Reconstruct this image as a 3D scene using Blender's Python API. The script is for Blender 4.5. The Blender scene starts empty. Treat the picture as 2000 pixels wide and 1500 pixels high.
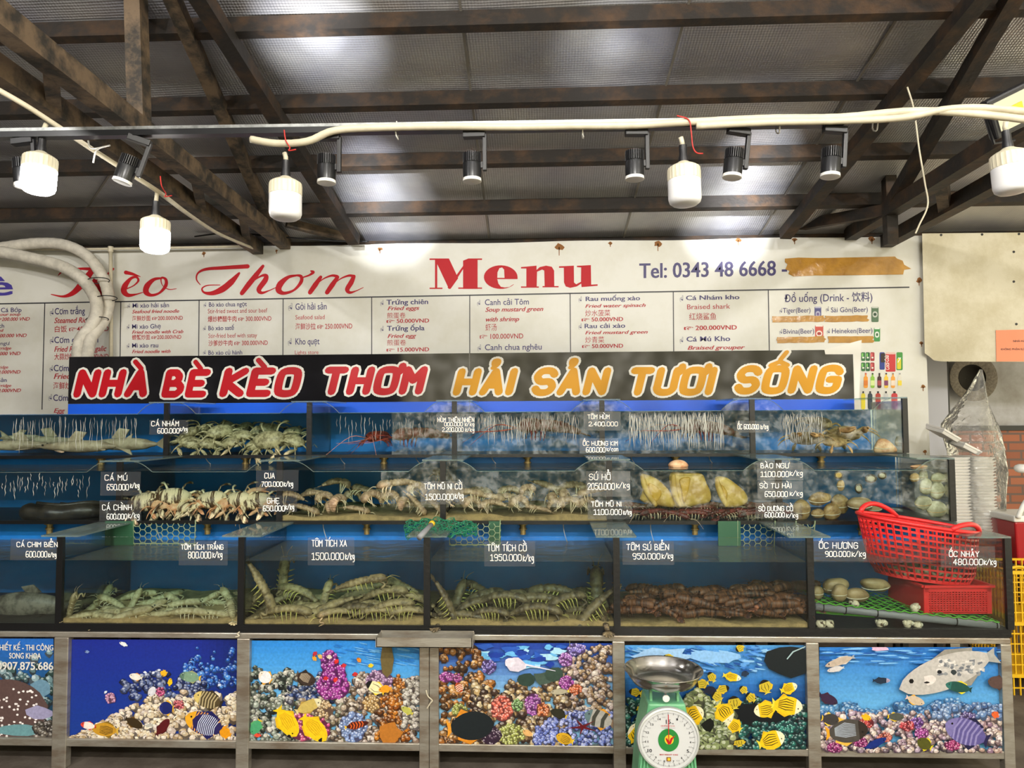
import bpy, bmesh, math, random, unicodedata
from mathutils import Vector, Matrix
from mathutils.geometry import tessellate_polygon

# ------------------------------------------------------------------ camera, world, lights, exposure
SC = bpy.context.scene
COL = SC.collection
FPX, H = 1390.0, 1.48
YAW, PITCH, ROLL = 0.041, 0.0478, -0.0055
CAM = Vector((0, 0, H))
_F = Vector((-math.sin(YAW) * math.cos(PITCH), math.cos(YAW) * math.cos(PITCH), math.sin(PITCH)))
_r = _F.cross(Vector((0, 0, 1))).normalized()
_u = _r.cross(_F)
CR = _r * math.cos(ROLL) + _u * math.sin(ROLL)
CU = _u * math.cos(ROLL) - _r * math.sin(ROLL)
cd = bpy.data.cameras.new('camera')
cd.sensor_width = 36
cd.lens = FPX / 2000 * 36
cd.clip_start = 0.05
cam = bpy.data.objects.new('camera', cd)
COL.objects.link(cam)
cam.matrix_world = Matrix(((CR.x, CU.x, -_F.x, 0), (CR.y, CU.y, -_F.y, 0), (CR.z, CU.z, -_F.z, H), (0, 0, 0, 1)))
SC.camera = cam

EXPOSURE = 0.72
WORLD_STRENGTH = 1.1
BULB_POWER = 26.0
FILL_POWER = 150.0
SC.view_settings.view_transform = 'Standard'
SC.view_settings.look = 'None'
SC.view_settings.gamma = 1
SC.view_settings.use_curve_mapping = False
SC.view_settings.exposure = EXPOSURE
SC.cycles.use_denoising = True
SC.cycles.max_bounces = 10
SC.cycles.diffuse_bounces = 3
SC.cycles.glossy_bounces = 4
SC.cycles.transmission_bounces = 6
SC.cycles.transparent_max_bounces = 40
SC.cycles.volume_bounces = 0
SC.cycles.caustics_reflective = False
SC.cycles.caustics_refractive = False
SC.cycles.sample_clamp_indirect = 6


def lin(c):
    c = c / 255.0
    return c / 12.92 if c <= 0.04045 else ((c + 0.055) / 1.055) ** 2.4


def rgb(r, g=None, b=None):
    if g is None:
        r, g, b = (r >> 16) & 255, (r >> 8) & 255, r & 255
    return (lin(r), lin(g), lin(b), 1.0)


world = bpy.data.worlds.new('garden_daylight')
SC.world = world
world.use_nodes = True
_t = world.node_tree
_t.nodes.clear()
_o = _t.nodes.new('ShaderNodeOutputWorld')
_b = _t.nodes.new('ShaderNodeBackground')
_c = _t.nodes.new('ShaderNodeTexCoord')
_n = _t.nodes.new('ShaderNodeTexNoise')
_n.inputs['Scale'].default_value = 75
_n.inputs['Detail'].default_value = 9
_n.inputs['Roughness'].default_value = 0.75
_rp = _t.nodes.new('ShaderNodeValToRGB')
_e = _rp.color_ramp.elements
_e[0].position, _e[0].color = 0.40, (0.10, 0.10, 0.04, 1)
_e[1].position, _e[1].color = 0.50, (0.9, 0.78, 0.42, 1)
_x = _e.new(0.57)
_x.color = (2.6, 2.4, 1.9, 1)
_x = _e.new(0.75)
_x.color = (4.2, 4.1, 3.7, 1)
_t.links.new(_c.outputs['Generated'], _n.inputs['Vector'])
_t.links.new(_n.outputs['Fac'], _rp.inputs['Fac'])
_t.links.new(_rp.outputs['Color'], _b.inputs['Color'])
_b.inputs['Strength'].default_value = WORLD_STRENGTH
_t.links.new(_b.outputs['Background'], _o.inputs['Surface'])


# fill lights added out of view behind the camera to brighten the stall
for _i, (_x, _y, _z) in enumerate(((-3.0, -0.6, 3.35), (0.2, -0.6, 3.35), (3.2, -0.6, 3.35), (-1.5, -2.8, 3.7), (2.0, -2.8, 3.7))):
    _l = bpy.data.lights.new('hall_lamp', 'POINT')
    _l.energy = FILL_POWER
    _l.color = (1.0, .97, .93)
    _l.shadow_soft_size = .08
    _lo = bpy.data.objects.new('hall_lamp', _l)
    COL.objects.link(_lo)
    _lo.location = (_x, _y, _z)


# ------------------------------------------------------------------ geometry of the place (metres, camera over the origin)
Y1, Y2, Y3, Y4 = 3.035, 3.439, 3.8615, 4.992      # fronts of the three tank rows, the menu banner
ZT = (H - .5046, H - .2052, H + .0931)            # tops of the rows
ZB = (H - .8748, H - .4934, H - .1959)            # bottoms of the rows
YF = (Y1, Y2, Y3)
X0 = (-2.0899, -2.0778, -2.0732)                  # first divider of each row
TW = 0.8


def ray(x, y):
    return _F + CR * ((x - 1000) / FPX) - CU * ((y - 750) / FPX)


def P(x, y, Y):
    d = ray(x, y)
    return CAM + d * (Y / d.y)


def PZ(x, y, z):
    d = ray(x, y)
    return CAM + d * ((z - H) / d.z)


ROOF_S = 0.277
ROOF_Z = H + 1.30


def roof(Y):
    return ROOF_Z + ROOF_S * (5.0 - Y)


def PR(x, y, drop=0.0):
    """the point of the roof slope (less a drop) seen along a line of sight"""
    d = ray(x, y)
    t = (ROOF_Z - drop + ROOF_S * 5.0 - H) / (d.z + ROOF_S * d.y)
    return CAM + d * t


# ------------------------------------------------------------------ materials
def nodes(name):
    m = bpy.data.materials.new(name)
    m.use_nodes = True
    t = m.node_tree
    return m, t, t.nodes['Principled BSDF'], t.nodes['Material Output']


def mat(name, col, rough=0.5, metal=0.0, var=0.0, scale=8.0, col2=None, bump=0.0, bscale=40.0, spec=0.5, emit=0.0, alpha=1.0, lo=.4, hi=.65, stretch=None):
    m, t, p, o = nodes(name)
    c = rgb(col) if isinstance(col, int) else (*col, 1)
    p.inputs['Base Color'].default_value = c
    p.inputs['Roughness'].default_value = rough
    p.inputs['Metallic'].default_value = metal
    p.inputs['Specular IOR Level'].default_value = spec
    if alpha < 1:
        p.inputs['Alpha'].default_value = alpha
    if emit:
        p.inputs['Emission Color'].default_value = c
        p.inputs['Emission Strength'].default_value = emit
    tc = None
    if col2 is not None or var or bump:
        tc = t.nodes.new('ShaderNodeTexCoord')
        v = tc.outputs['Object']
        if stretch:
            mp = t.nodes.new('ShaderNodeMapping')
            mp.inputs['Scale'].default_value = stretch
            t.links.new(v, mp.inputs['Vector'])
            v = mp.outputs['Vector']
    if col2 is not None or var:
        n = t.nodes.new('ShaderNodeTexNoise')
        n.inputs['Scale'].default_value = scale
        n.inputs['Detail'].default_value = 5
        n.inputs['Roughness'].default_value = 0.65
        t.links.new(v, n.inputs['Vector'])
        r = t.nodes.new('ShaderNodeValToRGB')
        r.color_ramp.elements[0].position = lo
        r.color_ramp.elements[1].position = hi
        c2 = (rgb(col2) if isinstance(col2, int) else (*col2, 1)) if col2 is not None else tuple(x * (1 - var) for x in c[:3]) + (1,)
        r.color_ramp.elements[0].color = c
        r.color_ramp.elements[1].color = c2
        t.links.new(n.outputs['Fac'], r.inputs['Fac'])
        t.links.new(r.outputs['Color'], p.inputs['Base Color'])
    if bump:
        n2 = t.nodes.new('ShaderNodeTexNoise')
        n2.inputs['Scale'].default_value = bscale
        n2.inputs['Detail'].default_value = 3
        t.links.new(v, n2.inputs['Vector'])
        b = t.nodes.new('ShaderNodeBump')
        b.inputs['Strength'].default_value = bump
        b.inputs['Distance'].default_value = 0.01
        t.links.new(n2.outputs['Fac'], b.inputs['Height'])
        t.links.new(b.outputs['Normal'], p.inputs['Normal'])
    return m


def glass_mat(name, tint, rough=0.02, ior=1.5, gain=1.0, haze=0.0, haze_col=(.8, .85, .85, 1), wave=0.0):
    """clear sheet: see-through with a Fresnel reflection, optionally a little hazy"""
    m, t, p, o = nodes(name)
    t.nodes.remove(p)
    tr = t.nodes.new('ShaderNodeBsdfTransparent')
    tr.inputs['Color'].default_value = tint
    gl = t.nodes.new('ShaderNodeBsdfGlossy')
    gl.inputs['Roughness'].default_value = rough
    fr = t.nodes.new('ShaderNodeFresnel')
    fr.inputs['IOR'].default_value = ior
    fac = fr.outputs['Fac']
    if wave:
        tc = t.nodes.new('ShaderNodeTexCoord')
        n = t.nodes.new('ShaderNodeTexNoise')
        n.inputs['Scale'].default_value = 22
        n.inputs['Detail'].default_value = 2
        t.links.new(tc.outputs['Object'], n.inputs['Vector'])
        b = t.nodes.new('ShaderNodeBump')
        b.inputs['Strength'].default_value = wave
        b.inputs['Distance'].default_value = 0.02
        t.links.new(n.outputs['Fac'], b.inputs['Height'])
        t.links.new(b.outputs['Normal'], gl.inputs['Normal'])
        t.links.new(b.outputs['Normal'], fr.inputs['Normal'])
    if gain != 1.0:
        mu = t.nodes.new('ShaderNodeMath')
        mu.operation = 'MULTIPLY'
        mu.use_clamp = True
        mu.inputs[1].default_value = gain
        t.links.new(fac, mu.inputs[0])
        fac = mu.outputs[0]
    base = tr.outputs[0]
    if haze:
        df = t.nodes.new('ShaderNodeBsdfDiffuse')
        df.inputs['Color'].default_value = haze_col
        mh = t.nodes.new('ShaderNodeMixShader')
        mh.inputs['Fac'].default_value = haze
        t.links.new(base, mh.inputs[1])
        t.links.new(df.outputs[0], mh.inputs[2])
        base = mh.outputs[0]
    mx = t.nodes.new('ShaderNodeMixShader')
    t.links.new(fac, mx.inputs['Fac'])
    t.links.new(base, mx.inputs[1])
    t.links.new(gl.outputs[0], mx.inputs[2])
    t.links.new(mx.outputs[0], o.inputs['Surface'])
    return m


def vcol_mat(name, rough=0.45, spec=0.4, noise=0.0, nscale=60.0):
    m, t, p, o = nodes(name)
    a = t.nodes.new('ShaderNodeVertexColor')
    a.layer_name = 'Col'
    p.inputs['Roughness'].default_value = rough
    p.inputs['Specular IOR Level'].default_value = spec
    c = a.outputs['Color']
    if noise:
        tc = t.nodes.new('ShaderNodeTexCoord')
        n = t.nodes.new('ShaderNodeTexNoise')
        n.inputs['Scale'].default_value = nscale
        n.inputs['Detail'].default_value = 4
        t.links.new(tc.outputs['Object'], n.inputs['Vector'])
        r = t.nodes.new('ShaderNodeMapRange')
        r.inputs['From Min'].default_value = 0.3
        r.inputs['From Max'].default_value = 0.7
        r.inputs['To Min'].default_value = 1 - noise
        r.inputs['To Max'].default_value = 1 + noise
        t.links.new(n.outputs['Fac'], r.inputs['Value'])
        mx = t.nodes.new('ShaderNodeVectorMath')
        mx.operation = 'SCALE'
        t.links.new(c, mx.inputs[0])
        t.links.new(r.outputs[0], mx.inputs['Scale'])
        c = mx.outputs[0]
    t.links.new(c, p.inputs['Base Color'])
    return m


# ------------------------------------------------------------------ mesh building
class MB:
    def __init__(s):
        s.v, s.f, s.m, s.c = [], [], [], []
        s.mi, s.col = 0, None

    def face(s, idx):
        s.f.append(tuple(idx))
        s.m.append(s.mi)
        s.c.append(s.col)

    def add(s, vs):
        n = len(s.v)
        s.v.extend(Vector(q) for q in vs)
        return n

    def poly(s, pts):
        n = s.add(pts)
        s.face(range(n, n + len(pts)))

    def box(s, lo, hi, M=None):
        x0, y0, z0 = lo
        x1, y1, z1 = hi
        q = [Vector(p) for p in ((x0, y0, z0), (x1, y0, z0), (x1, y1, z0), (x0, y1, z0), (x0, y0, z1), (x1, y0, z1), (x1, y1, z1), (x0, y1, z1))]
        if M is not None:
            q = [M @ p for p in q]
        n = s.add(q)
        for f in ((0, 3, 2, 1), (4, 5, 6, 7), (0, 1, 5, 4), (1, 2, 6, 5), (2, 3, 7, 6), (3, 0, 4, 7)):
            s.face([n + i for i in f])
        return s

    def bar(s, a, b, w, h, up=(0, 0, 1)):
        """rectangular bar from a to b, w across, h along up"""
        a, b = Vector(a), Vector(b)
        d = (b - a).normalized()
        x = d.cross(Vector(up)).normalized()
        u = x.cross(d).normalized()
        q = []
        for p in (a, b):
            for i, j in ((-1, -1), (1, -1), (1, 1), (-1, 1)):
                q.append(p + x * (i * w / 2) + u * (j * h / 2))
        n = s.add(q)
        for f in ((3, 2, 1, 0), (4, 5, 6, 7), (0, 1, 5, 4), (1, 2, 6, 5), (2, 3, 7, 6), (3, 0, 4, 7)):
            s.face([n + i for i in f])
        return s

    def loft(s, rings, cap=True, closed=True):
        n0 = None
        k = len(rings[0])
        for i, r in enumerate(rings):
            n = s.add(r)
            if n0 is not None:
                for j in range(k if closed else k - 1):
                    j2 = (j + 1) % k
                    s.face((n0 + j, n0 + j2, n + j2, n + j))
            elif cap:
                s.face([n + j for j in reversed(range(k))])
            n0 = n
        if cap:
            s.face([n0 + j for j in range(k)])
        return s

    def tube(s, pts, rad, k=8, cap=True, flat=1.0):
        pts = [Vector(p) for p in pts]
        if not hasattr(rad, '__len__'):
            rad = [rad] * len(pts)
        rings = []
        x = None
        for i, p in enumerate(pts):
            d = (pts[min(i + 1, len(pts) - 1)] - pts[max(i - 1, 0)])
            d = d.normalized() if d.length > 1e-9 else Vector((0, 0, 1))
            if x is None:
                x = d.cross(Vector((0, 0, 1)))
                if x.length < 0.05:
                    x = d.cross(Vector((0, 1, 0)))
                x.normalize()
            else:
                x = (x - d * x.dot(d)).normalized()
            u = d.cross(x)
            rings.append([p + (x * math.cos(2 * math.pi * j / k) + u * math.sin(2 * math.pi * j / k) * flat) * rad[i] for j in range(k)])
        return s.loft(rings, cap)

    def lathe(s, prof, k=24, M=None, cap=True):
        rings = []
        for r, z in prof:
            q = [Vector((r * math.cos(2 * math.pi * j / k), r * math.sin(2 * math.pi * j / k), z)) for j in range(k)]
            rings.append([M @ p for p in q] if M is not None else q)
        return s.loft(rings, cap)

    def ball(s, c, r, M=None, nu=10, nv=7, rz=None, ry=None):
        c = Vector(c)
        rings = []
        for i in range(1, nv):
            a = math.pi * i / nv - math.pi / 2
            q = []
            for j in range(nu):
                b = 2 * math.pi * j / nu
                p = Vector((r * math.cos(a) * math.cos(b), (ry or r) * math.cos(a) * math.sin(b), (rz or r) * math.sin(a)))
                q.append((M @ p if M is not None else p) + c)
            rings.append(q)
        return s.loft(rings)

    def tess(s, loops, fn):
        """flat polygon (first loop) with holes, points through fn"""
        L = [[Vector((p[0], p[1], 0)) for p in l] for l in loops]
        flat = [p for l in L for p in l]
        n = s.add([fn(p.x, p.y) for p in flat])
        for tri in tessellate_polygon(L):
            s.face([n + i for i in tri])

    def prism(s, pts, fn0, fn1):
        """solid between the outline at fn0 and the same outline at fn1"""
        L = [Vector((p[0], p[1], 0)) for p in pts]
        k = len(L)
        a = s.add([fn0(p.x, p.y) for p in L])
        b = s.add([fn1(p.x, p.y) for p in L])
        for tri in tessellate_polygon([L]):
            s.face([a + i for i in tri])
            s.face([b + i for i in reversed(tri)])
        for j in range(k):
            j2 = (j + 1) % k
            s.face((a + j, a + j2, b + j2, b + j))

    def build(s, name, mats, parent=None, smooth=False, bevel=0.0):
        me = bpy.data.meshes.new(name)
        me.from_pydata([tuple(v) for v in s.v], [], s.f)
        if not isinstance(mats, (list, tuple)):
            mats = [mats]
        for m in mats:
            me.materials.append(m)
        if len(mats) > 1:
            me.polygons.foreach_set('material_index', s.m)
        if any(c is not None for c in s.c):
            at = me.color_attributes.new('Col', 'FLOAT_COLOR', 'CORNER')
            buf = []
            for f, c in zip(s.f, s.c):
                c = c or (1, 1, 1, 1)
                buf.extend(list(c) * len(f))
            at.data.foreach_set('color', buf)
        if smooth:
            me.polygons.foreach_set('use_smooth', [True] * len(me.polygons))
        me.validate()
        me.update()
        bm = bmesh.new()
        bm.from_mesh(me)
        bmesh.ops.recalc_face_normals(bm, faces=bm.faces)
        bm.to_mesh(me)
        bm.free()
        if smooth == 'auto':
            me.set_sharp_from_angle(angle=math.radians(40))
        o = bpy.data.objects.new(name, me)
        COL.objects.link(o)
        if bevel:
            b = o.modifiers.new('edge', 'BEVEL')
            b.width = bevel
            b.segments = 2
            b.limit_method = 'ANGLE'
        if parent is not None:
            o.parent = parent
        return o


def tag(o, label=None, cat=None, group=None, kind=None):
    if label:
        o['label'] = label
    if cat:
        o['category'] = cat
    if group:
        o['group'] = group
    if kind:
        o['kind'] = kind
    return o


def thing(name, label, cat, loc=(0, 0, 0), group=None):
    o = bpy.data.objects.new(name, None)
    COL.objects.link(o)
    o.location = loc
    o.empty_display_size = 0.05
    return tag(o, label, cat, group)


def part(mb, name, mats, root, **k):
    """link a mesh made in world coordinates under its thing"""
    o = mb.build(name, mats, None, **k)
    o.parent = root
    M = Matrix.LocRotScale(root.location, root.rotation_euler, root.scale)
    p = root.parent
    while p is not None:
        M = Matrix.LocRotScale(p.location, p.rotation_euler, p.scale) @ M
        p = p.parent
    o.matrix_parent_inverse = M.inverted()
    return o


def kids(o):
    return [c for c in COL.objects if c.parent == o]


def copy_tree(o, tree=None, parent=None):
    tree = tree if tree is not None else family(o)
    c = o.copy()
    COL.objects.link(c)
    if parent is not None:
        c.parent = parent
    for ch in tree.get(o.name, ()):
        copy_tree(ch, tree, c)
    return c


def family(o):
    t = {}
    for c in COL.objects:
        if c.parent is not None:
            t.setdefault(c.parent.name, []).append(c)
    return t


ORD = 'zeroth first second third fourth fifth sixth seventh eighth ninth tenth eleventh twelfth thirteenth fourteenth fifteenth sixteenth seventeenth eighteenth nineteenth twentieth'.split()


def cr(pts, n=5, closed=False):
    """Catmull-Rom through the points"""
    p = [Vector(q) for q in pts]
    if len(p) < 3:
        return p
    out = []
    m = len(p)
    rng = m if closed else m - 1
    for i in range(rng):
        a, b, c, d = p[(i - 1) % m if closed else max(i - 1, 0)], p[i], p[(i + 1) % m], p[(i + 2) % m if closed else min(i + 2, m - 1)]
        for j in range(n):
            t = j / n
            out.append(0.5 * (2 * b + (c - a) * t + (2 * a - 5 * b + 4 * c - d) * t * t + (3 * b - a - 3 * c + d) * t ** 3))
    if not closed:
        out.append(p[-1])
    return out


# ------------------------------------------------------------------ lettering
GL = {
    'A': '00 26 40;12 32', 'B': '00 06 26 35 34 23 03;23 33 42 41 30 00', 'C': '~45 36 16 05 01 10 30 41', 'D': '00 06 26 45 41 20 00',
    'E': '46 06 00 40;03 33', 'G': '~45 36 16 05 01 10 30 41;41 43 23', 'H': '00 06;40 46;03 43', 'I': '06 00', 'K': '00 06;46 03 40', 'L': '06 00 40',
    'M': '00 06 23 46 40', 'N': '00 06 40 46', 'O': '~16 05 01 10 30 41 45 36 16', 'R': '00 06 36 45 44 33 03;23 40', 'S': '~45 36 16 05 04 13 33 42 41 30 10 01',
    'T': '06 46;26 20', 'U': '~06 02 01 10 30 41 42 46', 'V': '06 20 46', 'X': '00 46;06 40', 'Y': '06 23 46;23 20', 'P': '00 06 36 45 44 33 03',
    '1': '05 26 20;00 40', '0': '~16 05 01 10 30 41 45 36 16', '2': '~05 16 36 45 44 22 00;00 40', '4': '30 36 02 42', '5': '46 06 04 34 43 41 30 10 01',
    '6': '~46 16 04 01 10 30 41 42 33 13 02', '7': '06 46 10', '8': '~13 04 05 16 36 45 44 33 13 02 01 10 30 41 42 33', '9': '~43 33 13 04 05 16 36 45 43 41 30 10',
    '3': '05 16 36 45 44 33 23;33 42 41 30 10 01', '.': '00 01', '/': 'n0 36', '-': '03 33', 'k': '00 05;34 02 30', 'g': '~34 14 03 02 11 21 33;34 3n 2m 0m',
    'c': '~33 14 03 01 10 30', 'o': '~14 03 01 10 20 31 33 24 14', 'n': '00 04;~03 14 24 33 30',
}
ACC = {'\u0301': '27 39', '\u0300': '27 09', '\u0309': '~17 28 29 19 18', '\u0303': '~07 18 27 38', '\u0302': '07 28 47', '\u0306': '~08 17 27 38', '\u031b': '~45 56 57', '\u0323': '2m 2n'}
WID = {'I': 0.0, '.': 0.3, '/': 3.0, '1': 3.4, 'k': 3, 'g': 3, 'c': 3, 'o': 3, 'n': 3}
NUM = {'n': -1, 'm': -2}


def strokes(text, gap=1.7):
    """text as single strokes on a grid whose capitals are 6 high: [points], total width"""
    out, x = [], 0.0
    for ch in text:
        if ch == ' ':
            x += 3.2
            continue
        bar = ch in '\u0110\u0111'
        d = unicodedata.normalize('NFD', 'D' if bar else ch)
        base, marks = d[0], d[1:]
        w = WID.get(base, 4.0)
        todo = [(GL.get(base, GL['O']), 0.0, 0.0)]
        if bar:
            todo.append(('n3 23', 0, 0))
        top = 0.0
        for mk in marks:
            a = ACC.get(mk)
            if a is None:
                continue
            dx = (w - 4) / 2 if base == 'I' else 0
            if mk in '\u0323\u031b':
                todo.append((a, dx, 0))
            else:
                todo.append((a, dx, top))
                top += 1.6
        for g, dx, dy in todo:
            for st in g.split(';'):
                sm = st.startswith('~')
                pts = [(NUM.get(t[0]) if t[0] in NUM else int(t[0]), NUM.get(t[1]) if t[1] in NUM else int(t[1])) for t in st.lstrip('~').split()]
                pts = [Vector((a + dx + x, b + dy, 0)) for a, b in pts]
                out.append(cr(pts, 4) if sm else pts)
        x += w + gap
    return out, x - gap


def ribbon(mb, pts, wid, fn, k=8, caps=True):
    """flat stroke of the given half width (number or list) mapped by fn(x, y)"""
    n = len(pts)
    fn0 = fn

    def fn(x, y):
        return fn0(x, y) - Vector((0, len(mb.f) * 1.5e-6, 0))
    if not hasattr(wid, '__len__'):
        wid = [wid] * n
    for i in range(n - 1):
        a, b = pts[i], pts[i + 1]
        d = b - a
        if d.length < 1e-6:
            continue
        nn = Vector((-d.y, d.x, 0)).normalized()
        q = [a + nn * wid[i], a - nn * wid[i], b - nn * wid[i + 1], b + nn * wid[i + 1]]
        mb.poly([fn(p.x, p.y) for p in q])
    if caps:
        for i in range(n):
            mb.poly([fn(pts[i].x + wid[i] * math.cos(2 * math.pi * j / k), pts[i].y + wid[i] * math.sin(2 * math.pi * j / k)) for j in range(k)])


_tc = {}


def font_mesh(body, bold=0.0, shear=0.0):
    """the outline font's glyphs as triangles (vertices, faces), normalised so that x starts at 0; returns also the width"""
    key = (body, bold, shear)
    if key not in _tc:
        c = bpy.data.curves.new('lettering', 'FONT')
        c.body = body
        c.offset = bold
        c.shear = shear
        c.resolution_u = 3
        o = bpy.data.objects.new('lettering', c)
        COL.objects.link(o)
        dg = bpy.context.evaluated_depsgraph_get()
        e = o.evaluated_get(dg)
        me = e.to_mesh()
        vs = [v.co.copy() for v in me.vertices]
        fs = [tuple(p.vertices) for p in me.polygons]
        e.to_mesh_clear()
        bpy.data.objects.remove(o)
        bpy.data.curves.remove(c)
        if vs:
            x0, x1 = min(v.x for v in vs), max(v.x for v in vs)
            vs = [Vector((v.x - x0, v.y, 0)) for v in vs]
        else:
            x0 = x1 = 0
        _tc[key] = (vs, fs, max(x1 - x0, 1e-3))
    return _tc[key]


def put_font(mb, body, a, b, size, up, bold=0.0, shear=0.0):
    """letters between the points a and b (baseline), size = cap height / 0.73, standing along up"""
    heavy = bold >= .018
    vs, fs, w = font_mesh(body, min(bold, .009), shear)
    a, b = Vector(a), Vector(b)
    dx = (b - a) / w
    for k in ((-.014, .014) if heavy else (0,)):
        n = mb.add([a + dx * (v.x + k) + Vector(up) * (v.y * size) - Vector((0, 3e-5 * (k > 0), 0)) for v in vs])
        for f in fs:
            mb.face([n + i for i in f])


UPZ = Vector((0, 0, 1))
# ------------------------------------------------------------------ the room
M = {}
M['floor'] = mat('stained_concrete', 0x6b6258, .75, var=.5, scale=3.5, col2=0x4a4038, bump=.2)
M['wallpaint'] = mat('grey_wall_paint', 0xb9b9bd, .8, col2=0x9a9794, scale=3)
M['darkwall'] = mat('dark_far_wall', 0x4a443c, .8, col2=0x2d2a26, scale=1.5)
M['rust'] = mat('rusty_black_steel', 0x2a2623, .6, .3, col2=0x4f3b2a, scale=7, bump=.25, lo=.45, hi=.7)
M['rust2'] = mat('brown_rusted_steel', 0x312d28, .65, .2, col2=0x6f5d49, scale=9, bump=.25, lo=.4, hi=.6)
M['black'] = mat('black_plastic', 0x17171a, .4)
M['blackpaint'] = mat('black_enamel', 0x1d1e20, .3, .2)
M['cream'] = mat('cream_plastic', 0xd3cab2, .45, var=.15, scale=14)
M['white'] = mat('white_plastic', 0xe9e8e4, .4)
M['steel'] = mat('galvanised_steel', 0x9a9c9a, .4, .8, var=.4, scale=30)
M['red'] = mat('red_wire', 0xc22a22, .5)


def brick_mat():
    m, t, p, o = nodes('brick_wall')
    tc = t.nodes.new('ShaderNodeTexCoord')
    sx = t.nodes.new('ShaderNodeSeparateXYZ')
    cx = t.nodes.new('ShaderNodeCombineXYZ')
    t.links.new(tc.outputs['Object'], sx.inputs[0])
    t.links.new(sx.outputs['X'], cx.inputs['X'])
    t.links.new(sx.outputs['Z'], cx.inputs['Y'])
    b = t.nodes.new('ShaderNodeTexBrick')
    b.inputs['Scale'].default_value = 1
    b.inputs['Brick Width'].default_value = .2
    b.inputs['Row Height'].default_value = .07
    b.inputs['Mortar Size'].default_value = .009
    b.inputs['Color1'].default_value = rgb(0xa8694e)
    b.inputs['Color2'].default_value = rgb(0x8a5642)
    b.inputs['Mortar'].default_value = rgb(0x6d5a52)
    t.links.new(cx.outputs[0], b.inputs['Vector'])
    t.links.new(b.outputs['Color'], p.inputs['Base Color'])
    p.inputs['Roughness'].default_value = .9
    bp = t.nodes.new('ShaderNodeBump')
    bp.inputs['Strength'].default_value = .5
    bp.inputs['Distance'].default_value = .01
    bp.invert = True
    t.links.new(b.outputs['Fac'], bp.inputs['Height'])
    t.links.new(bp.outputs['Normal'], p.inputs['Normal'])
    return m


def foil_mat():
    m, t, p, o = nodes('woven_foil_insulation')
    tc = t.nodes.new('ShaderNodeTexCoord')
    n = t.nodes.new('ShaderNodeTexNoise')
    n.inputs['Scale'].default_value = 2.2
    n.inputs['Detail'].default_value = 4
    r = t.nodes.new('ShaderNodeValToRGB')
    r.color_ramp.elements[0].position = .35
    r.color_ramp.elements[0].color = rgb(0xb0b0bc)
    r.color_ramp.elements[1].position = .7
    r.color_ramp.elements[1].color = rgb(0xd2d0ce)
    t.links.new(tc.outputs['Object'], n.inputs['Vector'])
    t.links.new(n.outputs['Fac'], r.inputs['Fac'])
    t.links.new(r.outputs['Color'], p.inputs['Base Color'])
    p.inputs['Metallic'].default_value = .55
    p.inputs['Roughness'].default_value = .36
    hs = None
    for d in ('X', 'Y'):
        w = t.nodes.new('ShaderNodeTexWave')
        w.bands_direction = d
        w.inputs['Scale'].default_value = 22
        w.inputs['Distortion'].default_value = .6
        t.links.new(tc.outputs['Object'], w.inputs['Vector'])
        if hs is None:
            hs = w.outputs['Fac']
        else:
            a = t.nodes.new('ShaderNodeMath')
            a.operation = 'ADD'
            t.links.new(hs, a.inputs[0])
            t.links.new(w.outputs['Fac'], a.inputs[1])
            hs = a.outputs[0]
    b = t.nodes.new('ShaderNodeBump')
    b.inputs['Strength'].default_value = .35
    b.inputs['Distance'].default_value = .004
    t.links.new(hs, b.inputs['Height'])
    n2 = t.nodes.new('ShaderNodeTexNoise')
    n2.inputs['Scale'].default_value = 2.6
    n2.inputs['Detail'].default_value = 3
    t.links.new(tc.outputs['Object'], n2.inputs['Vector'])
    b2 = t.nodes.new('ShaderNodeBump')
    b2.inputs['Strength'].default_value = .5
    b2.inputs['Distance'].default_value = .05
    t.links.new(n2.outputs['Fac'], b2.inputs['Height'])
    t.links.new(b.outputs['Normal'], b2.inputs['Normal'])
    t.links.new(b2.outputs['Normal'], p.inputs['Normal'])
    return m


M['brick'] = brick_mat()
M['foil'] = foil_mat()
XL, XR, YB = -6.0, 5.5, 6.0


def struct(name, mb, m):
    return tag(mb.build(name, m), kind='structure')


struct('floor', MB().box((XL, -5, -.1), (XR, YB + .1, 0)), M['floor'])
zb = P(1950, 836, YB).z
struct('wall_back', MB().box((XL, YB, zb), (XR, YB + .1, 3.2)), M['wallpaint'])
struct('wall_back_brick', MB().box((XL, YB - .02, 0), (XR, YB + .1, zb)), M['brick'])
struct('trim_1', MB().box((XL, YB - .04, zb - .02), (XR, YB, zb + .02)), M['blackpaint'])
struct('wall_left', MB().box((XL - .1, -5, 0), (XL, YB, 6)), M['darkwall'])
# the dining side behind the camera: a dark wall with a wide opening to the garden on the right
struct('wall_front', MB().box((XL, -4.6, 0), (-2.6, -4.5, 5.4)), M['darkwall'])
mb = MB()
yy = [-4.6 + i * (YB + .3 + 4.6) / 40 for i in range(41)]
xx = [XL - .1 + i * (XR - XL + .2) / 20 for i in range(21)]
n0 = mb.add([(x, y, roof(y) + .012 * math.sin(x * 3.1 + 2 * math.sin(y * 2)) * math.sin(y * 6.5)) for y in yy for x in xx])
for i in range(40):
    for j in range(20):
        a = n0 + i * 21 + j
        mb.face((a, a + 1, a + 22, a + 21))
struct('ceiling', mb, M['foil']).data.polygons.foreach_set('use_smooth', [True] * 800)
M['seam'] = mat('foil_tape', 0x86817a, .5, .3)
for i, (a, b) in enumerate((((890, -60), (955, 465)), ((1358, -40), (1218, 465)), ((1800, -40), (1482, 462)), ((215, 340), (120, 480)))):
    A, B = PR(*a, .016), PR(*b, .016)
    struct('trim_%d' % (i + 2), MB().bar(A, B, .012, .004), M['seam'])

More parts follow.
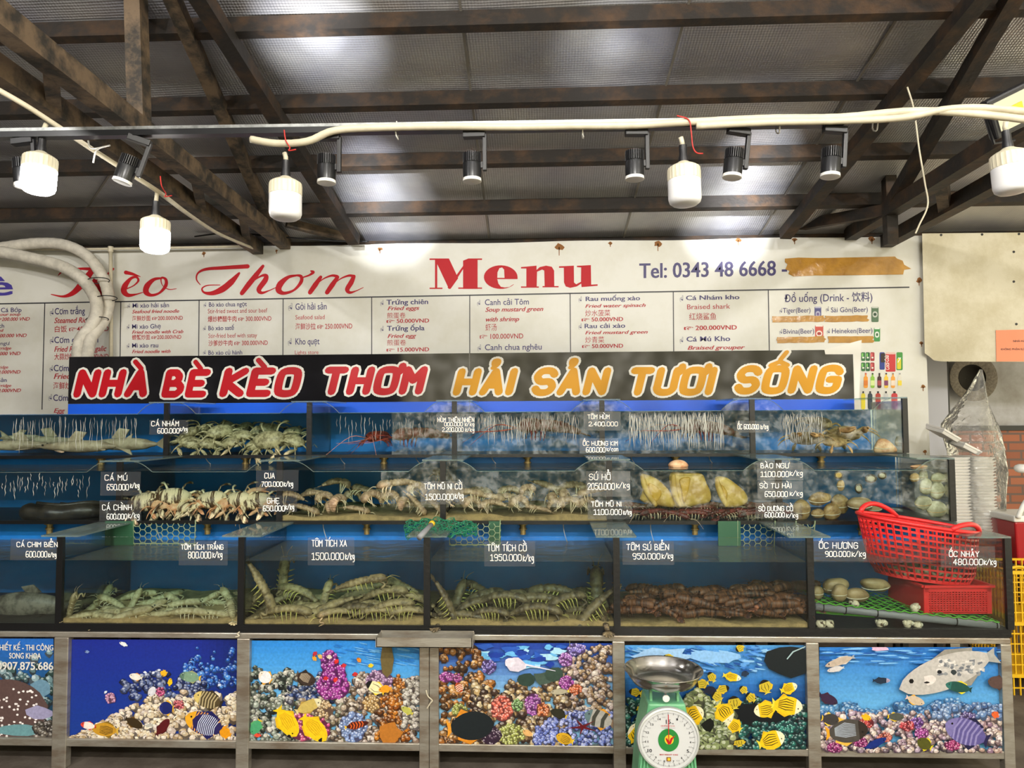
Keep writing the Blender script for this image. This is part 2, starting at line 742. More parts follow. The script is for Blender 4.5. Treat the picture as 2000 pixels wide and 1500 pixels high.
# purlins across the slope
PUR = 'purlin nearest the wall,second purlin up from the wall,third purlin up from the wall,fourth purlin up from the wall,fifth and highest purlin in view'.split(',')
for k in range(5):
    Yp = 5.04 - .487 * k
    z = roof(Yp) - .055
    o = MB().bar((XL, Yp, z), (XR, Yp, z), .045, .085, up=(0, .27, 1)).build('roof_purlin', M['rust'])
    tag(o, 'rusty black steel roof ' + PUR[k] + ' under the foil', 'roof beam', 'roof purlins under the foil')


def ext(a, b, f):
    """point past b on the line from a"""
    return b + (b - a) * f


# trusses running from the wall towards the dining side
tr = thing('roof_truss', 'brown rusted double-chord roof truss above the script lettering and lit bulbs', 'roof truss', P(530, 478, 5.0), 'rusty roof trusses')
za = P(558, 476, 5.0).z
A, B = P(558, 476, 5.0), PZ(0, 38, za)
part(MB().bar(A, ext(A, B, .5), .075, .085), 'upper_chord', M['rust2'], tr)
zc = P(505, 486, 5.0).z
C, D = P(505, 486, 5.0), PZ(0, 140, zc)
part(MB().bar(C, ext(C, D, .5), .075, .085), 'lower_chord', M['rust2'], tr)


def onseg(a, b, x):
    """point of a-b seen at picture column x"""
    lo, hi = 0.0, 1.0
    f = lambda t: (lambda q: 1000 + FPX * (q - CAM).dot(CR) / (q - CAM).dot(_F))(a + (b - a) * t) - x
    s = f(0) > 0
    for _ in range(40):
        m = (lo + hi) / 2
        if (f(m) > 0) == s:
            lo = m
        else:
            hi = m
    return a + (b - a) * lo


for xu, xl in ((97, 105), (380, 395), (472, 482)):
    part(MB().bar(onseg(A, B, xu), onseg(C, D, xl), .05, .05, up=(0, 1, 0)), 'strut', M['rust2'], tr)
q = onseg(A, B, 273)
part(MB().bar(q, (q.x - .03, q.y, roof(q.y)), .07, .07, up=(0, 1, 0)), 'web_post', M['rust2'], tr)
a, b = PR(338, 0, .1), onseg(A, B, 540)
part(MB().bar(ext(b, a, .3), b, .06, .06), 'web_diagonal', M['rust2'], tr)
a, b = PR(395, 0, .13), PR(692, 470, .13)
part(MB().bar(ext(b, a, .5), b, .075, .07, up=(0, .27, 1)), 'rafter', M['rust'], tr)
part(MB().bar(P(560, 435, 4.7), P(700, 470, 5.0), .05, .055), 'foot_brace', M['rust2'], tr)

tr = thing('roof_truss', 'black rusted double-chord roof truss above the blank cream board', 'roof truss', P(1650, 455, 5.0), 'rusty roof trusses')
a, b = PR(1908, 0, .13), PR(1533, 458, .13)
part(MB().bar(ext(b, a, .5), b, .075, .07, up=(0, .27, 1)), 'rafter', M['rust'], tr)
za = P(1660, 458, 5.0).z
A, B = P(1660, 458, 5.0), PZ(1990, 252, za)
part(MB().bar(A, ext(A, B, .5), .08, .085), 'upper_chord', M['rust'], tr)
zc = P(1730, 472, 5.0).z
C, D = P(1730, 472, 5.0), PZ(1990, 330, zc)
part(MB().bar(C, ext(C, D, .5), .08, .085), 'lower_chord', M['rust'], tr)
q = onseg(A, B, 1738)
part(MB().bar(q - Vector((0, 0, .22)), (q.x, q.y, P(1735, 215, q.y).z), .065, .06, up=(0, 1, 0)), 'web_post', M['rust'], tr)
b = q + Vector((.0, 0, .02))
a = PR(1975, 0, .1)
part(MB().bar(ext(b, a, .3), b, .065, .065), 'web_diagonal', M['rust'], tr)
part(MB().bar(P(1562, 440, 5.0), q, .05, .07), 'foot_brace', M['rust'], tr)
part(MB().bar(onseg(A, B, 1838), onseg(C, D, 1846), .06, .06, up=(0, 1, 0)), 'strut', M['rust2'], tr)

# ------------------------------------------------------------------ lamps, track and cables
YT = 2.35
tr = thing('lighting_track', 'black lighting track under a galvanised bar hung across the stall', 'track', P(800, 262, YT))
ta, tb = P(-80, 267, YT), P(1645, 241, YT)
part(MB().bar(ta, tb, .034, .02), 'track_rail', M['blackpaint'], tr)
ga, gb = P(-80, 258, YT), P(1790, 231, YT)
part(MB().bar(ga, gb, .03, .012), 'support_bar', M['steel'], tr)


def track_z(x):
    return ta.z + (tb.z - ta.z) * (x - ta.x) / (tb.x - ta.x)


def make_spot():
    r = thing('track_spotlight', '-', 'spotlight')
    MB().box((-.03, -.014, -.022), (.045, .014, 0)).build('track_adapter', M['black'], r, bevel=.002)
    MB().box((.036, -.008, -.135), (.05, .008, -.01)).build('arm', M['black'], r, bevel=.002)
    MB().box((.02, -.006, -.125), (.04, .006, -.105)).build('pivot', M['black'], r)
    MB().lathe([(.001, -.108), (.029, -.108), (.031, -.112), (.031, -.16), (.029, -.16), (.001, -.158)], 24).build('head', M['blackpaint'], r, smooth='auto')
    f = MB()
    for k in range(28):
        a = 2 * math.pi * k / 28
        f.box((.012, -.0016, -.108), (.031, .0016, -.075), Matrix.Rotation(a, 4, 'Z'))
    f.lathe([(.001, -.108), (.014, -.108), (.014, -.075), (.001, -.075)], 16)
    f.build('heatsink_grille', M['black'], r)
    MB().lathe([(.001, -.159), (.0305, -.159), (.0315, -.17), (.028, -.172), (.001, -.168)], 24).build('lens_ring', M['white'], r, smooth='auto')
    return r


SP = [(638, 0, 'between the bulb by the script lettering and the word Menu', 0), (922, -2, 'above the big red word Menu', 0), (1239, 3, 'just beside the unlit bulb over the telephone number', 0),
      (1440, 8, 'tilted a little, above the telephone number', .12), (1628, 4, 'last before the end of the track by the brown tape', .08), (270, 12, 'turned aside between the two lit bulbs', .3), (40, 0, 'half hidden behind the lit bulb at the end', -.1)]
spot = make_spot()
fam = None
for i, (x, rz, l, tilt) in enumerate(SP):
    fam = fam or family(spot)
    s = spot if i == 0 else copy_tree(spot, fam)
    p = P(x, 300, YT)
    s.location = (p.x, YT, track_z(p.x) - .01)
    s.rotation_euler = (0, tilt, math.radians(rz))
    s['label'] = 'black track spotlight ' + l
    s['group'] = 'spotlights on the track'
    s['category'] = 'spotlight'

M['housing'] = mat('aged_cream_plastic', 0xe2dac0, .45, var=.2, scale=25, stretch=(1, 1, .2))
M['diffoff'] = mat('milky_diffuser', 0xeeeef0, .35)
M['diffon'] = mat('lit_diffuser', (1.0, .97, .93), .4, emit=BULB_POWER)


def make_bulb(lit, cord):
    r = thing('bulb_lamp', '-', 'bulb')
    MB().lathe([(.001, .002), (.016, .002), (.016, .018), (.013, .03), (.013, .062), (.001, .062)], 16).build('socket', M['black'], r, smooth='auto')
    h = MB()
    k = 48
    rings = []
    for rr, z in ((.016, .006), (.024, 0), (.04, -.008), (.0525, -.016), (.054, -.026), (.054, -.056), (.052, -.058)):
        rings.append([((rr - (.0022 if (j % 2 and rr > .05) else 0)) * math.cos(2 * math.pi * j / k), (rr - (.0022 if (j % 2 and rr > .05) else 0)) * math.sin(2 * math.pi * j / k), z) for j in range(k)])
    h.loft(rings).build('housing', M['housing'], r, smooth='auto')
    MB().lathe([(.05, -.056), (.0535, -.058), (.0535, -.118), (.05, -.13), (.04, -.138), (.02, -.141), (.001, -.141)], 32).build('diffuser', M['diffon' if lit else 'diffoff'], r, smooth='auto')
    MB().tube([(0, 0, .06), (.002, 0, .06 + cord * .5), (.006, .004, .06 + cord)], .008, 8).build('cord', M['cream'], r, smooth=True)
    return r


on = make_bulb(True, .05)
off = make_bulb(False, .03)
fon, foff = family(on), family(off)
for i, (src, x, y, Yb, l) in enumerate(((on, 80, 300, 2.35, 'lit white bulb lamp hanging from the track beside a half-hidden spotlight'), (on, 304, 424, 2.69, 'lit white bulb lamp hanging lowest, over the script lettering'),
                                        (off, 558, 349, 2.33, 'unlit bulb lamp with red tie hanging in front of the brown truss foot'), (off, 1335, 320, 2.33, 'unlit bulb lamp hanging above the telephone number'),
                                        (off, 1969, 293, 2.28, 'unlit bulb lamp with rusty rim hanging by the floodlight'))):
    b = src if i in (0, 2) else copy_tree(src, fon if src is on else foff)
    b.location = P(x, y, Yb)
    b['label'], b['category'], b['group'] = l, 'bulb', 'bulb lamps over the stall'
    b.rotation_euler = (.03 * (i - 2), .02, i)


def px_tube(name, label, cat, pts, Y, r, m, group=None, k=8, bump=0):
    if not hasattr(Y, '__len__'):
        Y = [Y] * len(pts)
    q = cr([P(x, y, d) for (x, y), d in zip(pts, Y)], 8)
    rad = [r * (1 + bump * (i % 2)) for i in range(len(q))]
    return tag(MB().tube(q, rad, k).build(name, m, smooth=True), label, cat, group)


px_tube('conduit', 'cream corrugated conduit lying along the galvanised bar of the track', 'conduit', [(490, 272), (540, 280), (600, 276), (650, 256), (720, 250), (860, 247), (1000, 248), (1120, 246), (1230, 245), (1350, 238), (1500, 231), (1640, 229), (1780, 217), (1900, 222), (2040, 238)], 2.325, .0125, M['cream'], 'conduits', bump=.04)
px_tube('conduit', 'second cream conduit, from the unlit bulb on towards the floodlight', 'conduit', [(1360, 246), (1500, 239), (1640, 236), (1760, 230), (1850, 213), (1930, 211), (2040, 222)], 2.32, .0115, M['cream'], 'conduits', bump=.04)
px_tube('power_cable', 'white cable sagging along the brown truss to the banner corner', 'cable', [(-40, 155), (40, 200), (95, 235), (170, 285), (240, 330), (310, 375), (370, 420), (430, 458), (498, 486)], [2.2, 2.28, 2.35, 2.45, 2.55, 2.7, 3.2, 4.0, 4.9], .0095, M['cream'])
for x, y, l in ((560, 282, 'red wire knotted round the track above an unlit bulb'), (1345, 262, 'long red wire hanging from the track beside an unlit bulb'), (318, 372, 'red wire tied above the lowest lit bulb')):
    pts = [(x - 5, y - 28), (x - 2, y - 8), (x + 6, y + 6), (x + 4, y + 12), (x + 18, y + 10)] if x != 1345 else [(1322, 226), (1345, 234), (1350, 258), (1353, 285), (1360, 298), (1373, 300)]
    px_tube('wire_tie', l, 'wire', pts, 2.31 if y < 350 else 2.69, .0022, M['red'], 'wire ties', k=6)
for x, y in ((776, 255), (1138, 252), (1520, 243), (1710, 238)):
    c = P(x, y, 2.36)
    q = [c + Vector((.002 * math.sin(3 * a), .022 * math.cos(a), .03 * math.sin(a))) for a in [2 * math.pi * i / 14 for i in range(15)]]
    tag(MB().tube(q, .0025, 5).build('cable_tie', M['white'], smooth=True), 'white cable tie strapping the conduit to the track ' + {776: 'between two spotlights, before Menu', 1138: 'just after the word Menu', 1520: 'between the two tilted spotlights', 1710: 'past the end of the track'}[x], 'cable tie', 'cable ties on the track')
px_tube('string', 'thin white string knotted on the sagging cable by the lowest lit bulb', 'string', [(172, 275), (180, 290), (215, 284), (190, 292), (182, 318)], 2.42, .003, M['white'])
px_tube('thin_wire', 'thin pale wire dangling from the roof past the end of the track', 'wire', [(1772, 170), (1785, 215), (1795, 290), (1806, 355), (1812, 400), (1795, 440), (1788, 456)], 3.4, .004, M['cream'])
px_tube('black_cable', 'black cable strung across the top edge of the banner', 'cable', [(380, 462), (450, 455), (540, 462), (640, 470), (720, 472)], 4.9, .006, M['black'])

# floodlight above the end of the conduit
fl = thing('floodlight', 'black floodlight with yellow chip tilted above the conduit end', 'floodlight', P(1975, 215, 2.5))
mb = MB()
mb.box((-.09, -.02, -.07), (.09, .02, .07), Matrix.Rotation(-.45, 4, 'Y') @ Matrix.Rotation(.3, 4, 'X'))
mb.build('case', M['black'], fl, bevel=.008)
M['glassy'] = mat('lamp_reflector', 0xb9b7a8, .3, .6)
M['yellow'] = mat('yellow_chip', 0xe4c32c, .5)
MB().box((-.072, -.024, -.052), (.072, -.018, .052), Matrix.Rotation(-.45, 4, 'Y') @ Matrix.Rotation(.3, 4, 'X')).build('reflector', M['glassy'], fl)
MB().box((-.022, -.028, -.018), (.022, -.022, .018), Matrix.Rotation(-.45, 4, 'Y') @ Matrix.Rotation(.3, 4, 'X')).build('lamp_chip', M['yellow'], fl)
MB().tube([(-.085, 0, -.03), (-.05, .02, -.11), (.02, .02, -.1)], .006, 6).build('bracket', M['black'], fl)

# bodiless spots added over the support bar to imitate highlights on the foil
for i, (x, y, w) in enumerate(((620, 60, 11), (748, 372, 10), (750, 432, 6), (1458, 340, 10), (1430, 430, 11), (1200, 90, 3))):
    q = PR(x, y)
    org = Vector((q.x, YT + .03, track_z(q.x) + .07))
    d = (q - org).length
    for rad, f in ((.36, 1.0), (.15, .8), (.07, .5)):
        l = bpy.data.lights.new('bar_uplight', 'SPOT')
        l.energy = w * f * 3.2 * (d / .67) ** 2
        l.color = (.93, .96, 1.0)
        l.spot_size = 2 * math.atan(rad / d)
        l.spot_blend = 1.0
        l.shadow_soft_size = .02
        o = bpy.data.objects.new('bar_uplight', l)
        COL.objects.link(o)
        o.location = org
        o.rotation_euler = (q - org).to_track_quat('-Z', 'Y').to_euler()
# ------------------------------------------------------------------ menu banner
M['vinyl'] = mat('white_vinyl', 0xd9d8d2, .42, col2=0xcfcdc2, scale=2.5, bump=.06, bscale=3)
M['navy'] = mat('navy_print', 0x342c66, .45)
M['redp'] = mat('red_print', 0xb03a40, .5, spec=.2)
M['redh'] = mat('heading_red_print', 0xb81e28, .5, spec=.2)
M['ink'] = mat('dark_print_line', 0x33333a, .5)
M['stain'] = mat('rust_stain', 0x8a5a2c, .8)
M['tape'] = mat('brown_packing_tape', 0xb7852f, .22, col2=0xa07024, scale=12, bump=.25, bscale=25)
M['purple'] = mat('purple_print', 0x4a3f9a, .45)


def B(x, y, d=.0015):
    return P(x, y, Y4 - d)


bl, brt = P(-330, 500, Y4), P(1802, 457, Y4)
zt, zbn = H + 1.246, P(1800, 905, Y4).z
ban = thing('menu_banner', 'large white menu banner with red and navy lettering on the far wall', 'menu', ((bl.x + brt.x) / 2, Y4, zbn))
mb = MB()
nx = 60
rows = [zbn + (zt - zbn) * j / 10 for j in range(11)]
xs = [bl.x + (brt.x - bl.x) * i / nx for i in range(nx + 1)]
n0 = mb.add([(x, Y4, z + (.004 * math.sin(x * 5) if j == 10 else 0)) for j, z in enumerate(rows) for x in xs])
for j in range(10):
    for i in range(nx):
        a = n0 + j * (nx + 1) + i
        mb.face((a, a + 1, a + nx + 2, a + nx + 1))
mb.box((bl.x, Y4 + .0005, zbn), (brt.x, Y4 + .02, zt - .006))
part(mb, 'banner_sheet', M['vinyl'], ban)


def slope(y):
    return .0177 - (y - 577) * 4.6e-5


def upv(x, y, h):
    return (B(x, y - h) - B(x, y)) / h


TXT = []


def T(body, x0, x1, y, h, col='n', bold=.012, it=0.0):
    TXT.append((body, x0, x1, y, h, col, bold, it))


for s in ('a Cá Bớp|-8|42|610|9|n|.01|0', 'sour soup|-4|40|617|6|r|.02|.3', '☞200.000 VND|-8|58|627|7|r|.02|.3', 'ch|-2|8|640|8|n|.01|0', 'ed|-3|7|648|6|r|.02|.3', '200.000 VND|-6|52|659|7|r|.02|.3', 'ngư|1|19|674|7|n|.01|0',
          'rridge|-3|22|683|6|r|.02|.3', '0.000 VND|-8|40|694|7|r|.02|.3', 'ridge|-3|16|720|6|r|.02|.3', '0.000VND|-4|40|730|7|r|.02|.3', 'Sản|-4|13|746|8|n|.01|0', 'rridge|-3|22|756|6|r|.02|.3', '0.000VND|-4|41|766|7|r|.02|.3',
          'Cơm trắng|107|166|614|13|n|.012|0', 'Steamed Rice|106|175|631|11|r|.02|.3', '白饭 ☞40.000VND|107|212|648|10|r|.01|0', 'Cơm chiên tỏi|106|192|670|13|n|.012|0', 'Fried Rice with galic|106|208|687|11|r|.02|.3', '大蒜炒饭 ☞ 60.000VND|106|212|702|10|r|.01|0',
          'Cơm chiên|105|170|725|13|n|.012|0', 'Fried Rice|105|170|740|11|r|.02|.3', '海鲜炒饭|104|150|759|11|r|.01|0', 'Cơm chiên|104|168|783|13|n|.012|0', 'Egg|105|127|806|9|r|.02|.3',
          'Mì xào hải sản|259|330|601|9|n|.012|0', 'Seafood fried noodle|258|350|612|7|r|.02|.3', '海鲜炒面 ☞200.000VND|258|357|626|8|r|.01|0', 'Mì xào Ghẹ|258|314|642|9|n|.012|0', 'Fried noodle with Crab|258|358|652|7|r|.02|.3', '螃蟹炒面 ☞200.000VND|258|354|663|8|r|.01|0', 'Mì xào rau|258|309|679|9|n|.012|0', 'Fried noodle with|258|333|690|7|r|.02|.3',
          'Bò xào chua ngọt|408|482|599|9|n|.01|0', 'Stir-fried sweet and sour beef|406|522|612|9|r|.0|0', '爆炒糖醋牛肉 ☞ 300.000VND|406|530|628|9|r|.01|0', 'Bò xào satế|407|457|645|9|n|.01|0', 'Stir-fried beef with satay|407|502|660|9|r|.0|0', '沙爹炒牛肉 ☞ 300.000VND|407|523|675|9|r|.01|0', 'Bò xào củ hành|407|473|693|9|n|.01|0',
          'Gỏi hải sản|577|638|605|13|n|.012|0', 'Seafood salad|577|634|624|9|r|.0|0', '海鲜沙拉 ☞ 250.000VND|577|688|643|10|r|.01|0', 'Kho quẹt|577|624|673|13|n|.012|0', 'Lights store|576|622|692|8|r|.0|0',
          'Trứng chiên|755|836|595|10|n|.02|0', 'Fried eggs|757|819|606|8|r|.02|.3', '煎蛋卷|756|792|621|9|r|.0|0', '☞ 50.000VND|755|838|631|8|r|.02|0', 'Trứng ốpla|756|829|646|10|n|.02|0', 'Fried egg|757|813|660|8|r|.02|.3', '煎蛋卷|756|793|674|9|r|.0|0', '☞ 15.000VND|755|838|687|8|r|.02|0',
          'Canh cải Tôm|947|1033|596|12|n|.012|0', 'Soup mustard green|948|1061|609|9|r|.02|.3', 'with shrimp|949|1014|628|9|r|.02|.3', '虾汤|948|970|645|11|r|.0|0', '☞ 100.000VND|937|1022|662|10|r|.015|0', 'Canh chua nghêu|947|1058|684|12|n|.012|0',
          'Rau muống xào|1144|1250|588|9|n|.02|0', 'Fried water spinach|1143|1261|601|7|r|.02|.3', '炒水菠菜|1143|1192|617|10|r|.0|0', '☞ 50.000VND|1136|1217|628|8|r|.02|0', 'Rau cải xào|1142|1221|641|9|n|.02|0', 'Fried mustard green|1143|1265|653|7|r|.02|.3', '炒青菜|1143|1180|669|10|r|.0|0', '☞ 50.000VND|1137|1217|680|8|r|.02|0',
          'Cá Nhám kho|1340|1444|586|9|n|.02|0', 'Braised shark|1342|1426|604|10|r|.0|0', '红烧鲨鱼|1346|1399|624|11|r|.0|0', '☞ 200.000VND|1336|1439|645|9|r|.025|0', 'Cá Mú Kho|1341|1426|667|10|n|.02|0', 'Braised grouper|1343|1455|683|8|r|.025|.3',
          'Đồ uống (Drink - 饮料)|1532|1704|590|15|n|.008|0', 'Tiger(Beer)|1529|1583|611|10|n|.006|0', 'Sài Gòn(Beer)|1623|1695|610|10|n|.006|0', 'Bivina(Beer)|1530|1590|652|10|n|.006|0', 'Heineken(Beer)|1625|1704|651|10|n|.006|0',
          'Tel: 0343 48 6668 -|1249|1537|543|30|p|.02|0', 'è|-22|24|577|40|q|.03|0'):
    b = s.split('|')
    T(b[0], float(b[1]), float(b[2]), float(b[3]), float(b[4]), b[5], float(b[6]), float(b[7]))
HAND = [(101, 615, 13), (101, 670, 13), (100, 725, 12), (98, 781, 12), (251, 601, 9), (250, 642, 9), (250, 679, 9), (400, 599, 9), (399, 645, 9), (399, 692, 9), (567, 605, 14), (566, 673, 13), (746, 596, 11), (746, 647, 11), (935, 596, 11), (936, 684, 12), (1133, 589, 11), (1133, 642, 11), (1331, 588, 12), (1331, 669, 12), (1525, 611, 10), (1616, 608, 10), (1525, 652, 10), (1618, 651, 10)]
for x, y, h in HAND:
    T('☝', x - h * .28, x + h * .28, y, h * .8, 'n', 0, 0)
for nm, cols in (('navy_lettering', 'n'), ('red_lettering', 'r'), ('telephone_lettering', 'p'), ('name_lettering', 'q')):
    mb = MB()
    for body, x0, x1, y, h, c, bo, it in TXT:
        if c not in cols:
            continue
        a, b = B(x0, y), B(x1, y - slope(y) * (x1 - x0))
        put_font(mb, body, a, b, 1.0 / .73, upv(x0, y, h) * h, bo, it)
    part(mb, nm, {'n': M['navy'], 'r': M['redp'], 'p': M['navy'], 'q': M['purple']}[cols], ban)

# rules between the columns
mb = MB()
mb.bar(B(-60, 594.5), B(1776, 561), .002, .009)
for (a, b), (c, d) in zip([(87.5, 591), (236, 588.5), (389, 586), (553, 583), (726, 580), (917.5, 576.5), (1113.5, 573), (1315, 569), (1500.5, 566)], [(82, 800), (234.5, 700), (388, 700), (552.5, 700), (726, 700), (917.5, 700), (1114.5, 700), (1316, 700), (1503, 695)]):
    mb.bar(B(a, b), B(c, d), .006, .002, up=(0, 1, 0))
part(mb, 'ruled_lattice', M['ink'], ban)


def zz(ox, oy, s):
    return lambda x, y: B(ox + x / s, oy + y / s)


# the big heading, a fat-face serif
f4 = zz(650, 460, 2.857)
mb = MB()
for q in ([(540, 128), (612, 128), (612, 136), (540, 136)], [(570, 128), (583, 128), (583, 298), (570, 298)], [(540, 291), (612, 291), (612, 298), (540, 298)], [(583, 128), (648, 128), (700, 238), (657, 298), (648, 298), (583, 160)],
          [(757, 128), (757, 140), (657, 298), (648, 298), (640, 290)], [(757, 128), (833, 128), (833, 136), (757, 136)], [(727, 140), (757, 128), (808, 128), (808, 298), (727, 298)], [(700, 290), (833, 290), (833, 297), (700, 297)]):
    n_ = len(mb.f)
    mb.poly([f4(x, y) - Vector((0, n_ * 2e-6, 0)) for x, y in q])


def arc(cx, cy, rx, ry, a0, a1, n=14):
    return [Vector((cx + rx * math.cos(math.radians(a0 + (a1 - a0) * i / n)), cy - ry * math.sin(math.radians(a0 + (a1 - a0) * i / n)), 0)) for i in range(n + 1)]


o = arc(937, 232, 94, 66, 0, 360, 40)
pts = [p for p in arc(937, 232, 94, 66, 0, 318, 30)] + [p for p in reversed(arc(950, 232, 38, 58, 180, 300, 10))] + [Vector((912, 243, 0)), Vector((1031, 243, 0))]
mb.tess([[tuple(p[:2]) for p in arc(937, 232, 94, 66, 2, 322, 30)] + [(1008, 272), (985, 287), (960, 290), (938, 286), (924, 268), (918, 243), (1031, 243)], [(918, 236), (919, 205), (930, 182), (945, 178), (956, 190), (958, 236)]], f4)
mb.tess([[(1050, 176), (1137, 168), (1137, 192), (1155, 176), (1190, 168), (1222, 174), (1235, 196), (1236, 282), (1260, 282), (1260, 289), (1170, 289), (1170, 282), (1182, 282), (1180, 196), (1168, 190), (1140, 202), (1138, 284), (1150, 284), (1150, 291), (1050, 291), (1050, 284), (1080, 284), (1080, 184), (1050, 184)]], f4)
mb.tess([[(1262, 172), (1345, 168), (1346, 262), (1358, 272), (1385, 258), (1386, 178), (1362, 176), (1362, 169), (1440, 165), (1442, 274), (1478, 272), (1478, 280), (1388, 288), (1386, 268), (1362, 284), (1325, 292), (1300, 284), (1290, 262), (1289, 180), (1262, 180)]], f4)
part(mb, 'menu_heading_lettering', M['redh'], ban)

# the script heading
f3 = zz(0, 460, 2.857)
mb = MB()


def sw(pts, wid):
    q = cr([(a, b, 0) for a, b in pts], 6)
    w = []
    for i in range(len(q)):
        t = i / 6
        j = min(int(t), len(wid) - 2)
        w.append(wid[j] + (wid[j + 1] - wid[j]) * (t - j))
    ribbon(mb, q, w, f3)


sw([(325, 222), (350, 200), (400, 188), (460, 185), (520, 188)], [2, 5, 4, 7, 10])
sw([(520, 188), (480, 240), (440, 290), (400, 325), (350, 340), (285, 328)], [14, 19, 18, 13, 6, 2])
sw([(632, 186), (600, 215), (530, 255)], [6, 5, 3])
sw([(525, 250), (545, 290), (575, 325), (620, 338)], [10, 18, 18, 3])
sw([(700, 300), (745, 280), (772, 252), (760, 232), (730, 240), (698, 280), (692, 312), (715, 333), (760, 328), (800, 316)], [3, 3, 6, 6, 8, 16, 17, 11, 4, 1.5])
sw([(702, 206), (740, 215), (785, 230)], [11, 8, 1])
sw([(905, 238), (860, 245), (822, 280), (815, 315), (845, 333), (890, 320), (925, 280), (925, 245), (900, 236), (905, 275), (940, 300), (985, 297)], [4, 9, 16, 16, 8, 6, 10, 8, 4, 2, 2.5, 1.5])
sw([(1118, 275), (1097, 245), (1105, 210), (1150, 188), (1250, 180), (1382, 172)], [2, 4, 5, 8, 10, 12])
sw([(1335, 210), (1290, 260), (1240, 300), (1185, 322), (1140, 318), (1128, 295), (1160, 278), (1228, 276)], [6, 17, 18, 12, 6, 4, 3, 2])
sw([(1468, 170), (1430, 220), (1390, 270), (1350, 322)], [8, 14, 15, 12])
sw([(1385, 290), (1420, 250), (1460, 225), (1485, 225), (1480, 250), (1445, 300), (1460, 320), (1500, 308), (1540, 290)], [2, 3, 6, 11, 15, 14, 8, 3, 2])
sw([(1665, 222), (1610, 232), (1565, 270), (1555, 305), (1585, 322), (1640, 305), (1680, 260), (1680, 228), (1650, 222)], [4, 9, 17, 17, 9, 6, 10, 9, 4])
sw([(1685, 235), (1725, 222), (1748, 205), (1735, 198)], [3, 5, 9, 4])
for dx in (0, 95):
    sw([(1790 + dx, 232), (1760 + dx, 275), (1730 + dx, 318)], [9, 14, 12])
    sw([(1750 + dx, 290), (1800 + dx, 245), (1850 + dx, 224), (1880 + dx, 228)], [2, 3, 6, 9])
sw([(1975, 228), (1960, 262), (1938, 300), (1952, 318), (1985, 310), (2028, 290)], [10, 14, 13, 8, 3, 1.5])
part(mb, 'script_heading_lettering', M['redh'], ban)

# tape over old prices and the second number
mb = MB()
B2 = lambda x, y: P(x, y, Y4 - .004)
rnd = random.Random(3)


def tape(x0, x1, y0, y1):
    top = [(x0 + (x1 - x0) * i / 8, y0 + rnd.uniform(-.7, .7) + slope(y0) * -(x1 - x0) * i / 8) for i in range(9)]
    bot = [(x, y + (y1 - y0)) for x, y in reversed(top)]
    rt = [(x1 + rnd.uniform(-2, 4), top[-1][1] + (y1 - y0) * j / 4) for j in (1, 2, 3)]
    lt = [(x0 + rnd.uniform(-3, 2), y0 + (y1 - y0) * j / 4) for j in (3, 2, 1)]
    return top + rt + bot + lt


tp = [('number_tape', [(1533, 505), (1560, 503), (1600, 504), (1650, 503), (1700, 502), (1748, 501), (1752, 505), (1763, 509), (1766, 517), (1780, 525), (1766, 527), (1764, 536), (1700, 537), (1640, 538), (1592, 538), (1550, 540), (1540, 535), (1542, 529), (1534, 526), (1538, 516), (1533, 512)]),
      ('price_tape', tape(1508, 1609, 618, 630)), ('price_tape', tape(1611, 1695, 617, 629)), ('price_tape', tape(1518, 1610, 658, 670)), ('price_tape', tape(1617, 1705, 657, 670))]
for nm, poly in tp:
    mb = MB()
    mb.prism(poly, B2, lambda x, y: B(x, y, .0005))
    part(mb, nm, M['tape'], ban)
mb = MB()
for x, y, r in ((742, 486, 5), (1092, 483, 9), (1192, 475, 4), (1285, 476, 8), (1442, 469, 6), (1552, 468, 5), (1703, 466, 6), (1795, 547, 6), (1800, 670, 4), (1803, 755, 5), (1807, 882, 4), (398, 495, 4), (540, 490, 3)):
    q = [(x + r * rnd.uniform(.6, 1.3) * math.cos(a), y + r * rnd.uniform(.5, 1) * math.sin(a)) for a in [2 * math.pi * i / 10 for i in range(10)]]
    mb.poly([B(a, b) for a, b in q])
    mb.poly([B(a, b) for a, b in ((x - 1, y), (x + 1, y), (x + .8, y + r * 1.8), (x - .6, y + r * 1.8))])
part(mb, 'rust_stain', M['stain'], ban)

# printed drinks
M['print'] = vcol_mat('drink_print', .45)
mb = MB()


def nxt(name):
    global mb, pname
    if mb.f:
        part(mb, pname, M['print'], ban)
    mb, pname = MB(), name


pname = ''


def pr(x0, y0, x1, y1, c, d=.0018, round_=2.0):
    mb.col = rgb(c)
    r = min(round_, (x1 - x0) / 2.1, (y1 - y0) / 2.1)
    pts = []
    for cx, cy, a0 in ((x1 - r, y0 + r, 0), (x0 + r, y0 + r, 90), (x0 + r, y1 - r, 180), (x1 - r, y1 - r, 270)):
        for i in range(4):
            a = math.radians(a0 + 30 * i)
            pts.append((cx + r * math.cos(a), cy - r * math.sin(a)))
    mb.poly([B(x, y, d) for x, y in pts])


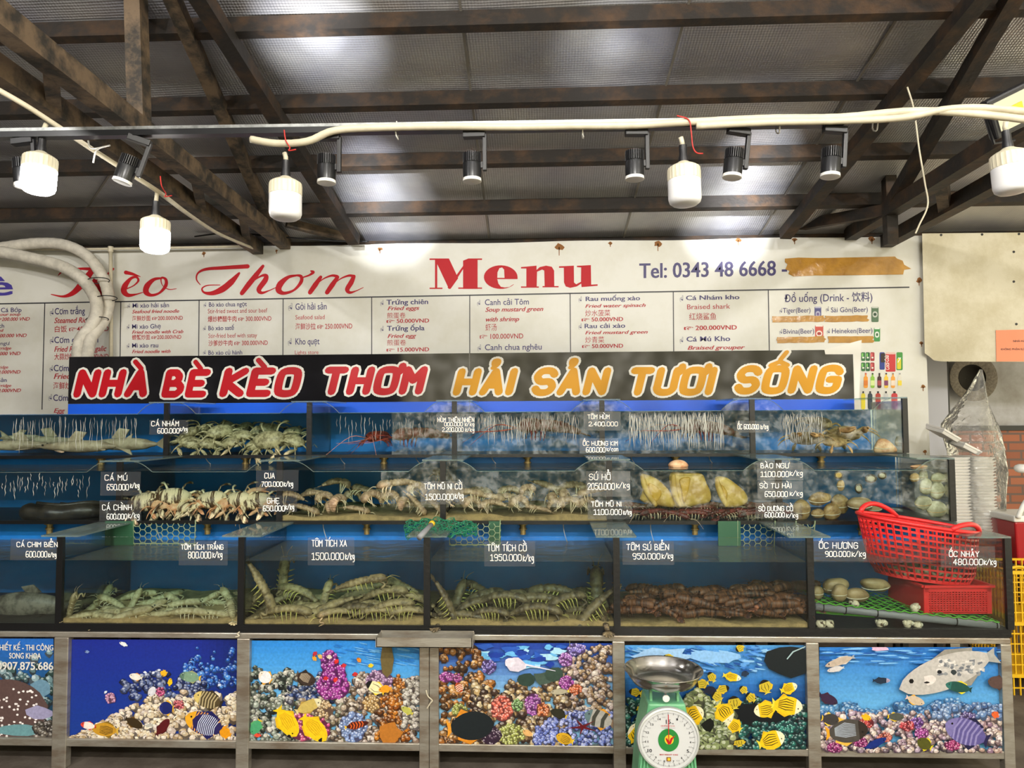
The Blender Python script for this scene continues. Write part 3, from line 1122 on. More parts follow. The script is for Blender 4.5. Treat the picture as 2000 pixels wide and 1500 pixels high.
for x0, y0, x1, y1, c, c2, c3 in ((1591, 599, 1604, 628, 0x4a4a80, 0xa8a8c0, 0x6a5a8a), (1702, 599, 1716, 629, 0x4d6b50, 0xb8bcb4, 0x23402c), (1592, 635, 1608, 668, 0xc04a3e, 0xe8d8d0, 0x9c2f2a), (1707, 640, 1719, 667, 0x3c8a4a, 0xd8e0d8, 0x1f5a30)):
    nxt('can_print')
    pr(x0, y0, x1, y1, c)
    pr(x0 + 1, y0, x1 - 1, y0 + 3, c2, .002, 1)
    pr(x0 + 2, (y0 + y1) / 2 - 6, x1 - 2, (y0 + y1) / 2 + 6, c2, .002, 6)
    pr(x0 + 4, (y0 + y1) / 2 - 3, x1 - 4, (y0 + y1) / 2 + 3, c3, .0022, 3)
for i, c in enumerate((0x2f6b3a, 0x1f5a34, 0xa03038)):
    nxt('can_print')
    for yy_ in (688, 708):
        pr(1682 + 9 * i, yy_, 1690 + 9 * i, yy_ + 17, c)
        pr(1683 + 9 * i, yy_ + 2, 1686 + 9 * i, yy_ + 9, 0x7ac060 if i < 2 else 0xd87070, .002)
        pr(1684 + 9 * i, yy_ + 9, 1688 + 9 * i, yy_ + 12, 0xe0e0d8, .0021, 1)
nxt('bottle_print')
pr(1718, 688, 1728, 722, 0x2a3a8a)
pr(1720, 690, 1729, 708, 0x2d1d18, .002)
nxt('can_print')
pr(1730, 688, 1749, 726, 0xc23036)
pr(1730, 688, 1749, 692, 0xd8b8b0, .002)
nxt('can_print')
pr(1751, 688, 1763, 723, 0x3c8c3c)
pr(1752, 700, 1760, 721, 0xd2c832, .002)
for i, (c, lc, cap) in enumerate(((0xe89a30, 0xd87828, 0xc85040), (0x8ac040, 0xd8e8a0, 0x203818), (0x38181c, 0xa04048, 0x201010), (0xe8c040, 0x7a3868, 0x301828), (0xe8a040, 0xe8d8c8, 0x907860), (0xd8d4c8, 0xe8d040, 0x98989a))):
    nxt('bottle_print')
    x = 1687 + 13.3 * i
    pr(x, 735, x + 8, 758, c, .0018, 3)
    pr(x + 2.4, 730, x + 5.6, 737, c, .0017, 1)
    pr(x + 2.2, 728.5, x + 5.8, 731.5, cap, .002, 1)
    pr(x + .2, 743, x + 7.8, 753, lc, .002, 1)
for x, c, w in ((1682, 0xe0d030, 8), (1695, 0x283848, 9), (1710, 0xb03830, 10), (1726, 0xc8c8c8, 9), (1741, 0xc83840, 12)):
    nxt('bottle_print')
    pr(x, 768, x + w, 800, c, .0018, 4)
    pr(x + w * .3, 764, x + w * .7, 769, 0x303030, .0017, 1)
nxt('')
mb = MB()
a, b = B(1737, 722, .0024), B(1735.5, 694, .0024)
put_font(mb, 'Coca-Cola', a, b, 1.2, B(1733, 722, .0024) - B(1743, 722, .0024), .01, .3)
part(mb, 'can_lettering', M['white'], ban)
mb = MB()
put_font(mb, '7', B(1753, 708, .0024), B(1760, 707.8, .0024), 1 / .73, (B(1753, 698, .0024) - B(1753, 708, .0024)), .03, .2)
part(mb, 'can_lettering', M['white'], ban)

# ------------------------------------------------------------------ illuminated-style shop sign: two glossy black boards with cut vinyl letters
YS = 4.31
M['gloss'] = mat('glossy_black_board', 0x16161a, .06, spec=.6, col2=0x1d1d22, scale=6)
M['sred'] = mat('red_vinyl', 0xb81824, .3, spec=.3)
M['sgold'] = mat('golden_vinyl', 0xd2940c, .3, spec=.3)
M['swhite'] = mat('white_vinyl_edge', 0xdedcd6, .35)
M['bluepaint'] = mat('bright_blue_panel', 0x1f5fe0, .25)
S = lambda x, y: P(x, y, YS - .0012)
S2 = lambda x, y: P(x, y, YS - .0024)
szt, szb, szs = P(900, 690, YS).z, P(900, 784, YS).z, P(900, 808, YS).z
xa, xm, xb = P(134, 740, YS).x, P(917.5, 740, YS).x, P(1668, 740, YS).x


def sign(x0, x1, words_, m, label):
    r = thing('shop_sign', label, 'sign', ((x0 + x1) / 2, YS + .01, szb), 'black sign boards above the tanks')
    part(MB().box((x0, YS, szb), (x1 - .002, YS + .02, szt)), 'board', M['gloss'], r)
    part(MB().box((x0, YS + .001, szs - .02), (x1 - .002, YS + .015, szb - .0005)), 'blue_skirt', M['bluepaint'], r)
    for w, px0, px1, by, h in words_:
        red, wh = MB(), MB()
        st, tw = strokes(w, 2.5)
        rad = .98
        u = (px1 - px0) / (tw + 2 * rad + .22 * 6)
        uy = h / (6 + 2 * rad)
        for s in st:
            if len(s) < 2:
                continue
            ln = sum((s[i + 1] - s[i]).length for i in range(len(s) - 1))
            acc = min(p.y for p in s) > 6.5
            rr = rad * (.62 if acc else 1)
            f = lambda x, y, F=S2: F(px0 + (x + rad + .22 * y) * u, by - (y + rad) * uy - (x * u) * .006)
            ribbon(red, s, rr, f)
            ribbon(wh, s, rr + .58, lambda x, y: S(px0 + (x + rad + .22 * y) * u, by - (y + rad) * uy - (x * u) * .006))
        part(wh, 'letter_edging', M['swhite'], r)
        part(red, 'word_lettering', m, r)
    return r


sign(xa, xm, [('NHÀ', 143, 297, 777, 56), ('BÈ', 315, 412, 777, 56), ('KÈO', 428, 592, 776, 58), ('THƠM', 624, 836, 772, 56)], M['sred'], 'glossy black sign board with red white-edged letters NHÀ BÈ KÈO THƠM')
sg = sign(xm, xb, [('HẢI', 884, 1012, 773, 54), ('SẢN', 1036, 1194, 773, 55), ('TƯƠI', 1222, 1402, 773, 56), ('SỐNG', 1432, 1650, 770, 56)], M['sgold'], 'glossy black sign board with golden letters HẢI SẢN TƯƠI SỐNG')
mb = MB()
mb.prism([(1610, 683), (1660, 670), (1683, 664), (1681, 700), (1678, 782), (1669, 782), (1668, 692), (1612, 692)], S, lambda x, y: P(x, y, YS + .02))
part(mb, 'white_edge_strip', M['swhite'], sg)

# ------------------------------------------------------------------ hoses and pipe in front of the banner
M['hose'] = mat('dusty_white_hose', 0xd6d0c4, .6, var=.25, scale=18)
h1 = px_tube('wrapped_hose', 'fat cream hose bending over the script lettering, the outer of the pair', 'hose', [(-60, 492), (0, 484), (70, 475), (125, 478), (170, 500), (200, 540), (212, 580), (207, 615), (193, 640), (176, 665), (168, 720)], [4.86] * 8 + [4.8, 4.72, 4.6], .038, M['hose'], 'hoses by the script lettering', 14, .05)
h2 = px_tube('wrapped_hose', 'fat cream hose crossing the script lettering, the inner and lower of the pair', 'hose', [(-60, 488), (0, 492), (60, 504), (120, 520), (160, 545), (185, 580), (189, 610), (176, 640), (156, 668), (152, 720)], [4.78] * 7 + [4.75, 4.7, 4.6], .04, M['hose'], 'hoses by the script lettering', 14, .05)
pv = thing('water_pipe', 'thin white plastic pipe along the banner top and down beside the hoses', 'pipe', P(215, 600, 4.93))
part(MB().tube([P(216, 484, 4.93), P(217, 600, 4.93), P(217, 720, 4.93)], .0125, 10), 'down_pipe', M['cream'], pv, smooth=True)
part(MB().tube([P(-60, 487, 4.93), P(120, 487, 4.93), P(216, 486, 4.93), P(500, 481, 4.93)], .009, 8), 'cross_pipe', M['cream'], pv, smooth=True)
part(MB().lathe([(.018, -.02), (.018, .02)], 12, Matrix.Translation(P(216, 487, 4.93))), 'tee_fitting', M['cream'], pv)
for x, y, i in ((192, 548, 0), (207, 583, 1), (190, 624, 0), (163, 673, 0)):
    c = P(x, y, 4.8)
    q = [c + Vector((.075 * math.cos(a), .05 * math.sin(a), .012 * math.cos(a + 1))) for a in [2 * math.pi * k / 16 for k in range(17)]]
    tag(MB().tube(q, .0035, 5).build('black_tie', M['black'], smooth=True), 'thin black tie strapping the fat hoses, ' + {548: 'topmost of the four', 583: 'second from the top, by the white pipe', 624: 'third from the top', 673: 'lowest, just over the black sign'}[y], 'tie', 'ties on the hoses')

# ------------------------------------------------------------------ blank board, notice and the corner behind the tanks
M['board'] = mat('cream_board', 0xd2cbb6, .6, col2=0xc0b79c, scale=5, bump=.15, bscale=90)
YB2 = 4.95
bd = thing('blank_board', 'plain cream board beside the menu banner', 'board', P(1900, 700, YB2))
mb = MB()
mb.prism([(1801, 456), (2200, 452), (2200, 708), (1840, 706), (1824, 704), (1815, 696), (1806, 690)], lambda x, y: P(x, y, YB2), lambda x, y: P(x, y, YB2 + .02))
part(mb, 'board_sheet', M['board'], bd)
mb = MB()
for x, y in ((1980, 492), (1980, 550), (1985, 633), (1918, 458), (1990, 457), (1838, 459)):
    mb.lathe([(.001, .004), (.008, .003), (.009, 0)], 8, Matrix.Translation(P(x, y, YB2)) @ Matrix.Rotation(math.pi / 2, 4, 'X'))
part(mb, 'nail', M['black'], bd)
M['pink'] = mat('salmon_paper', 0xf0906c, .6)
nt = thing('paper_notice', 'salmon paper notice pinned on the cream board', 'notice', P(1990, 700, YB2 - .004))
N_ = lambda x, y: P(x, y, YB2 - .004)
mb = MB()
mb.prism([(1945, 645), (2080, 642), (2082, 706), (1946, 706)], N_, lambda x, y: P(x, y, YB2 - .001))
part(mb, 'sheet', M['pink'], nt)
mb = MB()
for t, x0, x1, y in (('NHÀ HÀNG', 1979, 2012, 668), ('KHÔNG PHẬN SỰ', 1955, 2000, 684)):
    put_font(mb, t, P(x0, y, YB2 - .006), P(x1, y - .3, YB2 - .006), 1 / .73, (P(x0, y - 4, YB2 - .006) - P(x0, y, YB2 - .006)), .015)
part(mb, 'lettering', M['ink'], nt)
YG = 5.55
M['greyp'] = mat('bluish_grey_panel', 0xb2b3bd, .5)
g = thing('steel_cupboard', 'bluish grey cupboard behind the edge of the menu banner', 'cupboard', P(1825, 1000, YG))
part(MB().box((P(1780, 760, YG).x, YG, 0), (P(1851, 760, YG).x, YG + .3, P(1820, 690, YG).z)), 'cabinet_body', M['greyp'], g)
part(MB().box((P(1851, 760, YG).x, YG + .04, 0), (P(1860, 760, YG).x, YG + .3, P(1820, 690, YG).z)), 'door_edge', M['black'], g)
YH = 5.9
M['straw'] = mat('grey_straw', 0x8d857a, .8, col2=0x6f675e, scale=60, bump=.4, bscale=150)
M['strawdark'] = mat('dark_hat_lining', 0x3c3935, .9)
c = P(1899, 738, YH)
ht = thing('straw_hat', 'round grey straw hat hung on the wall behind the plastic bag', 'hat', c)
RM = Matrix.Translation(c) @ Matrix.Rotation(math.pi / 2, 4, 'X')
part(MB().lathe([(.105, -.02), (.11, .0), (.185, .02), (.19, .018), (.115, -.008), (.108, -.03)], 36, RM, cap=False), 'brim', M['straw'], ht, smooth='auto')
part(MB().lathe([(.107, .002), (.1, -.06), (.06, -.085), (.001, -.09)], 30, RM, cap=False), 'crown', M['strawdark'], ht, smooth=True)
# foam boxes in the corner and the clear bag over them
YK = 4.62
M['foam'] = mat('white_foam', 0xe8e6e2, .5, bump=.1)
M['bag'] = glass_mat('clear_bag_film', (.96, .96, .95, 1), .15, 1.4, 1.3, .09, (.85, .83, .8, 1), wave=1.0)
zs0 = P(1900, 1052, YK).z
ztop = P(1900, 893, YK).z
st = thing('side_shelf', 'low steel shelf under the foam box stack behind the tanks', 'shelf', P(1907, 1100, YK))
xa_, xb_ = P(1866, 1000, YK).x, P(1948, 1000, YK).x
part(MB().box((xa_ - .02, YK - .02, zs0 - .03), (xb_ + .02, YK + .3, zs0)), 'shelf_top', M['steel'], st)
for x in (xa_, xb_):
    for y in (YK, YK + .28):
        part(MB().box((x - .012, y - .012, 0), (x + .012, y + .012, zs0 - .03)), 'leg', M['steel'], st)
nb = 26
hh = (ztop - zs0) / nb
fb = MB()
w2 = (xb_ - xa_) / 2
fb.loft([[(x * w2 * s, y * .125 * s, z) for x, y in ((-1, -1), (1, -1), (1, 1), (-1, 1))] for s, z in ((.93, 0), (.99, hh * .55), (1.03, hh * .6), (1.03, hh * .92))])
f0 = None
for i in range(nb):
    if f0 is None:
        f0 = o = fb.build('foam_box', M['foam'], bevel=.002)
    else:
        o = f0.copy()
        COL.objects.link(o)
    o.location = ((xa_ + xb_) / 2 + rnd.uniform(-.004, .004), YK + .13, zs0 + hh * i)
    tag(o, 'white foam food box nested in the tall stack under the clear bag', 'food box', 'foam boxes in the bagged stack')
for i, (x, y, a, l) in enumerate(((1838, 850, .5, 'white foam box tipped out over the cupboard side of the bagged stack'), (1878, 876, .45, 'white foam box lying tilted on the very top of the bagged stack'))):
    o = f0.copy()
    COL.objects.link(o)
    o.data = f0.data
    o.location = P(x, y, YK + .05)
    o.rotation_euler = (.2, a, .2)
    o.scale = (.5, .7, 1.8)
    tag(o, l, 'food box')
mb = MB()
rings = []
for (x, y, rx, ry) in ((1916, 724, .008, .008), (1912, 745, .035, .02), (1905, 775, .07, .05), (1898, 805, .12, .08), (1893, 830, .165, .12), (1896, 852, .165, .14), (1902, 880, .16, .15), (1908, 920, .155, .16), (1910, 980, .152, .16), (1910, 1050, .15, .16)):
    c = P(x, y, YK + .12)
    rings.append([c + Vector((rx * math.cos(t) * (1 + .1 * math.sin(5 * t + y * .04)), ry * math.sin(t) * (1 + .1 * math.cos(4 * t + y * .03)), .01 * math.sin(7 * t + y))) for t in [2 * math.pi * k / 40 for k in range(40)]])
mb.loft(rings, cap=False)
o = tag(mb.build('plastic_bag', M['bag'], smooth=True), 'clear plastic bag pulled to a peak over the stack of foam boxes', 'plastic bag')
# things at the far edge
M['cooler'] = mat('red_cooler', 0xa81c24, .35)
cl = thing('cooler_box', 'red cooler box with white lid by the brick wall', 'cooler', P(2010, 1105, 4.4))
z0, z1 = P(2010, 1105, 4.4).z, P(2010, 1020, 4.4).z
x0_, x1_ = P(1984, 1060, 4.4).x, P(2080, 1060, 4.4).x
mb = MB()
mb.loft([[(x, y, z) for x, y in ((x0_ + e, 4.4 + e), (x1_ - e, 4.4 + e), (x1_ - e, 4.7 - e), (x0_ + e, 4.7 - e))] for e, z in ((.02, z0), (0, z1))])
part(mb, 'body', M['cooler'], cl, bevel=.01)
part(MB().box((x0_ - .01, 4.39, z1), (x1_ + .01, 4.71, z1 + .04)), 'lid', M['white'], cl, bevel=.01)
part(MB().tube(cr([P(1988, 1012, 4.38), P(2000, 985, 4.38), P(2020, 965, 4.38), P(2060, 965, 4.38)], 5), .014, 8), 'handle', M['white'], cl, smooth=True)
tb_ = thing('stand_table', 'dark table carrying the red cooler beyond the tanks', 'table', (x0_, 4.4, 0))
part(MB().box((x0_ - .03, 4.3, z0 - .03), (x1_ + .1, 4.8, z0)), 'table_top', M['darkwall'], tb_)
for x in (x0_, x1_):
    for y in (4.35, 4.75):
        part(MB().box((x - .02, y - .02, 0), (x + .02, y + .02, z0 - .03)), 'leg', M['darkwall'], tb_)
tag(MB().ball(P(1996, 915, 4.6), .045, rz=.03).build('white_cap', M['white'], smooth=True), 'round white cap fixed on the brick wall edge', 'cap')
M['ybask'] = mat('yellow_plastic', 0xe8b81c, .4)


def crate(x0, x1, y0, y1, Y, label, handle=False):
    a, b = P(x0, y1, Y), P(x1, y0, Y)
    d = .35
    r = thing('plastic_crate', label, 'crate', ((a.x + b.x) / 2, Y + d / 2, a.z), 'yellow crates beside the tank stand')
    mb = MB()
    n = 5
    for k in range(n + 1):
        z = a.z + (b.z - a.z) * k / n
        t = .012 if k in (0, n) else .006
        for p, q in (((a.x, Y), (b.x, Y)), ((a.x, Y + d), (b.x, Y + d)), ((a.x, Y), (a.x, Y + d)), ((b.x, Y), (b.x, Y + d))):
            mb.bar((*p, z), (*q, z), .006, t)
    for k in range(13):
        for p in ((a.x + (b.x - a.x) * k / 12, Y), (a.x + (b.x - a.x) * k / 12, Y + d), (a.x, Y + d * k / 12), (b.x, Y + d * k / 12)):
            mb.bar((*p, a.z), (*p, b.z), .006, .009, up=(0, 1, 0))
    part(mb, 'side_lattice', M['ybask'], r)
    part(MB().box((a.x, Y, a.z), (b.x, Y + d, a.z + .006)), 'crate_floor', M['ybask'], r)
    part(MB().bar((a.x - .006, Y - .006, b.z), (b.x + .006, Y - .006, b.z), .016, .018), 'rim', M['ybask'], r)
    if handle:
        c = P((x0 + 2000) / 2 + 4, y0, Y - .01)
        part(MB().tube([c + Vector((.055 * math.cos(t), 0, .03 * math.sin(t))) for t in [math.pi * k / 8 for k in range(9)]], .008, 6), 'handle', M['ybask'], r, smooth=True)


crate(1971, 2120, 1320, 1442, 3.95, 'yellow plastic crate on the floor, bottom of its stack beside the tanks')
crate(1971, 2120, 1218, 1318, 3.95, 'yellow plastic crate in the middle of its stack beside the tanks')
crate(1971, 2120, 1118, 1216, 3.95, 'yellow plastic crate with loop handle, topmost of its stack', True)
# ------------------------------------------------------------------ fish tanks in three tiers
M['glass'] = glass_mat('tank_glass', (.95, .985, .975, 1), .015, 1.5, .8)
M['brace'] = glass_mat('green_edged_glass', (.74, .88, .83, 1), .05, 1.5, .7, .2, (.55, .7, .65, 1))
M['edge'] = mat('black_silicone', 0x0f1012, .35, bump=.1, bscale=60)
M['blue'] = mat('blue_painted_panel', 0x1c88e8, .45, col2=0x1679d8, scale=4)
M['sand'] = mat('wet_sand', 0xb59a68, .9, col2=0x8f7a52, scale=30, bump=.3, bscale=180)
M['brass'] = mat('dull_brass_fitting', 0xa08a58, .45, .6, var=.4, scale=60)
ABS = ((.10, .80, .68, 1), .6)


def water_mat(name, surface):
    m, t, p, o = nodes(name)
    t.nodes.remove(p)
    v = t.nodes.new('ShaderNodeVolumeAbsorption')
    v.inputs['Color'].default_value = ABS[0]
    v.inputs['Density'].default_value = ABS[1]
    t.links.new(v.outputs[0], o.inputs['Volume'])
    tr = t.nodes.new('ShaderNodeBsdfTransparent')
    if not surface:
        t.links.new(tr.outputs[0], o.inputs['Surface'])
        return m
    gl = t.nodes.new('ShaderNodeBsdfGlossy')
    gl.inputs['Roughness'].default_value = .06
    df = t.nodes.new('ShaderNodeBsdfDiffuse')
    df.inputs['Color'].default_value = (.4, .42, .38, 1)
    tc = t.nodes.new('ShaderNodeTexCoord')
    n = t.nodes.new('ShaderNodeTexNoise')
    n.inputs['Scale'].default_value = 14
    n.inputs['Detail'].default_value = 3
    t.links.new(tc.outputs['Object'], n.inputs['Vector'])
    b = t.nodes.new('ShaderNodeBump')
    b.inputs['Strength'].default_value = .35
    b.inputs['Distance'].default_value = .02
    t.links.new(n.outputs['Fac'], b.inputs['Height'])
    fr = t.nodes.new('ShaderNodeFresnel')
    fr.inputs['IOR'].default_value = 1.33
    t.links.new(b.outputs['Normal'], gl.inputs['Normal'])
    t.links.new(b.outputs['Normal'], fr.inputs['Normal'])
    mh = t.nodes.new('ShaderNodeMixShader')
    mh.inputs['Fac'].default_value = .25
    t.links.new(tr.outputs[0], mh.inputs[1])
    t.links.new(df.outputs[0], mh.inputs[2])
    mx = t.nodes.new('ShaderNodeMixShader')
    t.links.new(fr.outputs[0], mx.inputs['Fac'])
    t.links.new(mh.outputs[0], mx.inputs[1])
    t.links.new(gl.outputs[0], mx.inputs[2])
    t.links.new(mx.outputs[0], o.inputs['Surface'])
    return m


M['water'] = water_mat('sea_water', False)
M['watertop'] = water_mat('sea_water_surface', True)
M['ripple'] = glass_mat('running_water', (.95, .97, .97, 1), .08, 1.33, 2.5, .42, (.93, .93, .86, 1))
DEPS = (.54, .54, .40)
DEP = .54
DIP = (0, .05, .06)
LVL = (P(800, 1097, Y1).z, P(800, 918, Y2).z, P(800, 805, Y3).z)
ROWN = ('bottom', 'middle', 'top')
TANKS = {}
INFO = {
    (0, -1): 'holding a big mottled grouper', (0, 0): 'of pale mantis shrimps on sand, under the 800.000 tag', (0, 1): 'of green mantis shrimps, under the 1500.000 tag', (0, 2): 'of big mantis shrimps, under the 1950.000 tag',
    (0, 3): 'of brown tiger prawns, under the 950.000 tag', (0, 4): 'with the red basket standing in it',
    (1, -1): 'holding dark eels', (1, 0): 'heaped with striped crabs', (1, 1): 'of slipper lobsters under the 1500.000 tag', (1, 2): 'of slipper lobsters beside the 1100.000 tag', (1, 3): 'with three big yellow snails', (1, 4): 'of clams and abalone at the end of its row',
    (2, -1): 'holding small sharks', (2, 0): 'heaped with swimming crabs', (2, 1): 'with red spiny lobsters', (2, 2): 'with a dark lobster behind running water', (2, 3): 'with a lobster behind dense bright running water', (2, 4): 'of spiky crabs at the end of its row'}
RIP = {(2, -1): (24, 270, 45, .8), (2, 1): (655, 850, 26, .55), (2, 2): (930, 1130, 75, .75, 1.4), (2, 3): (1228, 1412, 120, .95, 1.9), (2, 4): (1528, 1605, 44, .8, 1.7), (1, -1): (5, 180, 34, .3)}
SAND = {(0, 0): .016, (0, 1): .017, (0, 2): .016, (0, 3): .012, (1, 1): .02, (1, 2): .022}
rnd = random.Random(11)
for r in range(3):
    for i in range(-1, 5):
        a, b, y = X0[r] + TW * i - (.62 if i < 0 else 0), X0[r] + TW * (i + 1), YF[r]
        zb_, zt_ = ZB[r], ZT[r]
        DEP = DEPS[r]
        tk = thing('fish_tank', ROWN[r] + '-row glass tank ' + INFO[(r, i)], 'tank', ((a + b) / 2, y + DEP / 2, zb_), 'glass tanks of the ' + ROWN[r] + ' row')
        TANKS[(r, i)] = tk
        # front pane, its rim cut lower between the dividers on the upper rows
        if DIP[r]:
            d = DIP[r]
            prof = [(a, zb_), (b, zb_), (b, zt_), (b - .075, zt_)]
            crv = [(.075 + .085 * t / 6, zt_ - d * (1 - math.cos(math.pi / 2 * t / 6)) ** 1 if t < 6 else zt_ - d) for t in range(1, 7)]
            crv = [(.075 + .09 * math.sin(math.pi / 2 * t / 6) ** 1.2, zt_ - d * (1 - math.cos(math.pi * t / 6)) / 2) for t in range(1, 7)]
            prof += [(b - u, z) for u, z in crv] + [(a + u, z) for u, z in reversed(crv)] + [(a + .075, zt_), (a, zt_)]
        else:
            prof = [(a, zb_), (b, zb_), (b, zt_), (a, zt_)]
        mb = MB()
        mb.prism(prof, lambda x, z: Vector((x, y, z)), lambda x, z: Vector((x, y + .008, z)))
        part(mb, 'front_pane', M['glass'], tk)
        if DIP[r]:
            e = [Vector((x, y - .001, z)) for x, z in prof[3:-1]]
            part(MB().tube(e, .0016, 4), 'rim_edge', M['brace'], tk)
        part(MB().box((b - .004, y + .01, zb_), (b + .004, y + DEP - .01, zt_ - (.0 if r == 0 else .012))), 'side_pane', M['glass'], tk)
        zbp = {0: ZB[1] - .012, 1: ZB[2] - .012, 2: LVL[2] + .004}[r]
        part(MB().box((a, y + DEP - .008, zb_ - .02), (b, y + DEP, zbp)), 'back_panel', M['blue'], tk)
        part(MB().box((a, y, zb_ - .012), (b, y + DEP, zb_)), 'tank_floor', M['edge'], tk)
        part(MB().box((a, y - .004, zb_ - (.031 if r == 0 else .016)), (b, y + .012, zb_ + .001)), 'base_strip', M['edge'], tk)
        wq = .0135 if r == 0 else .0135
        part(MB().box((b - wq, y - .005, zb_), (b + wq, y + .012, zt_)), 'corner_strip', M['edge'], tk)
        bx = (b - .1, b + .1) if r else (b - .085, b + .085)
        if i == 4:
            bx = (b - .16, b + .0135)
        part(MB().box((bx[0], y - .004, zt_), (bx[1], y + DEP - .02, zt_ + .007)), 'cover_brace', M['brace'], tk)
        w = MB()
        e = .0095
        w.box((a + e, y + e, zb_ + .001), (b - e, y + DEP - .009, LVL[r] - (.001 if r else 0)))
        w.m = [0, 1, 0, 0, 0, 0]
        part(w, 'water', [M['water'], M['watertop']], tk)
        if (r, i) in SAND:
            h = SAND[(r, i)]
            s = MB()
            n = 30
            ph = rnd.uniform(0, 6)
            rows_ = []
            for k, yy_ in enumerate((y + .01, y + .05, y + .12, y + .22, y + .36, y + DEP - .012)):
                rows_.append([(a + .01 + (b - a - .02) * q / n, yy_, zb_ + h * (1 + .35 * math.sin(q * .35 + ph + k * .6) + .15 * math.sin(q * .9 + k)) + k * .001) for q in range(n + 1)])
            base = [s.add(q) for q in rows_]
            for k in range(5):
                for q in range(n):
                    s.face((base[k] + q, base[k] + q + 1, base[k + 1] + q + 1, base[k + 1] + q))
            lo = s.add([(x, y + .01, zb_ + .001) for x, _, _ in rows_[0]])
            for q in range(n):
                s.face((lo + q, lo + q + 1, base[0] + q + 1, base[0] + q))
            part(s, 'sand_bed', M['sand'], tk, smooth=True)
        if r:
            c = Vector(((b - TW + b) / 2 + rnd.uniform(-.02, .02), y + .075, zb_ - .016))
            f = MB()
            for r0, z0_, z1_ in ((.024, 0, -.012), (.015, -.012, -.03), (.02, -.03, -.036), (.014, -.036, -.06)):
                f.lathe([(.001, z0_), (r0, z0_), (r0, z1_), (.001, z1_)], 12, Matrix.Translation(c))
            part(f, 'drain_fitting', M['brass'], tk)
            for xs_ in ((a + .16, b - .22) if (r + i) % 2 else (a + .2,)):
                q = [Vector((xs_, y - .012 + .02 * t, zb_ - .016 - (zb_ - .016 - LVL[r - 1]) * t) + Vector((.012 * t, 0, 0))) if False else Vector((xs_ + .02 * t * t, y + .05 + .02 * t, zb_ - .016 - (zb_ - .016 - LVL[r - 1]) * t)) for t in [k / 6 for k in range(7)]]
                part(MB().tube(q, [.003, .0025, .002, .0022, .0018, .002, .003], 6), 'water_stream', M['ripple'], tk, smooth=True)
        if (r, i) in RIP:
            p0, p1, n, reach, *fat = RIP[(r, i)]
            fat = fat[0] if fat else 1.0
            s = MB()
            ztop_, zlow = LVL[r] - .004, zb_ + .012
            for k in range(n):
                px = P(p0 + (p1 - p0) * (k + rnd.random()) / n, 840, y).x
                l = (ztop_ - zlow) * reach * rnd.uniform(.35, 1.05)
                st_ = ztop_ - rnd.uniform(.0, .03) - (ztop_ - zlow) * (1 - reach) * rnd.random() * .4
                l = min(l, st_ - zlow)
                m_ = 6
                wq = rnd.uniform(.0008, .0028) * fat
                q = [Vector((px + .0025 * math.sin(k + t * 1.7), y - .003, st_ - l * t / m_)) for t in range(m_ + 1)]
                s.tube(q, [wq * .4, wq, wq * rnd.uniform(.5, 1), wq * rnd.uniform(.3, 1), wq * .9, wq * rnd.uniform(.3, .8), wq * .15], 5, flat=.6)
            part(s, 'overflow_ripple', M['ripple'], tk, smooth=True)  # thin streaks of overflow water running down the front pane
# low black frame that carries the two upper tiers
fr = thing('tier_frame', 'black steel step frame carrying the middle and top tank rows', 'frame', (0, Y2 + .2, 0))
for r in (1, 2):
    a, b = X0[r] - TW - .62, X0[r] + TW * 5
    part(MB().box((a, YF[r] + .15, ZB[r] - .05), (b, YF[r] + .18, ZB[r] - .017)), 'front_beam', M['edge'], fr)
    part(MB().box((a, YF[r] + DEPS[r] - .06, ZB[r] - .05), (b, YF[r] + DEPS[r] - .03, ZB[r] - .021)), 'rear_beam', M['edge'], fr)
    for k in range(-1, 6):
        x = X0[r] + TW * k
        for yq in (YF[r] + .165, YF[r] + DEPS[r] - .045):
            part(MB().box((x - .015, yq - .015, 0), (x + .015, yq + .015, ZB[r] - .05)), 'leg', M['edge'], fr)

# ------------------------------------------------------------------ stainless stands with printed panels
M['stain_steel'] = mat('worn_stainless', 0xbab6ac, .36, .7, col2=0x96897a, scale=5, bump=.08, bscale=30, stretch=(1, 1, 4))
YP = Y1 - .012
zr = lambda y: P(820, y, YP).z
za_, zb2, zc_, zd_ = ZB[0] - .0325, zr(1250), zr(1453), zr(1468)
PX = [-290, 118, 474.5, 829, 848, 1208.5, 1588, 1965.5]


def posts(x0, x1):
    return P(x0, 1350, YP).x, P(x1, 1350, YP).x


def stand(label, idx, cols):
    x0 = P(cols[0][0], 1350, YP).x
    x1 = P(cols[-1][1], 1350, YP).x
    r = thing('tank_stand', label, 'stand', ((x0 + x1) / 2, YP + .2, 0), 'stainless tank stands')
    part(MB().box((x0, YP, zb2), (x1, YP + .035, za_)), 'top_rail', M['stain_steel'], r, bevel=.003)
    part(MB().box((x0, YP + .36, zb2), (x1, YP + .40, za_)), 'rear_rail', M['stain_steel'], r, bevel=.003)
    part(MB().box((x0, YP + .002, zc_ - (zc_ - zd_)), (x1, YP + .032, zc_)), 'bottom_rail', M['stain_steel'], r, bevel=.003)
    for a, b in cols:
        xa_, xb_ = posts(a, b)
        part(MB().box((xa_, YP - .003, 0), (xb_, YP + .034, zb2)), 'post', M['stain_steel'], r, bevel=.003)
        part(MB().box((xa_, YP + .36, 0), (xb_, YP + .4, zb2)), 'rear_post', M['stain_steel'], r)
    part(MB().box((x0, YP + .02, zd_ - .0), (x1, YP + .4, zd_ + .01)), 'lower_shelf', M['edge'], r)
    return r


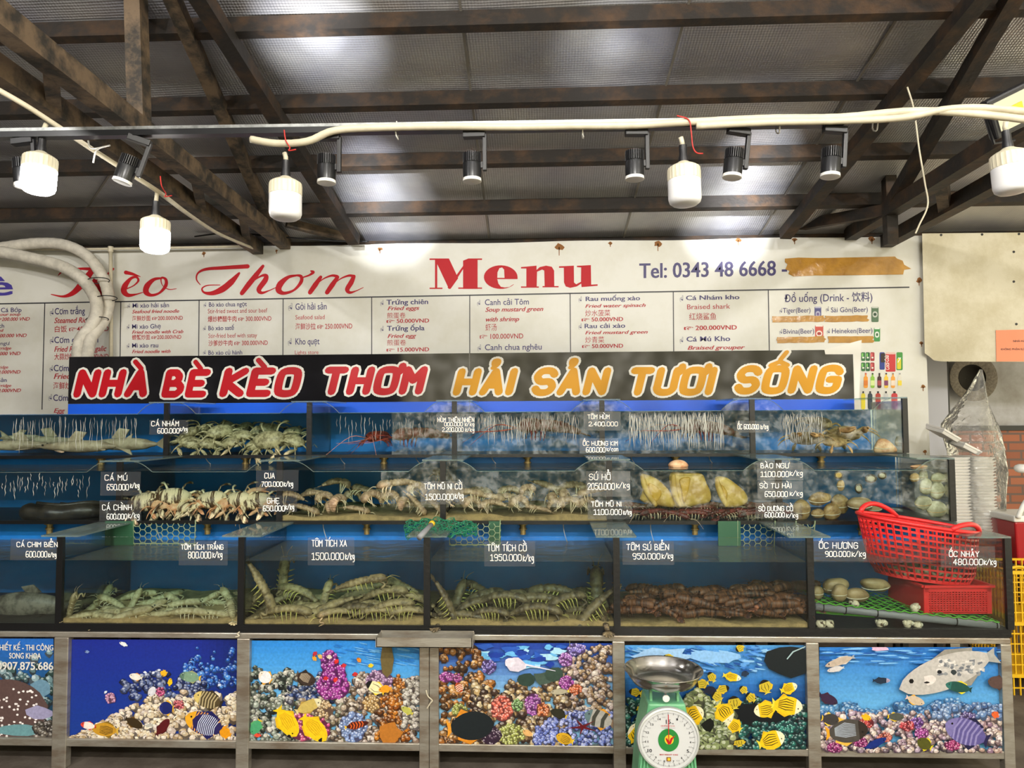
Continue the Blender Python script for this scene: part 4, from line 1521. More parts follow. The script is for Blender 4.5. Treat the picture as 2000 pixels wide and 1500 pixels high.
S1 = stand('stainless tank stand whose first printed panel carries white contact text', 0, [(-270, -245), (104, 132), (462, 487), (819, 838)])
S2_ = stand('stainless tank stand with three reef pictures, behind the weighing scale', 1, [(838.6, 857), (1197, 1221), (1576, 1601), (1957, 1978)])
tray = thing('steel_trough', 'open stainless trough fixed across the joint of the two tank stands', 'trough', P(833, 1256, Y1 - .07))
yf = Y1 - .1
a, b = P(735, 1255, yf), P(922, 1255, yf)
zt1, zt2 = P(820, 1246, yf).z, P(820, 1265, yf).z
part(MB().box((a.x, yf, zt2), (b.x, yf + .004, zt1)), 'front_plate', M['stain_steel'], tray)
part(MB().box((a.x, yf, zt2), (b.x, YP - .002, zt2 + .003)), 'floor_plate', M['stain_steel'], tray)
for x in (a.x, b.x):
    part(MB().box((x - .003, yf, zt2), (x + .003, YP - .002, zt1)), 'end_plate', M['stain_steel'], tray)
part(MB().box((a.x, YP - .006, zt2), (b.x, YP - .002, zt1 + .005)), 'rear_plate', M['stain_steel'], tray)

# the printed reef pictures
M['poster'] = vcol_mat('reef_print', .3, .5, .12, 90)
YQ = YP + .02
NP = [0]


class Paint(MB):
    def pp(s, pts, c):
        NP[0] += 1
        d = .0012 + NP[0] * 1.2e-6
        s.col = rgb(c) if isinstance(c, int) else c
        s.poly([P(x, y, YQ - d) for x, y in pts])

    def ground(s, x0, y0, x1, y1, fn, nx=24, ny=16):
        for i in range(nx):
            for j in range(ny):
                u0, u1, v0, v1 = i / nx, (i + 1) / nx, j / ny, (j + 1) / ny
                s.col = rgb(fn((u0 + u1) / 2, (v0 + v1) / 2))
                s.poly([P(x0 + (x1 - x0) * u, y0 + (y1 - y0) * v, YQ) for u, v in ((u0, v0), (u0, v1), (u1, v1), (u1, v0))])

    def blob(s, x, y, rx, ry, c, n=8, jag=.25, ang=0):
        o = []
        for k in range(n):
            a = 2 * math.pi * k / n
            q = 1 + rp.uniform(-jag, jag)
            ex, ey = rx * q * math.cos(a), ry * q * math.sin(a)
            o.append((x + ex * math.cos(ang) - ey * math.sin(ang), y + ex * math.sin(ang) + ey * math.cos(ang)))
        s.pp([(max(s.bx[0], min(s.bx[2], a)), max(s.bx[1], min(s.bx[3], b))) for a, b in o], c)

    def coral(s, x0, x1, top, bot, cols, n, sz=(4, 9), dark=.55):
        """lumps between the line top(x) and bot"""
        pts = []
        for _ in range(n):
            x = rp.uniform(x0, x1)
            t = top(x)
            if t < bot:
                pts.append((rp.uniform(t, bot), x))
        for y, x in sorted(pts):
            r = rp.uniform(*sz)
            c = mix(rp.choice(cols), rp.choice(cols), rp.random())
            s.blob(x, y + r * .35, r * 1.08, r, mix(c, 0x100c12, dark))
            s.blob(x, y, r * .8, r * .7, c)
            s.blob(x - r * .2, y - r * .25, r * .38, r * .3, mix(c, 0xffffff, .45), 6)

    def bush(s, x, y, rx, ry, c, n, sz=3.2):
        """a round coral of small knobs"""
        s.blob(x, y, rx, ry, mix(c, 0x150a18, .6), 14, .1)
        for k in range(n):
            a, q = rp.uniform(0, 6.283), math.sqrt(rp.random()) * .95
            px, py = x + rx * q * math.cos(a), y + ry * q * math.sin(a)
            s.blob(px, py, sz, sz, mix(c, 0x000000, rp.uniform(0, .35)), 6)
            s.blob(px - .6, py - .8, sz * .5, sz * .45, mix(c, 0xffffff, rp.uniform(.35, .7)), 6, .1)

    def fish(s, x, y, L, W, ang, body, tail=None, fin=None, head=None, bars=0, barc=0x101010, lines=0, spots=0, eye=True):
        """side-on fish heading along ang (degrees, 0 = towards smaller x)"""
        a = math.radians(ang)

        def R(u, v):
            u, v = -u * L / 2, v * W / 2
            return (max(s.bx[0], min(s.bx[2], x + u * math.cos(a) - v * math.sin(a))), max(s.bx[1], min(s.bx[3], y + u * math.sin(a) + v * math.cos(a))))
        hw = lambda u: (max(0, 1 - ((u - .08) / .92) ** 2)) ** .62 if u > .08 else max(.14, (max(0, 1 - ((u - .08) / 1.0) ** 2)) ** .7)
        s.pp([R(u, v) for u, v in ((-.72, -.1), (-1.05, -.62), (-.98, 0), (-1.05, .62), (-.72, .1))], tail or body)
        s.pp([R(u, v) for u, v in ((.35, -.85), (-.1, -1.28), (-.62, -.85), (-.55, -.3), (.3, -.5))], fin or tail or body)
        s.pp([R(u, v) for u, v in ((.15, .8), (-.35, 1.25), (-.6, .7), (-.4, .3), (.1, .5))], fin or tail or body)
        us = [-.85 + 1.85 * k / 14 for k in range(15)]
        s.pp([R(u, -hw(u)) for u in us] + [R(u, hw(u)) for u in reversed(us)], body)
        if head:
            hu = [.55 + .45 * k / 6 for k in range(7)]
            s.pp([R(u, -hw(u)) for u in hu] + [R(u, hw(u)) for u in reversed(hu)], head)
        for k in range(bars):
            u = .6 - 1.2 * (k + .5) / bars
            w = .5 / bars
            s.pp([R(u - w / 2 - .1, -hw(u)), R(u + w / 2 - .1, -hw(u)), R(u + w / 2 + .04, 0), R(u + w / 2 - .05, hw(u)), R(u - w / 2 - .05, hw(u)), R(u - w / 2 + .04, 0)], barc)
        for k in range(lines):
            v = -.6 + 1.2 * k / max(1, lines - 1)
            s.pp([R(.4, v * .75), R(-.1, v + .06), R(-.6, v * .5), R(-.6, v * .5 + .07), R(-.1, v + .16), R(.4, v * .75 + .06)], barc)
        for k in range(spots):
            u, v = rp.uniform(-.7, .8), rp.uniform(-.8, .8)
            s.blob(*R(u, v * hw(u)), L * .014, L * .012, 0xf2ecec, 6, .2)
        if eye:
            s.blob(*R(.72, -.2), max(1, L * .025), max(1, L * .025), 0x0a0a0a, 6, 0)


def mix(a, b, t):
    o = 0
    for sh in (16, 8, 0):
        p, q = (a >> sh) & 255, (b >> sh) & 255
        o |= max(0, min(255, round(p + (q - p) * t))) << sh
    return o


rp = random.Random(5)


def poster(root, x0, y0, x1, y1, fn, draw, lab):
    p = Paint()
    p.bx = (x0, y0, x1, y1)
    p.ground(x0, y0, x1, y1, fn)
    p.col = rgb(0x202020)
    p.box((P(x0, y1, YQ).x, YQ + .001, P(x0, y1, YQ).z), (P(x1, y1, YQ).x, YQ + .006, P(x0, y0, YQ).z))
    draw(p)
    o = part(p, 'printed_panel', M['poster'], root)
    o['label'] = lab


def g2(c0, c1, c2=None):
    def f(u, v):
        if c2 is None:
            return mix(c0, c1, v)
        return mix(c0, c1, v * 2) if v < .5 else mix(c1, c2, v * 2 - 1)
    return f


CREAM = [0xd8c8a8, 0xe8dcc4, 0xb89c70, 0xc8b8b0, 0xa08868, 0xf0e4d0]


def d0(p):
    p.coral(-240, 105, lambda x: 1290 + 20 * math.sin(x * .05), 1420, [0x5a7a80, 0x3a5458, 0x7a98a0, 0x28403c, 0x9ab4c0], 240, (5, 12))
    p.blob(105 - 26, 1345, 24, 18, 0x6a90a8, 12)
    p.coral(60, 105, lambda x: 1405, 1440, [0x5a5450, 0x7a706a, 0x302c2a], 40, (5, 9))
    p.fish(0, 1392, 190, 128, 172, 0x5a4644, 0x9098b8, 0x6a5450, None, spots=95, eye=False)
    p.blob(78, 1392, 26, 13, 0x9c98bc, 10, .2, .2)
    p.blob(40, 1425, 45, 13, 0x6a98a0, 10, .2)
    p.coral(70, 105, lambda x: 1412, 1438, [0x6a6258, 0x3a3632], 26, (5, 8))


def d1(p):
    p.coral(360, 462, lambda x: 1258 + 40 * abs(math.sin(x * .09)), 1345, [0x1c4aa8, 0x2a62c0, 0x0a2470, 0x4a8ad8], 130, (3, 7), .4)
    p.coral(240, 400, lambda x: 1335 - 25 * math.exp(-((x - 310) / 60) ** 2), 1365, [0x1a2a60, 0x5a6a98, 0x9aa4c0, 0x24305a], 110, (4, 8))
    p.coral(133, 462, lambda x: 1446 - max(0, min(85, (x - 135) * .55)) if x < 300 else 1358 + 8 * math.sin(x * .1) - (12 if x > 430 else 0), 1444, CREAM, 520, (5, 10))
    p.bush(216, 1364, 10, 10, 0xc88ab0, 26, 2.4)
    p.bush(313, 1351, 9, 9, 0xc84a80, 26, 2.2)
    p.bush(349, 1376, 11, 9, 0xd8606a, 26, 2.2)
    p.fish(205, 1425, 52, 26, 6, 0xc8962c, 0xd8b048, 0x8a6a20, None, lines=6, barc=0x2a1c0c)
    p.fish(172, 1417, 30, 14, 10, 0xf0e4dc, 0xd83830, head=0xe04838)
    p.fish(262, 1412, 38, 17, 208, 0x3a2c18, 0x281c10, 0x6a4a18)
    p.fish(318, 1420, 40, 17, 128, 0x5a181c, 0x481014)
    p.fish(325, 1383, 28, 25, 5, 0x1a2468, 0xe8b020, head=0x222c78)
    p.fish(400, 1414, 82, 44, 20, 0x28245a, 0xe89818, 0x1c1c58, 0xe8a828, bars=9, barc=0xe8a048)
    p.fish(404, 1416, 60, 40, 20, 0x28245a, 0x28245a, 0x1c1c58, None, bars=10, barc=0xd8e0f0, eye=False)
    p.fish(440, 1432, 24, 18, 20, 0xe89a18, 0xe89a18, eye=False)
    p.fish(406, 1367, 58, 32, 18, 0x50442c, 0x30281c, 0x3c3222, 0xd8c070, bars=6, barc=0xb8a880)
    p.fish(297, 1350, 22, 14, -60, 0xd8d8e0, 0x303048, 0x404058)
    p.fish(265, 1322, 26, 13, 12, 0xe8e4dc, 0xe8e0d0, 0xe09838)
    p.fish(320, 1315, 13, 12, -80, 0xf0b428)
    p.fish(332, 1332, 16, 8, 100, 0xf0c018)
    p.fish(371, 1322, 42, 20, 8, 0x7a9a80, 0xe8b838, 0x9aa070, 0x5a7a68, spots=6)
    p.fish(241, 1258, 17, 7, 22, 0xe8ecf0, 0xd0d8e0)
    p.fish(170, 1273, 9, 5, 0, 0x7c94c8)
    for x, y in ((283, 1313), (299, 1314), (310, 1309), (206, 1352), (428, 1338)):
        p.fish(x, y, 8, 4, rp.uniform(-40, 40), 0xd8e0f0)
    p.fish(292, 1417, 10, 16, 80, 0xf0ece0, bars=3)


def d2(p):
    for k in range(60):
        x, y = rp.uniform(640, 818), rp.uniform(1254, 1300)
        p.blob(x, y, rp.uniform(6, 14), 1.2, 0x6ab0ec if k % 2 else 0x2a78cc, 8, .2, .2)
    p.coral(489, 590, lambda x: 1312 + 10 * math.sin(x * .11), 1450, [0x9aa498, 0x4a5448, 0x222a26, 0xd0ccc0, 0x6a7060], 300, (4, 8))
    p.coral(560, 660, lambda x: 1312 + 30 * abs(math.sin(x * .03)), 1370, [0x2a3c6a, 0x3c5490, 0xb8b4b0, 0x1c2848], 110, (4, 8))
    p.coral(660, 818, lambda x: 1330 + 14 * math.sin(x * .06) if x < 790 else 1325, 1450, [0xb8a8a0, 0x8a7464, 0xd0c4b8, 0x5c4c3c], 340, (4, 9))
    p.coral(580, 700, lambda x: 1362, 1450, [0xc8bcb0, 0x98846c, 0x544434, 0x6a6e58], 170, (4, 9))
    p.coral(735, 800, lambda x: 1325 + 8 * math.sin(x * .2), 1445, [0xb46a24, 0xc8802c, 0x8a4a14, 0x6a3c18], 190, (3, 7))
    p.coral(788, 818, lambda x: 1325 + 6 * math.sin(x), 1420, [0xd8d4cc, 0x8a8478, 0xb0a8a0], 80, (4, 7))
    p.bush(740, 1330, 27, 22, 0xb48ab8, 70, 3)
    p.bush(643, 1293, 18, 24, 0x9a3a9c, 60, 3.2)
    p.bush(650, 1340, 32, 27, 0xb040a4, 120, 3.6)
    p.bush(652, 1318, 24, 24, 0xa83aa4, 70, 3.4)
    p.bush(632, 1385, 20, 18, 0xc8a878, 40, 3)
    p.bush(590, 1420, 32, 28, 0xd85a88, 80, 3.6)
    p.bush(625, 1425, 20, 22, 0xd04a80, 40, 3.4)
    p.bush(690, 1420, 27, 30, 0x8aa4dc, 90, 4)
    p.bush(725, 1375, 18, 18, 0xc8a060, 40, 3.4)
    p.blob(760, 1430, 22, 22, 0xb8742c, 12, .25)
    p.fish(518, 1323, 28, 24, 35, 0xe8e8ec, 0xe8a82c, 0xe8a82c, 0xf0e0d0)
    p.fish(597, 1325, 40, 26, 205, 0x3a2e28, 0x5a4c40, 0x2a221c, lines=7, barc=0xb8a890)
    p.fish(561, 1411, 66, 36, 236, 0xf0c81c, 0xf0c81c, 0xe8b818, None, lines=6, barc=0xd8a018)
    p.fish(614, 1423, 66, 36, 226, 0xf0c81c, 0xf0c81c, 0xe8b818, None, lines=6, barc=0xd8a018)
    p.blob(565, 1438, 4, 4, 0x141414, 8)
    p.blob(626, 1446, 4, 4, 0x141414, 8)
    p.fish(603, 1379, 55, 22, 155, 0xc8b060, 0xd8c890, 0xb89848, 0xe0d8b0)
    p.fish(733, 1343, 40, 22, 28, 0xf0e4b0, 0xe8c020, 0xe8c428, 0x181818, lines=2, barc=0x202020)
    p.fish(752, 1346, 26, 13, -10, 0xe89a24, 0xe8a838)
    p.fish(697, 1416, 48, 13, 168, 0x4a1c14, 0xf0c020, 0x6a2418, None, bars=5, barc=0xd86028)
    p.fish(500, 1420, 32, 20, 300, 0x4aa070, 0xe0c020, 0x60b068)
    p.fish(503, 1436, 8, 12, 90, 0xe85038)
    p.fish(795, 1388, 26, 12, 30, 0xb8b858, 0xe0c840)
    for x, y, c in ((615, 1277, 0xb8303c), (614, 1286, 0xe8a030), (625, 1282, 0xd8b060), (643, 1283, 0xe0d0c0), (657, 1292, 0xd83030), (671, 1300, 0xc83038), (701, 1289, 0xe88828), (724, 1300, 0xf0c828), (693, 1317, 0xc83030), (655, 1328, 0xd83430), (636, 1325, 0xc82c34)):
        p.fish(x, y, 11, 7, rp.uniform(-60, 60), c)
    p.blob(756, 1288, 13, 36, 0x6a5c38, 8, .04)


def d3(p):
    for k in range(34):
        p.blob(rp.uniform(940, 1100), rp.uniform(1262, 1300), rp.uniform(8, 22), rp.uniform(3, 8), rp.choice([0x1c3c9c, 0x6ab4e8, 0x2a58b8, 0xa8d8f0]), 9, .4)
    p.coral(860, 960, lambda x: 1262 + max(0, (x - 925) * 1.2), 1455, [0xb87838, 0x8a5424, 0x5c3a1c, 0xc89858, 0x402c1c], 260, (4, 9))
    p.coral(1090, 1195, lambda x: 1262 + max(0, (1130 - x) * 1.4), 1400, [0xd0c4b8, 0x8a6c4c, 0xa89070, 0x4c3c38, 0xb8a4a0], 260, (4, 8))
    p.coral(925, 1110, lambda x: 1335 + 8 * math.sin(x * .08), 1455, [0xb89c6c, 0x8a6c44, 0x3c2c24, 0xd8c8a0, 0x4a3428], 330, (5, 10))
    for x, y, c in ((1030, 1328, 0x2c4038), (1060, 1325, 0x44564c), (1085, 1318, 0x34483e)):
        p.blob(x, y, 18, 13, c, 10)
    p.bush(873, 1322, 14, 11, 0xb050a8, 30, 2.6)
    p.bush(893, 1325, 9, 9, 0xa84a90, 20, 2.4)
    p.bush(955, 1302, 14, 15, 0x7a6cc0, 36, 2.6)
    p.bush(1105, 1288, 14, 14, 0xa86cc0, 34, 2.8)
    p.bush(1125, 1268, 18, 12, 0x8a7ad0, 34, 2.8)
    p.bush(1106, 1334, 14, 14, 0xb04cae, 40, 2.8)
    p.bush(1124, 1346, 12, 11, 0xe07040, 30, 2.6)
    p.bush(980, 1383, 22, 25, 0xe8705c, 80, 3)
    p.bush(1041, 1376, 16, 22, 0xa858b0, 60, 2.8)
    p.bush(1010, 1378, 12, 12, 0x7aa860, 26, 2.6)
    p.bush(1060, 1386, 13, 13, 0xe07840, 34, 2.6)
    p.bush(998, 1434, 27, 21, 0xb8c060, 90, 3)
    p.bush(898, 1388, 16, 14, 0xa8b058, 36, 2.8)
    p.bush(960, 1436, 20, 18, 0x584058, 40, 2.4)
    p.coral(1045, 1195, lambda x: 1395 + (1090 - x) * .6 if x < 1090 else 1390, 1455, [0x6a7cc8, 0x8c9ce0, 0x3a4690, 0xb8c0f0], 330, (3, 6))
    p.fish(920, 1418, 92, 56, 174, 0x182024, 0xe89a30, 0xd88a28, None, eye=False)
    p.blob(1008, 1299, 19, 14, 0xd8d0e0, 14, .12)
    p.blob(996, 1294, 10, 9, 0xe4dcea, 10, .1)
    p.pp([(1026, 1296), (1085, 1310), (1085, 1311), (1026, 1300)], 0xe0dcec)
    p.fish(1093, 1351, 36, 11, -4, 0xb0a890, 0xe8c828, 0x303030)
    p.fish(1091, 1394, 34, 17, 22, 0x2c2c20, 0xe8c020, 0x1c1c18)
    p.fish(1170, 1404, 60, 34, 18, 0xb8b4ac, 0x907860, 0xe8a030, 0x6a8488, bars=2, barc=0x484840)
    p.fish(1103, 1443, 36, 22, 20, 0xd8a828, 0xe8c838, 0x2c2414, lines=5, barc=0x3c2c14)
    p.fish(1031, 1432, 22, 12, 25, 0xe0b070, 0xe8d8b0, 0x382018)
    for a in range(5):
        t = 2 * math.pi * a / 5 + .5
        p.pp([(1138 + 3 * math.cos(t + 1.5), 1420 + 3 * math.sin(t + 1.5)), (1138 + 34 * math.cos(t), 1420 + 19 * math.sin(t)), (1138 - 3 * math.cos(t + 1.5), 1420 - 3 * math.sin(t + 1.5))], 0x6a1420)
    p.fish(897, 1343, 22, 14, 60, 0xb85030, 0xd8c8b0, bars=4, barc=0xe8dcc8)


def d4(p):
    for k in range(150):
        x = rp.uniform(1223, 1545)
        y = rp.uniform(1264, 1312)
        p.blob(x, y, rp.uniform(5, 16), rp.uniform(1, 3), rp.choice([0x5a98dc, 0x3a78c8, 0x8abce8, 0x1c4c98]), 8, .3, rp.uniform(-.1, .5))
    p.blob(1290, 1282, 62, 16, 0x9cc4ec, 14, .3)
    p.blob(1390, 1285, 50, 12, 0x88b8e8, 14, .3)
    p.blob(1545, 1290, 50, 32, 0x141c20, 12, .2)
    p.coral(1222, 1265, lambda x: 1365, 1460, [0x2a5c50, 0x1c4038, 0x3c7c6c, 0x102420], 90, (4, 8))
    p.coral(1440, 1572, lambda x: 1375 + 12 * math.sin(x * .05), 1462, [0x123038, 0x1c4a44, 0x0c1c20, 0x2c6c60, 0x0a1418], 330, (4, 8))
    p.blob(1470, 1400, 70, 26, 0x0c1218, 12, .25)
    p.coral(1440, 1572, lambda x: 1412, 1462, [0x1c4c4c, 0x143434, 0x2c7468], 130, (4, 7))
    p.coral(1325, 1435, lambda x: 1350 + abs(x - 1360) * .55, 1462, [0x8c9868, 0xa4ac7c, 0x788458, 0x5c6848], 150, (8, 14))
    p.blob(1383, 1416, 13, 13, 0x101410, 10)
    p.bush(1535, 1420, 22, 12, 0x2c8074, 40, 2.6)
    Y_, D_ = 0xecc01c, 0x1c180c
    for x, y, L, W, a in ((1390, 1322, 22, 14, 60), (1430, 1322, 36, 15, 192), (1371, 1336, 26, 16, -10), (1495, 1341, 28, 24, 70), (1541, 1344, 34, 20, 160), (1412, 1346, 26, 15, 165), (1400, 1360, 24, 16, 30), (1452, 1347, 18, 13, 40), (1434, 1372, 26, 24, 80), (1466, 1362, 22, 16, 40),
                          (1356, 1396, 40, 34, 150), (1415, 1392, 42, 34, 230), (1495, 1386, 46, 30, -10), (1538, 1378, 60, 36, 188), (1434, 1417, 32, 24, 35), (1507, 1446, 54, 36, 160), (1258, 1356, 24, 16, 10), (1244, 1430, 34, 40, 40), (1256, 1382, 14, 24, 80), (1445, 1262, 18, 14, -30), (1305, 1282, 20, 8, 0), (1300, 1355, 30, 8, 0), (1444, 1450, 16, 20, 80), (1240, 1352, 24, 14, 10)):
        y = max(y, 1262 + 4)
        p.fish(x, y, L, W, a, Y_ if L > 30 else 0xc8b030, 0xe8d040, 0xe0b418, D_ if L < 30 else 0xf0e4c0, lines=5 if L > 30 else 3, barc=D_)
    p.fish(1386, 1348, 16, 22, 80, 0x1c2034)
    p.fish(1455, 1316, 12, 14, 80, 0x203048)
    p.pp([(1536, 1287), (1548, 1272), (1573, 1262), (1573, 1264), (1550, 1274), (1538, 1288)], 0x9cb4b8)


def d5(p):
    for k in range(90):
        p.blob(rp.uniform(1603, 1958), rp.uniform(1266, 1296), rp.uniform(8, 22), 1.3, rp.choice([0x1c54a4, 0x78b4e8, 0x3c80cc]), 8, .2)
    p.coral(1603, 1958, lambda x: 1375 + 6 * math.sin(x * .06) - 8 * math.sin(x * .021), 1400, [0x3c74ac, 0x2c5c94, 0x5c90c0], 170, (5, 9), .3)
    p.coral(1603, 1958, lambda x: 1392 + 4 * math.sin(x * .09), 1468, [0xc8b8a8, 0xa88c80, 0xd8ccc8, 0x886c80, 0xb09cb0, 0x60505c], 560, (4, 8))
    p.coral(1820, 1958, lambda x: 1375, 1400, [0x5c80b0, 0x7890b8, 0x405c8c], 70, (5, 8), .4)
    for x, y, c in ((1680, 1450, 0xa02c78), (1630, 1460, 0xa83880), (1800, 1432, 0xb048a0), (1860, 1455, 0xb03878), (1790, 1412, 0x8050a8), (1772, 1418, 0xc84850), (1692, 1412, 0xc04040), (1728, 1440, 0xc86858), (1890, 1400, 0x7468a8)):
        p.bush(x, y, 15, 10, c, 34, 2.6)
    p.fish(1850, 1312, 200, 66, 172 + 180 - 12, 0xb8b4b0, 0xa0a09c, 0x8c8880, None)
    for k in range(60):
        p.blob(rp.uniform(1830, 1920), rp.uniform(1288, 1318), rp.uniform(2, 7), rp.uniform(1.5, 4), rp.choice([0x6c7078, 0xd4d0cc, 0x888c90, 0xc4c0bc]), 7, .4)
    p.blob(1817, 1328, 13, 10, 0xd8d0cc, 10)
    p.blob(1810, 1333, 6, 2.4, 0x101014, 8)
    p.blob(1835, 1312, 5, 4, 0x181c24, 8)
    p.blob(1863, 1313, 6, 7, 0x2c3438, 8)
    p.fish(1872, 1342, 52, 20, 12, 0x1c4c44, 0x183c38, 0xe8d020, 0x2c6860)
    p.fish(1722, 1329, 34, 11, 180, 0x1c2c40, 0x142030, 0x1c2840, 0xa898b0)
    p.fish(1640, 1292, 60, 14, -18, 0xb8a898, 0x98a0a8, 0xc8c0b8)
    p.fish(1632, 1307, 34, 10, -12, 0xc8c4c4, 0xb0b8c0)
    p.fish(1618, 1365, 40, 18, 205, 0x34203c, 0x241830, 0x441c2c)
    p.fish(1948, 1333, 38, 24, 10, 0x54403c, 0x443430)
    p.fish(1788, 1368, 38, 16, 200, 0xc8b49c, 0xd8b8b0, 0xe8a838)
    p.fish(1655, 1428, 82, 46, 174, 0x484440, 0xe8a028, 0xe0b048, 0x302824, lines=9, barc=0x98a0ac)
    p.fish(1622, 1405, 34, 22, 190, 0x3c3838, 0xe8b838, 0xe8c048)
    p.fish(1750, 1400, 32, 15, 182, 0x4c5048, 0xe8c020)
    p.fish(1692, 1401, 20, 11, 200, 0xf0b020)
    p.fish(1888, 1430, 90, 50, 22, 0x5c5490, 0x242048, 0x1c1c40, 0x7870a8, bars=6, barc=0x8c84b8)
    p.fish(1710, 1452, 48, 14, 155, 0x142c78, 0x0c1c50)
    p.fish(1806, 1453, 32, 22, 30, 0x50501c, 0xe0d020, 0xd8c828)
    p.fish(1944, 1396, 16, 12, 30, 0xd86030)
    p.blob(1719, 1266, 18, 5, 0xd8b0cc, 10)


poster(S1, -243, 1247, 104.5, 1440, g2(0x2a6cc8, 0x1c4c78, 0x243c40), d0, 'printed panel of a white-spotted puffer fish with contact text')
poster(S1, 131.5, 1249, 463, 1447, lambda u, v: mix(mix(0x1c2c90, 0x183c94, v), 0x0c1c58, max(0, u - .75) * 2.5), d1, 'printed panel of a deep blue reef slope with a striped angelfish')
poster(S1, 486.5, 1251, 819.5, 1452, lambda u, v: mix(0x2c86dc, 0x74bcec, min(1, v * 1.6)), d2, 'printed panel of purple and pink corals with two yellow fish')
poster(S2_, 857, 1256, 1197.5, 1457, lambda u, v: mix(0x1c3c9c, 0x8cc4ec, min(1, v * 2)), d3, 'printed panel of a crowded reef with a ray and a dark round fish')
poster(S2_, 1220.5, 1260, 1576.5, 1464, lambda u, v: mix(mix(0x5ca4e0, 0x1c5cb0, min(1, v * 1.8)), 0x0c2440, max(0, v - .35) * 1.2 + max(0, u - .7)), d4, 'printed panel of a school of yellow butterflyfish behind the scale')
poster(S2_, 1600.5, 1264, 1957.5, 1471, lambda u, v: mix(0x2c74c4, 0x64aadc, min(1, v * 1.7)), d5, 'printed panel of a grey puffer fish over a reef')
mb = MB()
TQ = lambda x, y: P(x, y, YQ - .004)
for t, x0, x1, y, h in (('THIẾT KẾ - THI CÔNG', -8, 104, 1270, 11.5), ('SONG KHOA', 18, 80, 1286, 11.5), ('0907.875.686', -6, 104, 1308, 16)):
    put_font(mb, t, TQ(x0, y), TQ(x1, y + .4), 1 / .73, TQ(x0, y - h) - TQ(x0, y), .035)
part(mb, 'contact_lettering', M['swhite'], S1)

